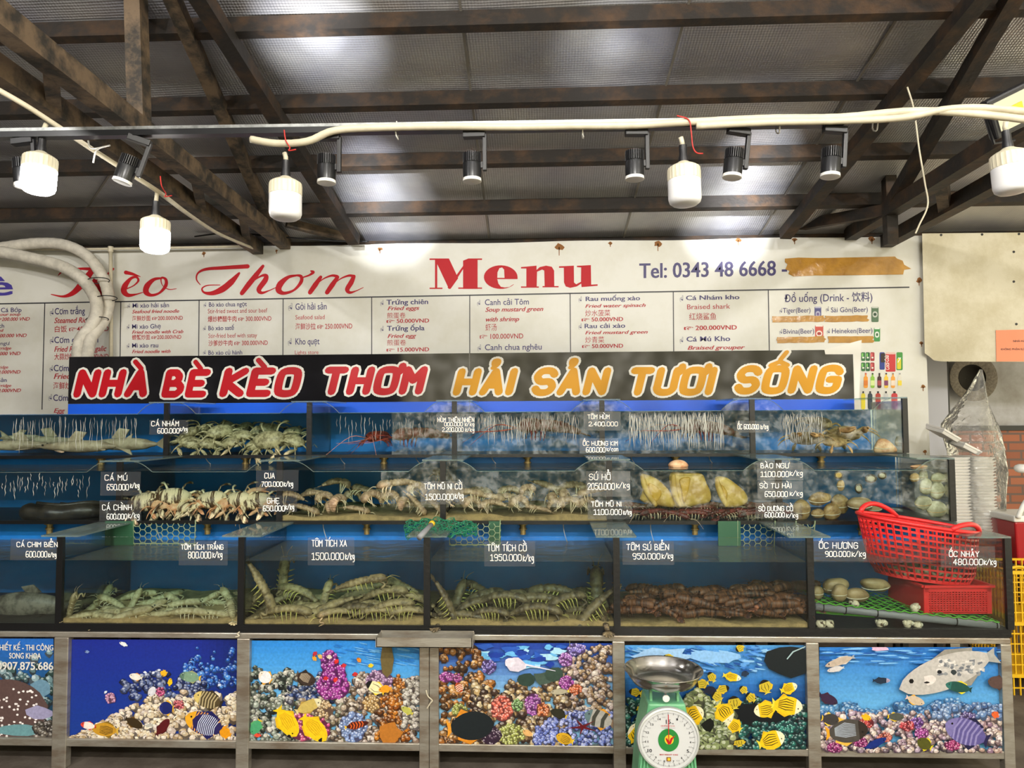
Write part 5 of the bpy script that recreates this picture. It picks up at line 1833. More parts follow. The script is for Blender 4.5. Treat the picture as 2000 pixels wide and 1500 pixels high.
# ------------------------------------------------------------------ handwritten price tags
M['tag'] = glass_mat('clear_tag_plastic', (.92, .92, .94, 1), .1, 1.45, 1.0, .025, (.85, .87, .9, 1))
M['chalk'] = mat('white_marker', 0xf4f4f2, .6, emit=0)
TAGS = [(2, 292, 368, 820, 849, [('CÁ NHÁM', 296, 349, 832, 9), ('600.000', 308, 350, 846, 9), ('k/kg', 352, 366, 842, 8)], 'of the shark tank, over a divider'),
        (2, 852, 928, 808, 846, [('HÙM THIÊN NHIÊN', 855, 926, 824, 8), ('000.000 k/kg', 868, 926, 832, 7), ('2.200.000 k/kg', 864, 926, 843, 8)], 'with three lines, by the red lobsters'),
        (2, 1132, 1208, 856, 886, [('ỐC HƯƠNG KIM', 1139, 1206, 870, 8), ('600.000', 1145, 1182, 883, 9), ('k/con', 1185, 1207, 881, 8)], 'low on the divider beside bright running water'),
        (2, 1140, 1212, 804, 841, [('TÔM HÙM', 1148, 1190, 818, 8), ('2.400.000', 1150, 1206, 832, 8)], 'high on the divider beside bright running water'),
        (2, 1438, 1503, 822, 845, [('ỐC 600.000 k/kg', 1441, 1500, 838, 9)], 'on the divider before the spiky crabs'),
        (1, 196, 275, 921, 968, [('CÁ MÚ', 205, 248, 938, 10), ('650.000', 209, 251, 957, 11), ('k/kg', 255, 272, 953, 10)], 'by the eel tank, upper of two'),
        (1, 194, 276, 977, 1018, [('CÁ CHÌNH', 200, 257, 996, 10), ('600.000', 209, 248, 1014, 10), ('k/kg', 251, 272, 1012, 11)], 'by the eel tank, lower of two'),
        (1, 500, 583, 918, 959, [('CUA', 517, 536, 934, 10), ('700.000', 511, 552, 950, 9), ('k/kg', 555, 572, 950, 10)], 'for crab, over the divider beside the striped crabs'),
        (1, 505, 580, 968, 1000, [('GHẸ', 522, 545, 983, 10), ('650.000', 514, 556, 998, 10), ('k/kg', 558, 574, 995, 10)], 'for crab, lower on the divider beside the striped crabs'),
        (1, 822, 905, 940, 985, [('TÔM MŨ NI CỒ', 828, 902, 955, 10), ('1500.000', 831, 886, 976, 11), ('k/kg', 889, 905, 974, 12)], 'between the two tanks of slipper lobsters'),
        (1, 1145, 1231, 920, 970, [('SÚ HỔ', 1151, 1192, 937, 11), ('2050.000', 1148, 1200, 956, 12), ('k/kg', 1204, 1229, 953, 11)], 'upper one beside the three big yellow snails'),
        (1, 1148, 1235, 977, 1014, [('TÔM MŨ NI', 1155, 1213, 989, 9), ('1100.000', 1160, 1214, 1005, 10), ('k/kg', 1218, 1233, 1005, 9)], 'lower one beside the three big yellow snails'),
        (1, 1479, 1568, 904, 938, [('BÀO NGƯ', 1486, 1540, 914, 9), ('1100.000', 1486, 1540, 931, 10), ('k/kg', 1543, 1567, 929, 10)], 'topmost of the three by the abalones'),
        (1, 1480, 1568, 940, 975, [('SÒ TU HÀI', 1484, 1545, 953, 9), ('650.000', 1494, 1538, 970, 10), ('k/kg', 1543, 1567, 968, 9)], 'middle of the three by the abalones'),
        (1, 1476, 1565, 982, 1013, [('SÒ DƯƠNG CỒ', 1482, 1548, 998, 9), ('600.000', 1494, 1532, 1010, 9), ('k/kg', 1536, 1558, 1011, 9)], 'lowest of the three by the abalones'),
        (0, 20, 112, 1052, 1094, [('CÁ CHIM BIỂN', 33, 112, 1068, 9), ('600.000', 51, 92, 1088, 11), ('k/kg', 95, 110, 1088, 9)], 'on the grouper tank'),
        (0, 349, 445, 1057, 1104, [('TÔM TÍCH TRẮNG', 354, 436, 1073, 9), ('800.000', 368, 412, 1090, 12), ('k/kg', 416, 434, 1089, 12)], 'on the tank of pale mantis shrimps'),
        (0, 601, 692, 1050, 1104, [('TÔM TÍCH XA', 609, 677, 1067, 12), ('1500.000', 609, 671, 1093, 13), ('k/kg', 675, 692, 1093, 13)], 'on the tank of green mantis shrimps'),
        (0, 946, 1045, 1057, 1106, [('TÔM TÍCH CỒ', 952, 1028, 1076, 12), ('1950.000', 958, 1018, 1095, 12), ('k/kg', 1022, 1042, 1096, 13)], 'on the tank of big mantis shrimps'),
        (0, 1216, 1316, 1057, 1103, [('TÔM SÚ BIỂN', 1224, 1306, 1074, 11), ('950.000', 1236, 1289, 1092, 11), ('k/kg', 1293, 1314, 1091, 11)], 'on the tank of brown tiger prawns'),
        (0, 1590, 1692, 1053, 1096, [('ỐC HƯƠNG', 1600, 1675, 1071, 11), ('900.000', 1612, 1660, 1087, 10), ('k/kg', 1664, 1690, 1087, 11)], 'beside the red basket'),
        (0, 1838, 1943, 1067, 1108, [('ỐC NHẢY', 1854, 1912, 1087, 10), ('480.000', 1862, 1919, 1103, 11), ('k/kg', 1922, 1945, 1103, 11)], 'in front of the red basket')]
for r, x0, x1, y0, y1, lines, where in TAGS:
    y = YF[r] - .0065
    a, b = P(x0, y1, y), P(x1, y0, y)
    tg = thing('price_tag', 'clear price tag in white handwriting ' + where, 'price tag', ((a.x + b.x) / 2, y, a.z), 'handwritten price tags')
    part(MB().box((a.x, y, a.z), (b.x, y + .0012, b.z)), 'sheet', M['tag'], tg)
    mb = MB()
    for t, lx0, lx1, by, h in lines:
        st, tw = strokes(t)
        u, v = (lx1 - lx0) / max(tw, 1), h / 6
        jit = random.Random(t)
        for s in st:
            q = [Vector((lx0 + p.x * u + .6 * jit.uniform(-1, 1) * .5, by - p.y * v + .25 * jit.uniform(-1, 1), 0)) for p in s]
            if len(q) > 1:
                ribbon(mb, q, .68 if h > 8.5 else .58, lambda X, Y: P(X, Y, y - .0008), 6)
    part(mb, 'handwritten_lettering', M['chalk'], tg)

# ------------------------------------------------------------------ weighing scale in front of the stand
M['green'] = mat('green_enamel', 0x74b98a, .35, col2=0x62a578, scale=8)
M['dgreen'] = mat('dark_green_print', 0x1f7f36, .5)
M['dial'] = mat('white_dial', 0xcfd1d2, .3)
M['chrome'] = mat('polished_steel', 0xc4c2bc, .16, 1.0, var=.25, scale=6, bump=.03, bscale=20)
M['rimw'] = mat('white_metal_rim', 0xd8dcda, .3, .4)
YD = 2.72
D = lambda x, y, d=0.0: P(x, y, YD - d)
c = D(1304, 1440)
u = YD / FPX
sc_ = thing('weighing_scale', 'green spring scale with steel bowl and white round dial before the stand', 'scale', (c.x, YD + .08, 0))
zt_ = D(1300, 1376).z
w0, w1 = .098, .055
mb = MB()
mb.loft([[(c.x + sx * w, YD + .006 + yy_, z) for sx, yy_ in ((-1, 0), (1, 0), (1, .16), (-1, .16))] for w, z in ((.128, 0), (.122, .02), (.1, c.z - .02), (.072, c.z + .1), (.069, zt_))])
part(mb, 'housing', M['green'], sc_, bevel=.008)
for sx in (-1, 1):
    for k in (0, 1, 2):
        x = c.x + sx * (.118 - .012 * k)
        part(MB().bar((x, YD + .002, .01), (x - sx * .025, YD + .002, c.z - .03), .006, .01, up=(0, 1, 0)), 'pressed_rib', M['green'], sc_)
RM = Matrix.Translation(c) @ Matrix.Rotation(math.pi / 2, 4, 'X')
R_ = 58 * u
part(MB().lathe([(.001, .0), (R_, 0), (R_ + .003, .01), (R_, .02), (R_ - .006, .022), (R_ - .008, .016), (.001, .016)], 64, RM), 'dial_rim', M['rimw'], sc_, smooth='auto')
part(MB().lathe([(.001, .0175), (R_ - .008, .0175), (R_ - .008, .0165)], 64, RM), 'dial_face', M['dial'], sc_)
yd = YD - .019


def dp(dx, dy, e=0.0):
    return Vector((c.x + dx * u, yd - e, c.z - dy * u))


dk, rd, gy = MB(), MB(), MB()
for k in range(150):
    a = 2 * math.pi * k / 150
    l = 6 if k % 10 == 0 else (4 if k % 5 == 0 else 2.2)
    (dk if k % 5 == 0 else gy).bar(dp(50 * math.sin(a), -50 * math.cos(a)), dp((50 - l) * math.sin(a), -(50 - l) * math.cos(a)), .0008 if k % 5 else .0012, .0006, up=(0, 1, 0))
for n in range(1, 15):
    a = 2 * math.pi * n / 15
    x, y = 41 * math.sin(a), -41 * math.cos(a)
    h = 6.5 if n in (5, 10) else 4.2
    w = (h * .62) * (2 if n > 9 else 1)
    put_font(dk, str(n), dp(x - w / 2, y + h / 2), dp(x + w / 2, y + h / 2), 1 / .73, dp(0, -h) - dp(0, 0), .03)
    a += math.pi / 15
    put_font(gy, '%d,5' % n, dp(42 * math.sin(a) - 3, -42 * math.cos(a) + 1.2), dp(42 * math.sin(a) + 3, -42 * math.cos(a) + 1.2), 1 / .73, dp(0, -2.4) - dp(0, 0), .01)
put_font(dk, '15', dp(-4.5, -29), dp(4.5, -29), 1 / .73, dp(0, -8) - dp(0, 0), .03)
put_font(dk, 'kg', dp(6, -29), dp(10, -29), 1 / .73, dp(0, -2.5) - dp(0, 0), .01)
put_font(rd, 'CÂN ĐỒNG HỒ LÒ XO', dp(-14, -24), dp(12, -24), 1 / .73, dp(0, -2.2) - dp(0, 0), .01)
put_font(gy, 'TRADE MARK SCALE', dp(-13, -20.5), dp(13, -20.5), 1 / .73, dp(0, -1.8) - dp(0, 0), .0)
put_font(rd, 'MAX WEIGHT 15 KG', dp(-17, 29), dp(17, 29), 1 / .73, dp(0, -2.6) - dp(0, 0), .02)
part(dk, 'dial_lettering', M['ink'], sc_)
M['greyp2'] = mat('pale_grey_print', 0x9a9ca0, .5)
part(gy, 'fine_lettering', M['greyp2'], sc_)
part(rd, 'red_lettering', M['redh'], sc_)
mb = MB()
mb.mi = 0
mb.poly([dp(19.5 * math.cos(t), 1 + 21 * math.sin(t), .0004) for t in [2 * math.pi * k / 40 for k in range(40)]])
mb.mi = 1
mb.poly([dp(1 + 8.5 * math.cos(t), 0 + 9 * math.sin(t), .0008) for t in [2 * math.pi * k / 30 for k in range(30)]])
mb.mi = 2
mb.poly([dp(x, y, .0012) for x, y in ((-6, -2), (-3, -3), (1, 4), (4, -3), (13, -8), (8, -2), (4, 8), (-1, 9))])
mb.mi = 3
mb.poly([dp(x, y, .0004) for x, y in ((-4.5, 32), (4, 32), (4, 40), (-4.5, 40))])
mb.mi = 1
mb.poly([dp(3 * math.cos(t), 36 + 3 * math.sin(t), .0008) for t in [2 * math.pi * k / 5 - .3 for k in range(5)]])
part(mb, 'badge_print', [M['dgreen'], M['yellow'], M['redh'], M['stain']], sc_)
part(MB().bar(dp(0, 2, .006), dp(-.3, -47, .006), .0028, .0008, up=(0, 1, 0)), 'pointer', M['redh'], sc_)
for sx in (-1, 1):
    part(MB().bar((c.x + sx * .05 - .004, YD + .04, zt_ - .01), (c.x + sx * .05 - .004, YD + .05, D(1300, 1345).z), .009, .02, up=(0, 1, 0)), 'lifting_post', M['green'], sc_)
part(MB().box((c.x - .06, YD + .02, D(1300, 1350).z - .004), (c.x + .055, YD + .12, D(1300, 1350).z + .004)), 'bowl_carrier', M['green'], sc_)
bc = P(1295.5, 1307, YD + .08)
rb = 73 * (YD + .08) / FPX
zbot = P(1295, 1351, YD + .0).z + .004
hb = bc.z - zbot
part(MB().lathe([(.001, -hb), (rb * .7, -hb), (rb * .8, -hb * .88), (rb * .9, -hb * .45), (rb, 0), (rb + .003, .001), (rb + .001, .004), (rb - .003, .001), (rb * .88, -hb * .45), (rb * .78, -hb * .85), (rb * .69, -hb + .004), (.001, -hb + .004)], 56, Matrix.Translation(bc)), 'bowl', M['chrome'], sc_, smooth=True)
part(MB().lathe([(.001, 0), (.012, .002), (.013, .012), (.001, .014)], 20, Matrix.Translation(D(1300, 1362)) @ Matrix.Rotation(math.pi / 2, 4, 'X')), 'adjusting_knob', M['white'], sc_, smooth='auto')
part(MB().lathe([(.001, 0), (.008, 0), (.008, .01), (.001, .01)], 4, Matrix.Translation(D(1299, 1350)) @ Matrix.Rotation(math.pi / 2, 4, 'X')), 'knob_bracket', M['chrome'], sc_)
# ties on the stand
for x, y, l in ((838, 1360, 'white cord knotted round the twin posts where the stands meet'), (466, 1238, 'scrap of white cord on the rail under the green mantis shrimps')):
    px_tube('knotted_cord', l, 'cord', [(x - 6, y - 12), (x - 2, y), (x + 6, y + 8), (x + 2, y + 14), (x - 4, y + 24)] if y > 1300 else [(x + 2, y - 4), (x - 2, y), (x + 1, y + 4), (x - 6, y + 6)], YP - .008, .003, M['cream'])
# ------------------------------------------------------------------ the live seafood
def animal_mat(name, c, c2, scale=30, rough=.45, stretch=None, bump=.2, lo=.42, hi=.6):
    return mat(name, c, rough, 0, col2=c2, scale=scale, bump=bump, bscale=90, stretch=stretch, lo=lo, hi=hi)


M['mant'] = animal_mat('mantis_shell', 0xb39f74, 0x6f5f42)
M['mantdark'] = animal_mat('dark_mantis_shell', 0x857555, 0x463c2c)
M['mantpale'] = animal_mat('pale_mantis_shell', 0xc8bc94, 0x9c8c64)
M['legy'] = mat('yellow_leg', 0xc9c06a, .45)
M['legpale'] = mat('pale_leg', 0xd8ccaa, .45)
M['prawn'] = animal_mat('banded_prawn_shell', 0x7c5032, 0x38221a, 10, stretch=(7, .4, .4), lo=.45, hi=.55)
M['slip'] = animal_mat('slipper_lobster_shell', 0xc2a684, 0x8f745a, 40)
M['sliplegs'] = mat('pale_lobster_leg', 0xdccaa6, .5)
M['crabg'] = animal_mat('olive_crab_shell', 0xc4b890, 0x7c7250, 40)
M['crabw'] = mat('pale_crab_belly', 0xd6d0b8, .5, var=.2, scale=20)
M['crabs'] = animal_mat('striped_crab_shell', 0xf0dcb4, 0x5a4028, 9, stretch=(1, 6, 2), lo=.5, hi=.56)
M['crabo'] = animal_mat('orange_crab_shell', 0xe8c095, 0xcf8e62, 25)
M['lob'] = animal_mat('red_lobster_shell', 0xa8442c, 0x5c1f1a, 40, bump=.5)
M['lobd'] = animal_mat('dark_red_lobster_shell', 0x6c2820, 0x35140f, 40, bump=.5)
M['ant'] = mat('lobster_antenna', 0xc08068, .5)
M['shark'] = animal_mat('grey_brown_fish_skin', 0xc4b498, 0x96846c, 12, bump=.05)
M['group'] = animal_mat('mottled_grouper_skin', 0x8c8478, 0x4c463e, 16, bump=.1)
M['eel'] = animal_mat('dark_eel_skin', 0x3a342c, 0x1a1714, 14, .35, bump=.1)
M['eye'] = mat('dark_eye', 0x0c0c0c, .1)
M['tan'] = animal_mat('tan_clam_skin', 0xa8926a, 0x87714c, 9, bump=.15)
M['clam'] = animal_mat('brown_clam_shell', 0xb89a66, 0x84683f, 24, bump=.3)
M['pale'] = animal_mat('pale_scallop_shell', 0xb2ae92, 0x8e8a70, 20, bump=.2)
M['melo'] = animal_mat('yellow_snail_flesh', 0xd0ae58, 0xb28c3c, 10, bump=.15)
M['melo2'] = mat('deep_yellow_flesh', 0xc89c30, .5, var=.25, scale=14)
M['spot'] = animal_mat('spotted_snail_shell', 0xe0d4b8, 0x4c3826, 55, lo=.55, hi=.6)


def spine(n, L, curv, bend=0.0):
    """points and up-directions of a body curved in its own x-z plane, tail to head"""
    pts, x, z, out = [], 0.0, 0.0, []
    for i in range(n + 1):
        s = i / n
        a = curv * (.5 - s) + bend * (.5 - s) ** 2
        out.append((Vector((x, 0, z)), Vector((-math.sin(a), 0, math.cos(a)))))
        x += math.cos(a) * L / n
        z += math.sin(a) * L / n
    cx = (out[0][0].x + out[-1][0].x) / 2
    zm = min(p.z for p, _ in out)
    return [(p - Vector((cx, 0, zm)), u) for p, u in out]


def body_loft(mb, sp, wid, hei, k=12, belly=.7):
    rings = []
    n = len(sp) - 1
    for i, (p, u) in enumerate(sp):
        w, h = wid(i / n), hei(i / n)
        rings.append([p + Vector((0, w * math.cos(t), 0)) + u * (h * math.sin(t) * (1 if math.sin(t) > 0 else belly)) for t in [2 * math.pi * j / k for j in range(k)]])
    mb.loft(rings)


def at(sp, s):
    return sp[min(len(sp) - 1, max(0, round(s * (len(sp) - 1))))]


def crust(name, L, curv, W, Hh, m, mleg, ridges=7, legs=(.4, .5, .6, .7), leglen=.2, claws=True, antl=.26, fan=.2, antm=None, bend=0.0, legr=.012, nant=2, broad=0, lift=0.0, zmin=-.012):
    """prawn-like animal lying along x, head towards +x"""
    r = thing(name, '-', 'seafood')
    n = 44
    sp = spine(n, L, curv, bend)
    z0 = Vector((0, 0, Hh * L * .6 + lift))
    sp = [(p + z0, u) for p, u in sp]

    def prof(s):
        b = (.45 + .55 * min(1, s / .3)) * (1 - max(0, (s - .84) / .16) ** 2 * .75)
        if s < .66:
            b *= 1 - .2 * (((s * ridges / .66) % 1.0) ** 2)
        else:
            b *= 1.06 + broad * math.sin((s - .66) / .34 * math.pi)
        return b
    mb = MB()
    body_loft(mb, sp, lambda s: W * L * prof(s) * (1 + (broad if s > .6 else 0)), lambda s: Hh * L * prof(s))
    mb.build('body', m, r, smooth=True)
    mb = MB()
    p, u = sp[0]
    d = (sp[0][0] - sp[2][0]).normalized()
    for k in range(-2, 3):
        a = k * .42
        dd = d * math.cos(a) + Vector((0, 1, 0)) * math.sin(a)
        l = fan * L * (1 - .08 * abs(k))
        sd = dd.cross(u).normalized()
        mb.loft([[p + dd * l * t + sd * (w * L) * c_ + u * (.008 * L * e) for c_, e in ((-1, 0), (0, 1), (1, 0), (0, -1))] for t, w in ((0, .012), (.35, .035), (.75, .045), (1, .02))])
    mb.build('tail_fan', m, r, smooth=True)
    for s in legs:
        p, u = at(sp, s)
        t = Vector((u.z, 0, -u.x))
        for side in (-1, 1):
            b = p + Vector((0, side * W * L * .7, 0)) - u * Hh * L * .3
            q = [b, b + Vector((0, side * leglen * L * .35, 0)) - u * leglen * L * .1 + t * leglen * L * .1, b + Vector((0, side * leglen * L * .5, 0)) - u * leglen * L * .95 + t * leglen * L * .22]
            q = [Vector((v.x, v.y, max(v.z, zmin))) for v in q]
            MB().tube(cr(q, 3), [legr * L] * 4 + [legr * L * .7, legr * L * .5, legr * L * .3], 5).build('leg', mleg, r, smooth=True)
    if claws:
        for side in (-1, 1):
            p, u = at(sp, .86)
            t = Vector((u.z, 0, -u.x))
            b = p + Vector((0, side * W * L * .8, 0)) - u * Hh * L * .4
            q = [b, b + t * L * .1 - u * L * .06 + Vector((0, side * L * .03, 0)), b + t * L * .02 - u * L * .13 + Vector((0, side * L * .05, 0)), b + t * L * .15 - u * L * .15 + Vector((0, side * L * .03, 0))]
            MB().tube(cr(q, 4), [L * w for w in (.016, .02, .024, .02, .018, .022, .024, .02, .016, .018, .016, .01, .005)], 6).build('claw', m, r, smooth=True)
    p, u = at(sp, .98)
    t = Vector((u.z, 0, -u.x))
    for side in (-1, 1):
        MB().ball(p + Vector((0, side * W * L * .55, 0)) + u * Hh * L * .5 + t * L * .02, L * .014, nu=6, nv=5).build('eye', M['eye'], r, smooth=True)
        for k in range(nant // 2):
            q = [p + Vector((0, side * W * L * .3, 0)), p + t * antl * L * .4 + u * antl * L * (.12 - .1 * k) + Vector((0, side * antl * L * .2, 0)), p + t * antl * L * .9 + u * antl * L * (-.1 + .2 * k) + Vector((0, side * antl * L * (.45 - .2 * k), 0))]
            MB().tube(cr(q, 4), [legr * L * (.55 - .05 * j) for j in range(9)], 5).build('antenna', antm or mleg, r, smooth=True)
    return r


PROTO = {}


class Kind:
    def __init__(s, root):
        s.root, s.fam, s.used = root, family(root), False

    def put(s, loc, head=0.0, tilt=0.0, roll=0.0, scale=1.0):
        o = copy_tree(s.root, s.fam) if s.used else s.root
        s.used = True
        o.location = loc
        o.rotation_euler = (roll, -tilt, head)
        o.scale = (scale,) * 3
        return o


R_ = math.radians


def stockpile(kinds, spots, row, cat, group, lab, layers=('front', 'rear')):
    """spots: (px, py, heading, tilt, depth behind the pane, kind index, scale)"""
    got = []
    for x, y, hd, tl, e, ki, sc in spots:
        p = P(x, y, YF[row] + e + (.045 if cat == 'crab' else 0))
        if cat == 'crab':
            p.z = max(p.z, ZB[row] + .05 * sc)
        o = kinds[ki].put(p, R_(hd + (34 * math.sin(x * 2.3) if cat == 'crab' else 0)), R_(tl * (-1.0 if cat == 'crab' else 1) - (14 if cat == 'crab' else 0)), R_(18 * math.sin(x * 1.7)) if cat == 'crab' else 0, sc)
        got.append((x, e, o))
        o['category'], o['group'] = cat, group
    cut = .15
    for li, lay in enumerate(layers):
        sel = sorted([g for g in got if (g[1] > cut) == bool(li)], key=lambda g: g[0])
        for k, (_, _, o) in enumerate(sel):
            o['label'] = lab % (ORD[k + 1], lay)
    return [g[2] for g in got]


# bottom row: mantis shrimps
WH = (.105, .09)
mA = Kind(crust('mantis_shrimp', .23, .9, *WH, M['mant'], M['legy']))
mB = Kind(crust('mantis_shrimp', .23, .25, *WH, M['mant'], M['legy']))
mD = Kind(crust('mantis_shrimp', .25, 1.2, *WH, M['mantdark'], M['legy'], legs=(.3, .38, .46, .54, .62, .7), leglen=.17))
mE = Kind(crust('mantis_shrimp', .25, .4, *WH, M['mantdark'], M['legy'], legs=(.3, .38, .46, .54, .62, .7), leglen=.17))
mP = Kind(crust('mantis_shrimp', .2, .5, *WH, M['mantpale'], M['legpale']))
mQ = Kind(crust('mantis_shrimp', .2, .15, *WH, M['mantpale'], M['legpale']))
stockpile([mA, mB, mD], [
    (505, 1152, 0, -62, .06, 1, 1.05), (562, 1207, 0, 0, .05, 0, 1), (640, 1197, 190, -22, .08, 1, 1.1), (700, 1205, 0, 0, .06, 2, .85), (708, 1145, 0, 12, .05, 1, 1.0), (765, 1196, 10, 8, .06, 0, .95), (752, 1172, 0, 10, .11, 0, 1),
    (602, 1188, 170, 0, .13, 1, .7), (800, 1206, 185, 0, .05, 0, .85), (515, 1213, 20, 0, .07, 1, .8), (488, 1190, 60, 40, .12, 1, .8), (660, 1208, 200, 0, .04, 0, .8),
    (545, 1180, 30, 20, .22, 1, .9), (640, 1172, 80, 60, .2, 0, .8), (690, 1165, 0, 0, .26, 0, 1), (790, 1155, 160, 20, .24, 1, .9), (745, 1158, 20, 0, .3, 0, 1), (556, 1135, 90, 80, .3, 1, 1.0), (615, 1185, 0, 0, .3, 0, 1), (510, 1180, 0, -20, .26, 1, .9), (600, 1205, 15, 5, .1, 0, 1), (680, 1190, 20, 10, .14, 1, 1), (730, 1188, 175, 5, .12, 1, .95), (735, 1207, 5, 0, .05, 0, .9), (800, 1180, 175, 12, .13, 0, 1), (580, 1168, 160, 10, .24, 0, 1), (700, 1178, 10, 8, .22, 0, 1)],
    0, 'mantis shrimp', 'mantis shrimps under the 1500.000 tag', '%s green mantis shrimp from the left, %s layer, under the 1500.000 tag')
stockpile([mD, mE], [
    (866, 1186, 0, -66, .05, 1, .9), (905, 1211, 0, -6, .06, 1, .9), (957, 1210, 0, 0, .05, 0, .75), (985, 1185, 0, 0, .12, 0, .95), (1048, 1208, 0, 0, .05, 0, .95), (1105, 1188, 20, 14, .1, 0, .9), (1162, 1200, 200, -42, .06, 1, 1.0), (1140, 1208, 160, 0, .12, 0, .75), (1005, 1208, 10, 0, .13, 1, .8),
    (945, 1183, 30, 10, .24, 0, 1), (1080, 1175, 170, 0, .25, 0, 1.1), (897, 1180, 60, 60, .26, 1, .9), (938, 1160, 150, 20, .3, 1, .8), (1165, 1165, 90, 78, .3, 1, 1.1), (1030, 1180, 0, 0, .3, 0, 1), (1130, 1175, 30, 0, .32, 0, .9), (930, 1196, 20, 12, .13, 0, .9), (1060, 1190, 185, 8, .14, 0, 1), (1175, 1208, 100, 20, .08, 1, .8), (875, 1208, 70, 10, .1, 1, .8), (980, 1175, 10, 5, .24, 1, 1)],
    0, 'mantis shrimp', 'mantis shrimps under the 1950.000 tag', '%s big dark mantis shrimp from the left, %s layer, under the 1950.000 tag')
stockpile([mP, mQ], [
    (143, 1192, 0, 75, .06, 1, .8), (168, 1210, 30, 0, .06, 0, .8), (205, 1213, 160, 0, .06, 0, .9), (248, 1211, 10, 16, .05, 1, 1.2), (300, 1209, 180, -8, .06, 1, 1), (365, 1205, 0, 0, .06, 0, 1.0), (412, 1207, 0, -4, .07, 0, .9), (452, 1195, 120, 20, .08, 1, .8), (285, 1200, 30, 24, .11, 1, 1), (222, 1203, 150, 0, .12, 0, 1), (335, 1203, 10, 0, .13, 0, .9),
    (185, 1190, 60, 30, .2, 1, .9), (218, 1184, 170, 20, .2, 0, .9), (262, 1182, 80, 50, .22, 1, .8), (300, 1188, 0, 0, .24, 0, 1), (342, 1182, 150, 20, .22, 0, .9), (378, 1184, 20, 0, .24, 0, .9), (415, 1186, 180, 0, .26, 0, .9), (447, 1176, 140, 30, .2, 1, .9), (160, 1188, 0, 20, .28, 0, .8), (240, 1190, 0, 0, .3, 0, 1), (320, 1172, 40, 10, .3, 1, .9), (190, 1206, 10, 6, .09, 1, 1), (272, 1206, 175, 4, .09, 0, 1), (320, 1208, 15, 4, .07, 1, .9), (390, 1207, 170, 6, .1, 0, 1), (432, 1208, 10, 4, .09, 0, .9), (350, 1190, 10, 8, .17, 0, 1), (400, 1180, 30, 25, .25, 1, .9), (270, 1172, 0, 10, .3, 0, 1), (205, 1175, 100, 40, .3, 1, .9)],
    0, 'mantis shrimp', 'pale mantis shrimps under the 800.000 tag', '%s pale mantis shrimp from the left, %s layer, under the 800.000 tag')
# tiger prawns in a heap
pA = Kind(crust('tiger_prawn', .17, .7, .095, .115, M['prawn'], M['prawn'], legs=(.62, .7), leglen=.12, claws=False, antl=.7, legr=.008))
pB = Kind(crust('tiger_prawn', .17, .2, .095, .115, M['prawn'], M['prawn'], legs=(.62, .7), leglen=.12, claws=False, antl=.7, legr=.008))
rnd = random.Random(8)
k = 0
for lay in range(6):
    for q in range(13):
        x = 1228 + q * 27.5 + rnd.uniform(-11, 11) + (lay % 2) * 12
        hgt = .026 + .024 * lay if lay < 4 else .02 * (lay - 4) + .07
        top = .05 + .05 * (1 / (1 + math.exp(-(x - 1400) / 30))) * (1 if x < 1560 else .8)
        hgt = min(hgt * .8, top) + rnd.uniform(-.006, .006)
        e = rnd.uniform(.05, .09) if lay < 3 else rnd.uniform(.12, .3)
        p = P(x, 1200, Y1 + e)
        p.z = ZB[0] + .012 + hgt
        o = (pA if rnd.random() < .6 else pB).put(p, R_(rnd.choice((0, 180)) + rnd.uniform(-35, 35)), R_(rnd.uniform(-14, 14)), R_(rnd.uniform(-25, 25)), rnd.uniform(.85, 1.15))
        tag(o, 'brown banded tiger prawn lying in the heap under the 950.000 tag', 'prawn', 'tiger prawns in the heap')
# slipper lobsters
sA = Kind(crust('slipper_lobster', .17, 1.7, .17, .13, M['slip'], M['sliplegs'], 8, legs=(.6, .7, .8), leglen=.34, claws=False, antl=.3, fan=.16, bend=-2.2, legr=.02, broad=.15, lift=.016, zmin=.002))
sB = Kind(crust('slipper_lobster', .17, .4, .15, .11, M['slip'], M['sliplegs'], 8, legs=(.6, .7, .8), leglen=.4, claws=False, antl=.3, fan=.16, legr=.02, broad=.15, lift=.016, zmin=.002))
sC = Kind(crust('slipper_lobster', .14, 3.4, .24, .18, M['slip'], M['sliplegs'], 8, legs=(.6, .72, .84), leglen=.4, claws=False, antl=.3, fan=.1, legr=.022, broad=.1, lift=.016, zmin=.002))
stockpile([sA, sB, sC], [
    (565, 990, 200, 10, .05, 0, .85), (592, 1005, 20, -20, .06, 1, .9), (635, 992, 180, 0, .06, 2, .8), (645, 1006, 90, 0, .04, 2, .7), (665, 998, 60, 30, .05, 2, .85), (695, 1005, 10, -12, .05, 1, .8), (728, 995, 200, 0, .05, 2, .95), (762, 990, 180, 5, .06, 2, .8), (788, 998, 80, 20, .05, 2, .7), (805, 992, 10, -50, .05, 1, .85), (775, 960, 190, -6, .05, 1, 1.15), (815, 975, 170, 0, .07, 2, .85), (845, 1000, 0, -45, .06, 1, .9), (560, 1010, 30, 0, .05, 2, .6), (612, 985, 0, 0, .11, 0, .8), (800, 1006, 40, 0, .1, 0, .8), (848, 988, 90, 10, .09, 2, .8),
    (655, 965, 20, 0, .2, 0, .9), (712, 970, 160, 12, .26, 1, 1.0), (597, 975, 40, 30, .22, 1, .7), (742, 985, 0, 0, .24, 0, .9), (690, 985, 200, 0, .28, 2, .8), (860, 945, 200, 30, .3, 0, .8)],
    1, 'lobster', 'slipper lobsters before the 1500.000 tag', '%s slipper lobster from the left, %s layer, in the tank before the 1500.000 tag')
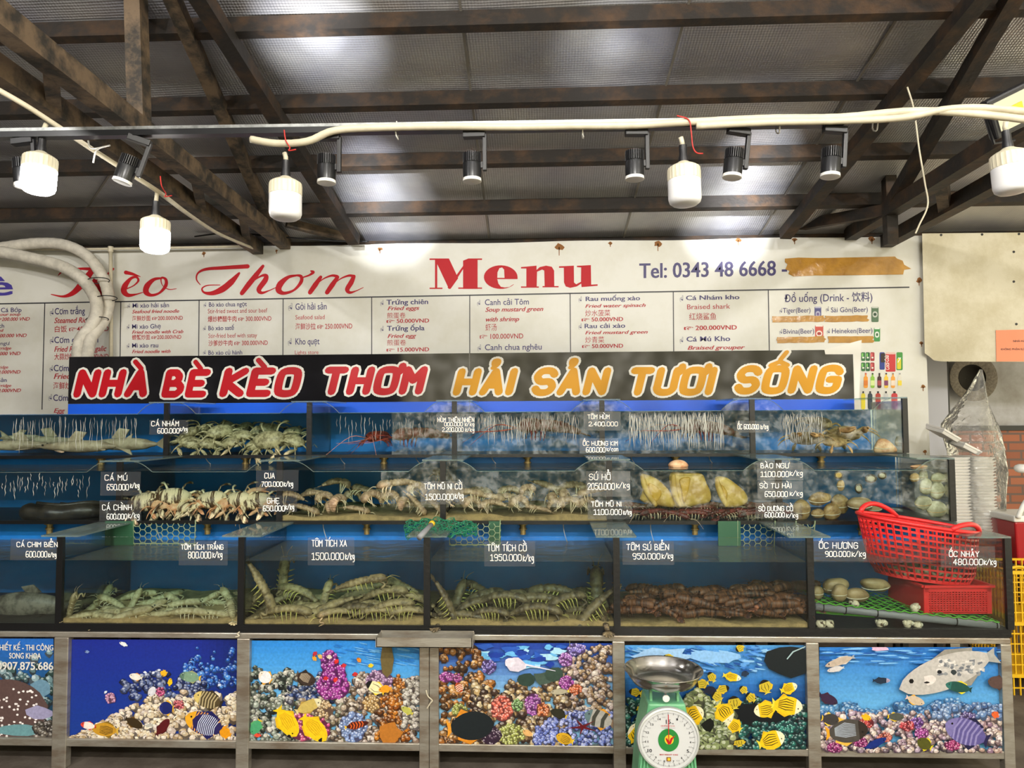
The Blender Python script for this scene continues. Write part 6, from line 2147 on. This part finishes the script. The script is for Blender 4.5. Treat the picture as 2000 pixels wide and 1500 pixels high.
stockpile([sA, sB, sC], [
    (885, 995, 180, 0, .05, 2, 1.0), (922, 1003, 200, 0, .05, 2, .85), (912, 975, 0, -6, .07, 1, 1.0), (955, 982, 10, -10, .08, 1, .9), (965, 1004, 170, 0, .04, 0, .8), (1015, 1002, 180, 0, .05, 2, .85), (1034, 975, 20, 20, .06, 2, .75), (1052, 1003, 170, 10, .05, 1, .7), (1078, 990, 90, 0, .07, 2, .7), (1085, 1003, 0, 0, .05, 2, .75), (1105, 1002, 0, 0, .06, 0, .9), (1148, 1001, 180, 0, .05, 2, .75), (1160, 972, 190, -10, .06, 1, .95), (1128, 998, 30, 0, .1, 0, .8), (985, 995, 0, 0, .12, 0, .9), (1100, 982, 90, 10, .1, 2, .7),
    (1068, 965, 20, -24, .22, 1, 1.1), (1115, 975, 0, 0, .22, 0, 1), (1000, 980, 160, 0, .22, 0, .9), (930, 985, 0, 0, .26, 0, 1), (1025, 985, 200, 0, .3, 2, .8)],
    1, 'lobster', 'slipper lobsters beside the 1100.000 tag', '%s slipper lobster from the left, %s layer, in the tank before the snails')
# dark banded shellfish under the yellow snails
dk = Kind(crust('tiger_prawn', .17, .6, .065, .085, M['lobd'], M['sliplegs'], legs=(.3, .4, .5, .6, .7), leglen=.16, claws=False, antl=.5, legr=.01))
for q in range(26):
    x = 1240 + (q % 13) * 23 + rnd.uniform(-8, 8)
    p = P(x, 1000, Y2 + (rnd.uniform(.04, .08) if q < 13 else rnd.uniform(.1, .2)))
    p.z = ZB[1] + (.008 if q < 13 else .03) + rnd.uniform(0, .008)
    tag(dk.put(p, R_(rnd.choice((0, 180)) + rnd.uniform(-30, 30)), R_(rnd.uniform(-10, 10)), 0, rnd.uniform(.9, 1.1)), 'dark red banded prawn lying under the big yellow snails', 'prawn', 'prawns under the yellow snails')


# crabs
def crab(name, w, m, mc, claw=1.0, ml=None):
    ml = ml or m
    r = thing(name, '-', 'crab')
    mb = MB()
    rings = []
    for f, z in ((.5, -.14), (.85, -.09), (1, 0), (.97, .07), (.82, .17), (.55, .24), (.2, .265)):
        rings.append([Vector(((w * .36 * math.sin(t) * f * (1 if math.sin(t) > 0 else .85)), w * .5 * math.cos(t) * f * (1 + .12 * abs(math.cos(t)) ** 8), z * w + w * .17)) for t in [2 * math.pi * k / 24 for k in range(24)]])
    mb.loft(rings).build('carapace', m, r, smooth=True)
    MB().ball((-.05 * w, 0, .08 * w), .2 * w, nu=10, nv=6, rz=.05 * w).build('belly_flap', mc, r, smooth=True)
    for s in (-1, 1):
        for k in range(4):
            a = R_(-50 + 35 * k) if k else R_(-62)
            b = Vector((math.sin(a) * .28 * w, s * math.cos(a) * .38 * w, .13 * w))
            d = Vector((math.sin(a), s * math.cos(a), 0))
            q = [b, b + d * .25 * w + Vector((0, 0, .14 * w)), b + d * .5 * w + Vector((0, 0, .02 * w)), b + d * .62 * w - Vector((0, 0, .13 * w))]
            rr = [.045, .05, .04, .036, .032, .028, .024, .018, .012, .006]
            if k == 0:
                rr = [.04, .04, .035, .03, .03, .05, .07, .07, .05, .02]
            MB().tube(cr(q, 3), [w * x for x in rr], 6, flat=.6 if k == 0 else 1).build('leg', ml, r, smooth=True)
        b = Vector((.27 * w, s * .26 * w, .13 * w))
        q = [b, b + Vector((.18 * w, s * .16 * w, .04 * w)), b + Vector((.36 * w, s * .02 * w, 0)), b + Vector((.58 * w, -s * .13 * w, -.02 * w))]
        cl = MB().tube(cr(q, 4), [w * claw * x for x in (.04, .05, .055, .05, .045, .05, .06, .075, .085, .08, .06, .035, .01)], 7).build('claw', ml, r, smooth=True)
        q = [b + Vector((.44 * w, s * .02 * w, .0)), b + Vector((.56 * w, s * .0, .01 * w)), b + Vector((.64 * w, -s * .1 * w, 0))]
        MB().tube(cr(q, 3), [w * claw * x for x in (.04, .036, .03, .025, .02, .012, .005)], 6).build('pincer_finger', ml, cl, smooth=True)
        MB().ball((.34 * w, s * .1 * w, .2 * w), .025 * w, nu=6, nv=5).build('eye', M['eye'], r, smooth=True)
    return r


cg = Kind(crab('swimming_crab', .14, M['crabg'], M['crabw']))
stockpile([cg], [(372, 872, 250, 20, .06, 0, .95), (378, 855, 200, 10, .1, 0, 1.0), (405, 872, 270, 25, .05, 0, .8), (430, 850, 300, 20, .09, 0, 1.0), (455, 872, 260, 20, .05, 0, .9), (475, 858, 280, 15, .08, 0, .9), (500, 878, 270, 30, .05, 0, .75), (530, 865, 272, 40, .05, 0, 1.25), (548, 875, 300, 10, .07, 0, .9), (572, 868, 230, 15, .06, 0, 1.0), (400, 850, 60, 20, .13, 0, 1),
                 (440, 842, 20, 0, .2, 0, 1), (520, 850, 90, 10, .2, 0, 1.1), (570, 855, 10, 0, .22, 0, 1), (480, 845, 200, 0, .26, 0, 1), (395, 858, 0, 10, .24, 0, 1)], 2, 'crab', 'swimming crabs in the top row', '%s olive swimming crab from the left, %s layer of the top-row heap')
cs, co = Kind(crab('striped_crab', .13, M['crabs'], M['crabw'], 1.1)), Kind(crab('orange_crab', .1, M['crabo'], M['crabw'], 1.0))
stockpile([cs, co], [(290, 990, 260, 30, .06, 0, 1.25), (340, 978, 280, 25, .08, 0, 1.2), (362, 1000, 240, 20, .05, 0, .8), (415, 985, 300, 20, .07, 0, 1.2), (470, 982, 260, 35, .06, 0, 1.1), (500, 988, 280, 20, .06, 0, 1.2), (385, 1003, 250, 10, .04, 0, .8)],
          1, 'crab', 'striped crabs', '%s brown-striped crab from the left, %s layer of the middle-row heap')
stockpile([cs, co], [(275, 1006, 200, 10, .05, 1, .9), (318, 1006, 270, 20, .045, 1, 1.1), (345, 1006, 300, 10, .05, 1, .9), (405, 1007, 260, 10, .05, 1, 1.1), (440, 1000, 240, 20, .05, 1, 1.1), (455, 1008, 280, 0, .05, 1, .8), (490, 1006, 250, 10, .05, 1, 1.1), (530, 1006, 290, 10, .05, 1, 1.0), (500, 970, 280, 20, .1, 1, 1.1), (310, 978, 250, 10, .13, 1, 1.1), (375, 990, 250, 10, .12, 1, 1.0),
                     (330, 985, 40, 0, .2, 1, 1.2), (400, 985, 90, 0, .2, 1, 1.2), (450, 980, 0, 0, .22, 1, 1.2)], 1, 'crab', 'orange crabs among the striped crabs', '%s small orange crab from the left, %s layer among the striped crabs')
ck = Kind(crab('spiky_crab', .17, M['clam'], M['crabw'], 1.1))
for x, y, hd, e, s, l in ((1575, 868, 250, .08, .9, 'brown spiky crab behind bright running water'), (1650, 862, 280, .1, 1.1, 'brown spiky crab in the middle of the end tank of the top row'), (1600, 838, 200, .24, .9, 'brown crab climbing at the back of the top-row end tank'), (1630, 872, 90, .05, .7, 'small brown crab at the front glass of the top-row end tank')):
    o = ck.put(P(x, y, Y3 + e), R_(hd), R_(20), 0, s)
    tag(o, l, 'crab', 'spiky crabs')
# red lobsters
la = Kind(crust('spiny_lobster', .34, .35, .12, .1, M['lob'], M['lob'], 7, legs=(.56, .64, .72, .8), leglen=.42, claws=False, antl=1.0, fan=.18, antm=M['ant'], legr=.014, broad=.1, nant=4, lift=.03, zmin=.003))
ld = Kind(crust('spiny_lobster', .32, .5, .12, .11, M['lobd'], M['lobd'], 7, legs=(.56, .64, .72, .8), leglen=.42, claws=False, antl=.9, fan=.18, antm=M['lob'], legr=.014, broad=.1, nant=4, lift=.03, zmin=.003))
for kd, x, y, hd, tl, e, s, l in ((la, 742, 872, 262, 0, .2, .9, 'red spiny lobster facing the front glass, feelers spread wide'), (ld, 822, 872, 198, 0, .1, 1.0, 'dark red spiny lobster lying side-on against the divider, beside the facing one'), (ld, 1070, 862, 195, 4, .1, 1.15, 'dark spiny lobster behind the running water, before the 600.000 tag'), (ld, 1385, 864, 200, 6, .1, 1.1, 'dark red spiny lobster behind the dense bright running water')):
    tag(kd.put(P(x, y, Y3 + e), R_(hd), R_(tl), 0, s), l, 'lobster', 'spiny lobsters in the top row')


# fish
def swim(name, L, Hh, W, m, dorsal=.5, tail=.22, fan=1.0):
    r = thing(name, '-', 'fish')
    n = 20
    sp = [(Vector((L * (i / n - .5), 0, Hh * L * .5)), Vector((0, 0, 1))) for i in range(n + 1)]
    pf = lambda s: max(.12, math.sin(math.pi * min(1, (s * .96 + .02)) ** .8) ** .75) * (1 if s > .12 else .8)
    mb = MB()
    body_loft(mb, sp, lambda s: W * L * pf(s) * .5, lambda s: Hh * L * pf(s) * .5, 14, 1)
    mb.build('body', m, r, smooth=True)
    fn = lambda pts, t, nm: (lambda b: b.build(nm, m, r))(_fin(pts, t))

    def _fin(pts, t):
        b = MB()
        b.prism(pts, lambda x, z: Vector((x * L, -t * L, z * L)), lambda x, z: Vector((x * L, t * L, z * L)))
        return b
    c = Hh * .5
    fn([(-.46, c), (-.5 - tail, c + tail * .8 * fan), (-.5 - tail * .75, c), (-.5 - tail, c - tail * .6 * fan)], .008, 'tail_fin')
    fn([(-.05, c + Hh * .42), (.12, c + Hh * .48), (.02, c + Hh * (.5 + dorsal)), (-.12, c + Hh * (.45 + dorsal * .9))], .007, 'dorsal_fin')
    for s in (-1, 1):
        b = MB()
        b.loft([[Vector((L * (.2 - .14 * t), s * L * (W * .42 + .16 * t), L * (c - Hh * .22 - .03 * t))) + Vector((L * w * a, 0, L * .006 * e)) for a, e in ((-1, 0), (0, 1), (1, 0), (0, -1))] for t, w in ((0, .05), (.5, .06), (1, .03))])
        b.build('side_fin', m, r, smooth=True)
        MB().ball((L * .4, s * L * W * .3, L * (c + Hh * .12)), L * .014, nu=7, nv=5).build('eye', M['eye'], r, smooth=True)
    return r


sk = Kind(swim('small_shark', .42, .16, .17, M['shark'], .75, .2))
for x, y, hd, e, s, l in ((40, 868, 10, .1, .9, 'grey brown shark lying at the far end of the top row'), (150, 872, 185, .08, 1.05, 'pale shark lying in the middle of the shark tank behind trickling water'), (235, 868, 175, .13, 1.1, 'pale shark with upright fin lying by the divider of the shark tank'), (95, 862, 0, .22, 1.0, 'shark resting at the back of the shark tank'), (40, 850, 200, .25, .6, 'small shark raised on the others at the back of the shark tank')):
    tag(sk.put(P(x, y + 12, Y3 + e), R_(hd), 0, 0, s), l, 'fish', 'small sharks in the top row')
gp = Kind(swim('grouper', .42, .32, .22, M['group'], .25, .12, .9))
tag(gp.put(P(60, 1211, Y1 + .16), R_(0), 0, 0, .95), 'mottled grey brown grouper at the bottom of the tank at the picture edge', 'fish')
for x, y, hd, e, l in ((135, 1003, 5, .08, 'thick dark eel lying along the front glass of the middle row'), (180, 1004, 185, .16, 'dark eel lying behind the thicker eel by the divider')):
    r = thing('moray_eel', l, 'fish', P(x, y, Y2 + e), 'dark eels in the middle row')
    q = [Vector((-.22, .02, 0)), Vector((-.1, -.01, .01)), Vector((.04, .01, 0)), Vector((.16, 0, .01)), Vector((.23, -.02, .005))]
    MB().tube(cr(q, 6), [.02 + .022 * min(1, i / 8) + .004 * math.sin(i) for i in range(24)] + [.022], 12).build('body', M['eel'], r, smooth=True)
    MB().tube(cr([p + Vector((0, 0, .042)) for p in q[:4]], 6), .008, 6, flat=1.6).build('back_fin', M['eel'], r, smooth=True)
    r.rotation_euler = (0, 0, R_(hd + 180 if hd < 90 else hd))


# shells and big snails
def pillow(mb, pts, Y, depth, row_front=True, n=5):
    """rounded solid with the given outline, bulging towards the camera and a little away from it"""
    q = cr([(x, y, 0) for x, y in pts], 4, closed=True)
    c = sum(q, Vector()) / len(q)
    rings = []
    for i in range(-n, n + 1):
        a = math.pi / 2 * i / n * .98
        f = math.cos(a) ** .6
        rings.append([P(c.x + (p.x - c.x) * f, c.y + (p.y - c.y) * f, Y - depth * math.sin(a)) for p in q])
    mb.loft(rings)


def oval(x, y, rx, ry, rot=0, n=12, wob=.06, seed=0):
    g = random.Random(seed or int(x * 7 + y))
    o = []
    for k in range(n):
        a = 2 * math.pi * k / n
        f = 1 + g.uniform(-wob, wob)
        ex, ey = rx * f * math.cos(a), ry * f * math.sin(a)
        o.append((x + ex * math.cos(rot) - ey * math.sin(rot), y + ex * math.sin(rot) + ey * math.cos(rot)))
    return o


z4 = lambda l: [(1160 + x / 5, 770 + y / 5) for x, y in l]
for lab, outer, fold, inner in (
        ('big yellow tan sea snail leaning with a slit, beside the 2050.000 tag', [(455, 790), (500, 780), (620, 830), (750, 960), (790, 1095), (640, 1090), (458, 1040), (470, 940)], [(470, 790), (490, 880), (530, 980), (610, 1090)], [(530, 870), (600, 890), (660, 950), (650, 1010), (600, 1050), (550, 990)]),
        ('biggest yellow tan sea snail with a long flap, middle of the three', [(745, 770), (900, 765), (1050, 775), (1100, 870), (1140, 960), (1130, 1050), (1000, 1085), (880, 1105), (790, 1095), (750, 950)], [(775, 780), (780, 900), (800, 1000), (850, 1095)], [(835, 830), (935, 810), (935, 900), (905, 1010), (885, 1070), (862, 1030), (850, 930)]),
        ('yellow tan sea snail with a pale folded edge, last of the three', [(1185, 810), (1280, 808), (1380, 870), (1480, 960), (1500, 1050), (1420, 1095), (1330, 1105), (1290, 1090), (1240, 980), (1190, 900)], [(1200, 820), (1215, 900), (1250, 1000), (1300, 1095)], [(1245, 885), (1290, 930), (1305, 980), (1295, 1030), (1262, 985)])):
    c = z4(outer)
    r = thing('sea_snail', lab, 'sea snail', P(sum(p[0] for p in c) / len(c), max(p[1] for p in c), Y2 + .07), 'big yellow sea snails')
    mb = MB()
    pillow(mb, c, Y2 + .075, .03)
    part(mb, 'mantle', M['melo'], r, smooth=True)
    mb = MB()
    pillow(mb, z4(inner), Y2 + .05, .012)
    part(mb, 'foot_flap', M['melo2'], r, smooth=True)
    q = cr([P(x, y, Y2 + .048) for x, y in z4(fold)], 5)
    part(MB().tube(q, [.008 + .007 * math.sin(math.pi * (i + 1) / (len(q) + 1)) for i in range(len(q))], 8), 'folded_edge', M['melo'], r, smooth=True)
SH = [('sea_snail', 'orange brown shell poking out of the water above the biggest yellow snail', 1, oval(1325, 909, 19, 11), .2, .05, 'crabo'),
      ('clam', 'ridged brown clam lying on top of the pile by the abalone tags', 1, oval(1601, 974, 23, 13, -.1), .06, .03, 'clam'), ('clam', 'rough round brown shell half under the abalone tags', 1, oval(1565, 997, 19, 21), .07, .03, 'clam'),
      ('clam', 'dark brown clam at the bottom beside the red basket handle', 1, oval(1624, 1000, 18, 17), .07, .03, 'clam'), ('clam', 'small brown clam wedged under the topmost clam', 1, oval(1597, 1003, 13, 10), .05, .02, 'clam'), ('clam', 'brown clam behind the stuck bottle-shaped shell', 1, oval(1640, 985, 19, 20), .12, .03, 'clam'),
      ('clam', 'large smooth tan clam above the red basket handle', 1, oval(1680, 984, 26, 14, .08), .08, .03, 'tan'), ('clam', 'tan clam end sticking out beside the smooth large one', 1, oval(1708, 992, 16, 10), .12, .02, 'tan'),
      ('scallop', 'pale round scallop in the middle of the stack at the end pane', 1, oval(1808, 950, 13, 17), .06, .015, 'pale'), ('scallop', 'pale large scallop touching the end pane', 1, oval(1830, 958, 15, 18), .07, .015, 'pale'), ('scallop', 'pale wide scallop lowest towards the running stream', 1, oval(1803, 982, 17, 14), .05, .015, 'pale'),
      ('scallop', 'pale scallop lowest against the end pane', 1, oval(1829, 994, 20, 16), .06, .015, 'pale'), ('scallop', 'pale scallop topmost by the end pane', 1, oval(1832, 934, 15, 11), .07, .015, 'pale'), ('scallop', 'pale scallop small at the top of the stack', 1, oval(1803, 930, 9, 13), .09, .015, 'pale'),
      ('brown_shell', 'bottle-shaped brown shell stuck to the glass above the clams', 1, oval(1642, 948, 8, 11), .02, .012, 'clam'), ('brown_shell', 'brown shell stuck near the water line by the pale scallops', 1, oval(1786, 933, 10, 9), .03, .02, 'clam'), ('brown_shell', 'orange shell floating open at the rim of the end tank', 1, oval(1795, 911, 17, 4), .1, .02, 'crabo'),
      ('large_clam', 'large tan clam humped highest over the grey pipe', 0, oval(1632, 1145, 26, 17, -.1), .13, .05, 'tan'), ('large_clam', 'large tan clam standing on the grey pipe', 0, oval(1640, 1158, 16, 18), .07, .04, 'tan'), ('large_clam', 'large tan clam with ridges lying in the middle of the net', 0, oval(1674, 1162, 24, 14, .1), .07, .04, 'tan'),
      ('large_clam', 'long tan clam lying behind, towards the red box', 0, oval(1710, 1142, 30, 13, .15), .16, .05, 'tan'), ('large_clam', 'tan clam partly hidden by the black divider', 0, oval(1597, 1158, 12, 14), .1, .03, 'tan'), ('orange_shell', 'orange spiked shell leaning on the end pane of the top row', 2, [(1708, 884), (1712, 862), (1722, 856), (1738, 862), (1752, 882)], .06, .025, 'crabo'), ('round_shell', 'pale round shell by the end pane of the top row', 2, oval(1756, 862, 9, 11), .1, .02, 'pale')]
for nm, lab, row, pts, e, dp_, mk in SH:
    Y = YF[row] + e
    r = thing(nm, lab, nm.replace('_', ' '), P(sum(p[0] for p in pts) / len(pts), max(p[1] for p in pts), Y))
    mb = MB()
    pillow(mb, pts, Y, dp_)
    part(mb, 'shell', M[mk], r, smooth=True)
    cx, cy = sum(p[0] for p in pts) / len(pts), sum(p[1] for p in pts) / len(pts)
    w = (max(p[0] for p in pts) - min(p[0] for p in pts)) / 2
    q = [P(cx + w * .93 * math.cos(t), cy + w * .25 * math.sin(t) + w * .1, Y - dp_ * (1 - (.9 * math.cos(t)) ** 2) ** .5 * 1.0) for t in [math.pi * (.08 + .84 * k / 10) for k in range(11)]]
    part(MB().tube(q, .0022, 5), 'shell_lip', M['crabw'] if mk != 'pale' else M['clam'], r, smooth=True)
for i, (x, y, rx, ry, l) in enumerate(((1701, 935, 12, 9, 'abalone stuck to the glass by its pale foot, larger of the joined pair'), (1723, 929, 9, 7, 'abalone stuck to the glass, smaller of the joined pair'), (1677, 954, 8, 10, 'abalone stuck lower on the glass, away from the joined pair'), (1638, 928, 9, 8, 'yellow abalone stuck above the bottle-shaped shell'))):
    r = thing('abalone', l, 'abalone', P(x, y, Y2 + .012), 'abalones on the glass')
    mb = MB()
    pillow(mb, oval(x, y, rx, ry), Y2 + .016, .005)
    part(mb, 'shell', M['eel'], r, smooth=True)
    mb = MB()
    pillow(mb, oval(x, y, rx * .68, ry * .62), Y2 + .0125, .003)
    part(mb, 'foot', M['pale'] if i < 3 else M['melo'], r, smooth=True)


def snail():
    r = thing('spotted_snail', '-', 'snail')
    mb = MB()
    q, rad = [], []
    for k in range(40):
        t = k / 39
        a = t * 6.28 * 2.6
        rr = .013 * (1 - t) ** 1.0 + .001
        q.append(Vector((rr * .55 * math.cos(a), rr * .55 * math.sin(a), .03 * t ** .8)))
        rad.append(.0125 * (1 - t) ** .9 + .0015)
    mb.tube(q, rad, 8).build('shell', M['spot'], r, smooth=True)
    MB().ball((.008, 0, -.004), .009, nu=8, nv=6, rz=.004).build('opening_lid', M['crabw'], r, smooth=True)
    return r


sn = Kind(snail())
for x, y, e, l in ((1600, 1222, .03, 'spotted snail in the bottom corner of the tank by the black divider'), (1617, 1222, .03, 'spotted snail second along the tank bottom from the black divider'), (1725, 1221, .03, 'spotted snail alone on the tank bottom, halfway along'), (1777, 1220, .03, 'spotted snail, first of the two close together on the tank bottom'), (1795, 1223, .04, 'spotted snail, second of the two close together on the tank bottom'), (1668, 1182, .045, 'spotted snail clinging to the grey pipe under the tan clams'), (1790, 1189, .05, 'spotted snail clinging to the grey pipe under the red box')):
    tag(sn.put(P(x, y, Y1 + e), R_(x), R_(60), R_(30), 1.15), l, 'snail', 'spotted snails in the end tank')

# ------------------------------------------------------------------ basket, box, pipe and nets in the end tank
M['redp2'] = mat('red_plastic', 0xe02a2c, .35)
M['pipe'] = mat('grey_pipe', 0x84868a, .4)
M['net'] = mat('light_green_net', 0x62b83c, .5)
M['netd'] = mat('green_fishing_net', 0x1c7a58, .6)
M['hex'] = mat('pale_green_mesh', 0x8c9c78, .5)
M['greenboard'] = mat('dull_green_board', 0x2c5a40, .5)
YBK = Y1 + .205
bk = thing('red_basket', 'round red plastic laundry-style basket of small shells, tilted in the end tank', 'basket', P(1795, 1140, YBK))
ct, cb = P(1791, 1020, YBK), P(1800, 1128, YBK)
ux = (P(1905, 1037, YBK) - P(1677, 1003, YBK)) / 2
ub = (P(1898, 1112, YBK) - P(1705, 1090, YBK)) / 2
uy = Vector((0, .155, .002))
uyb = Vector((0, .13, .0))
NR, NC = 9, 44


def bw(t, k, out=0.0):
    a = 2 * math.pi * k / NC
    c = ct + (cb - ct) * t
    x = ux + (ub - ux) * t
    y = uy + (uyb - uy) * t
    f = (1 + out / x.length) * (1 - .10 * max(0, t - .8) / .2)
    return c + (x * math.cos(a) + y * math.sin(a)) * f


mb = MB()
for j in range(NR + 1):
    t = .04 + .93 * j / NR
    wd = .008 if j not in (0, NR) else .014
    for k in range(NC):
        mb.bar(bw(t, k), bw(t, k + 1), .003, wd)
for k in range(NC):
    w = .008
    mb.bar(bw(.02, k), bw(.8, k), w, .003, up=(bw(.5, k) - ct) * Vector((1, 1, 0)))
    mb.bar(bw(.8, k), bw(.99, k), w, .003, up=(bw(.5, k) - ct) * Vector((1, 1, 0)))
part(mb, 'side_lattice', M['redp2'], bk)
part(MB().tube([bw(0, k) for k in range(NC + 1)], .0085, 8), 'rim', M['redp2'], bk, smooth=True)
mb = MB()
mb.poly([bw(.97, k) for k in range(NC)])
mb.poly([bw(.985, k) for k in reversed(range(NC))])
part(mb, 'basket_floor', M['redp2'], bk)
for ka, lift in ((14.5, .045), (38, .034)):
    q = []
    for s in range(13):
        v = s / 12
        k = ka - 3.2 + 6.4 * v
        p = bw(0, k)
        q.append(p + Vector((0, 0, lift * math.sin(math.pi * v) ** .7)))
    part(MB().tube(q, .011, 8), 'handle', M['redp2'], bk, smooth=True)
for i in range(46):
    a, q = rnd.uniform(0, 6.283), math.sqrt(rnd.random()) * .82
    t = .93 - .035 * (i // 18) - .012 * rnd.random()
    p = ct + (cb - ct) * t + (ub * math.cos(a) + uyb * math.sin(a)) * q * .88
    tag(sn.put(p, rnd.uniform(0, 6), rnd.uniform(-1.5, 1.5), rnd.uniform(-1, 1), rnd.uniform(.7, 1.0)), 'small pale spotted snail lying in the bottom of the red basket', 'snail', 'snails in the red basket')
# red box under it
c0 = P(1806, 1199, Y1 + .055)
bx = thing('red_box', 'rectangular red plastic box with fine holes under the red basket', 'plastic box', c0)
bx.rotation_euler = (0, R_(1), R_(6))
w, d, h = .29, .25, .115
mb = MB()


def wall(mb, a, b, n, m, z0, z1, t=.004):
    """perforated wall from a to b"""
    a, b = Vector(a), Vector(b)
    for k in range(n + 1):
        p = a + (b - a) * k / n
        q = a + (b - a) * (k + .42) / n
        if k < n:
            mb.bar(p + Vector((0, 0, z0)), p + Vector((0, 0, z1)), .0055, t, up=(b - a).cross(Vector((0, 0, 1))))
    for j in range(m + 1):
        z = z0 + (z1 - z0) * j / m
        mb.bar(a + Vector((0, 0, z)), b + Vector((0, 0, z)), t, .005)


wall(mb, (0, 0, 0), (w, 0, 0), 22, 9, .01, h - .022)
wall(mb, (0, d, 0), (w, d, 0), 22, 9, .01, h - .022)
mb.box((-.004, 0, .0), (.0, d, h))
mb.box((w, 0, .0), (w + .004, d, h))
for y in (0, d):
    mb.box((0, y - .003, h - .024), (w, y + .003, h))
    mb.box((-.003, y - .003, 0), (.018, y + .003, h))
    mb.box((w - .018, y - .003, 0), (w + .003, y + .003, h))
mb.box((0, 0, 0), (w, d, .004))
mb.build('wall_lattice', M['redp2'], bx)
mb = MB()
for p, q in (((-.008, -.008), (w + .008, -.008)), ((w + .008, -.008), (w + .008, d + .008)), ((w + .008, d + .008), (-.008, d + .008)), ((-.008, d + .008), (-.008, -.008))):
    mb.bar((*p, h), (*q, h), .016, .009)
mb.build('rim', M['redp2'], bx)
mb = MB().box((.006, .006, h - .02), (w - .006, d - .006, h - .014))
mb.build('inner_tray', M['redp2'], bx)
# net platform on a grey pipe
pl = thing('net_platform', 'green net platform on a grey pipe across the end tank', 'platform', P(1780, 1205, Y1 + .03))
pa, pb = P(1592, 1184, Y1 + .03), P(1948, 1222, Y1 + .03)
part(MB().tube([pa, (pa + pb) / 2, pb], .0165, 14), 'grey_pipe', M['pipe'], pl, smooth=True)
mb = MB()
for k in range(29):
    p = pa + (pb - pa) * k / 28 + Vector((0, 0, .018))
    q = [p + Vector((.004 * math.sin(k * 2.1 + s), .045 * s, .002 * math.sin(3 * s + k))) for s in range(8)]
    mb.tube(q, .0016, 4)
for s in range(9):
    q = [pa + (pb - pa) * k / 56 + Vector((0, -.014 + .042 * s, .019 + .0035 * math.sin(k * 1.9 + s))) for k in range(57)]
    mb.tube(q, .0016 if s else .0026, 4)
part(mb, 'green_netting', M['net'], pl)
part(MB().tube([pa + (pb - pa) * .02 + Vector((0, .03, -.03)), pa + (pb - pa) * .35 + Vector((0, .03, -.022))], .006, 6), 'green_rod', M['net'], pl)
for x in (1606, 1650, 1712, 1866, 1943):
    t = (x - 1592) / (1948 - 1592)
    c = pa + (pb - pa) * t
    part(MB().tube([c + Vector((.002 * math.sin(s), .019 * math.cos(s), .019 * math.sin(s))) for s in [2 * math.pi * i / 14 for i in range(15)]], .0024, 5), 'black_tie', M['black'], pl)


# hexagon mesh screens standing at the back of the bottom tanks
def hexmesh(name, lab, x0, x1, y0, y1, Y, s=7.2):
    r = thing(name, lab, 'mesh screen', P((x0 + x1) / 2, y1, Y), 'hexagon mesh screens')
    mb = MB()
    hx, hy = s * 1.5, s * math.sqrt(3)
    i = 0
    x = x0
    while x < x1:
        y = y0 + (hy / 2 if i % 2 else 0)
        while y < y1:
            q = [P(x + s * math.cos(k * math.pi / 3), y + s * math.sin(k * math.pi / 3), Y) for k in range(4)]
            for k in range(3):
                mb.bar(q[k], q[k + 1], .0028, .0028)
            y += hy
        x += hx
        i += 1
    part(mb, 'hexagon_mesh', M['hex'], r)
    part(MB().tube([P(x0 - s, y0 - s, Y), P(x0 - s, y1, Y), P(x1, y1, Y), P(x1 + 2, y0 - s, Y)], .003, 5), 'frame_wire', M['hex'], r)


YX = Y1 + DEP - .014
hexmesh('mesh_screen', 'hexagon mesh screen behind the tank of pale mantis shrimps', 268, 380, 1022, 1062, YX)
hexmesh('mesh_screen', 'hexagon mesh screen beside the green landing net', 885, 975, 1022, 1064, YX - .03)
hexmesh('mesh_screen', 'hexagon mesh screen behind the brown tiger prawns', 1448, 1512, 1024, 1068, YX)
hexmesh('mesh_screen', 'scrap of hexagon mesh between the tiger prawns and the red basket', 1562, 1590, 1024, 1042, YX)
for x0, x1, l in ((955, 978, 'narrow dull green board between the hexagon mesh and the blue panel'), (1403, 1446, 'dull green board before the hexagon mesh over the tiger prawns'), (205, 262, 'dull green board beside the hexagon mesh over the pale mantis shrimps')):
    a, b = P(x0, 1066, YX), P(x1, 1018, YX)
    tag(MB().box((a.x, YX - .002, a.z), (b.x, YX + .003, b.z)).build('green_board', M['greenboard']), l, 'board', 'green boards at the back of the tanks')
# landing net lying across a brace
ln = thing('landing_net', 'crumpled green landing net with grey handle lying across the glass braces', 'net', P(850, 1048, Y1 + .15))
g = [[None] * 25 for _ in range(15)]
for a in range(15):
    for b in range(25):
        u, v = b / 24, a / 14
        x = 792 + 138 * u
        top = 1012 + 10 * abs(u - .45) ** 1.2 * 2
        y = top + (1050 - top - 6 * u) * v
        q = P(x, y, Y1 + .30 - .22 * v)
        g[a][b] = q + Vector((.006 * math.sin(b * 1.7 + a), .02 * math.sin(b * .9 + a * .7), .008 * math.sin(b * 1.3 - a * 1.1)))
mb = MB()
for a in range(15):
    mb.tube(g[a], .0017, 4)
for b in range(25):
    mb.tube([g[a][b] for a in range(15)], .0017, 4)
for a in range(14):
    mb.tube([g[a + (b % 2)][b] for b in range(25)], .0015, 4)
part(mb, 'crumpled_netting', M['netd'], ln)
part(MB().tube([P(843, 1024, Y1 + .02), P(819, 1050, Y1 - .1)], [.011, .0125], 12), 'handle', M['pipe'], ln, smooth=True)
part(MB().tube([P(845, 1021, Y1 + .03), P(842, 1025, Y1 + .018)], .013, 12), 'handle_collar', M['ybask'], ln, smooth=True)
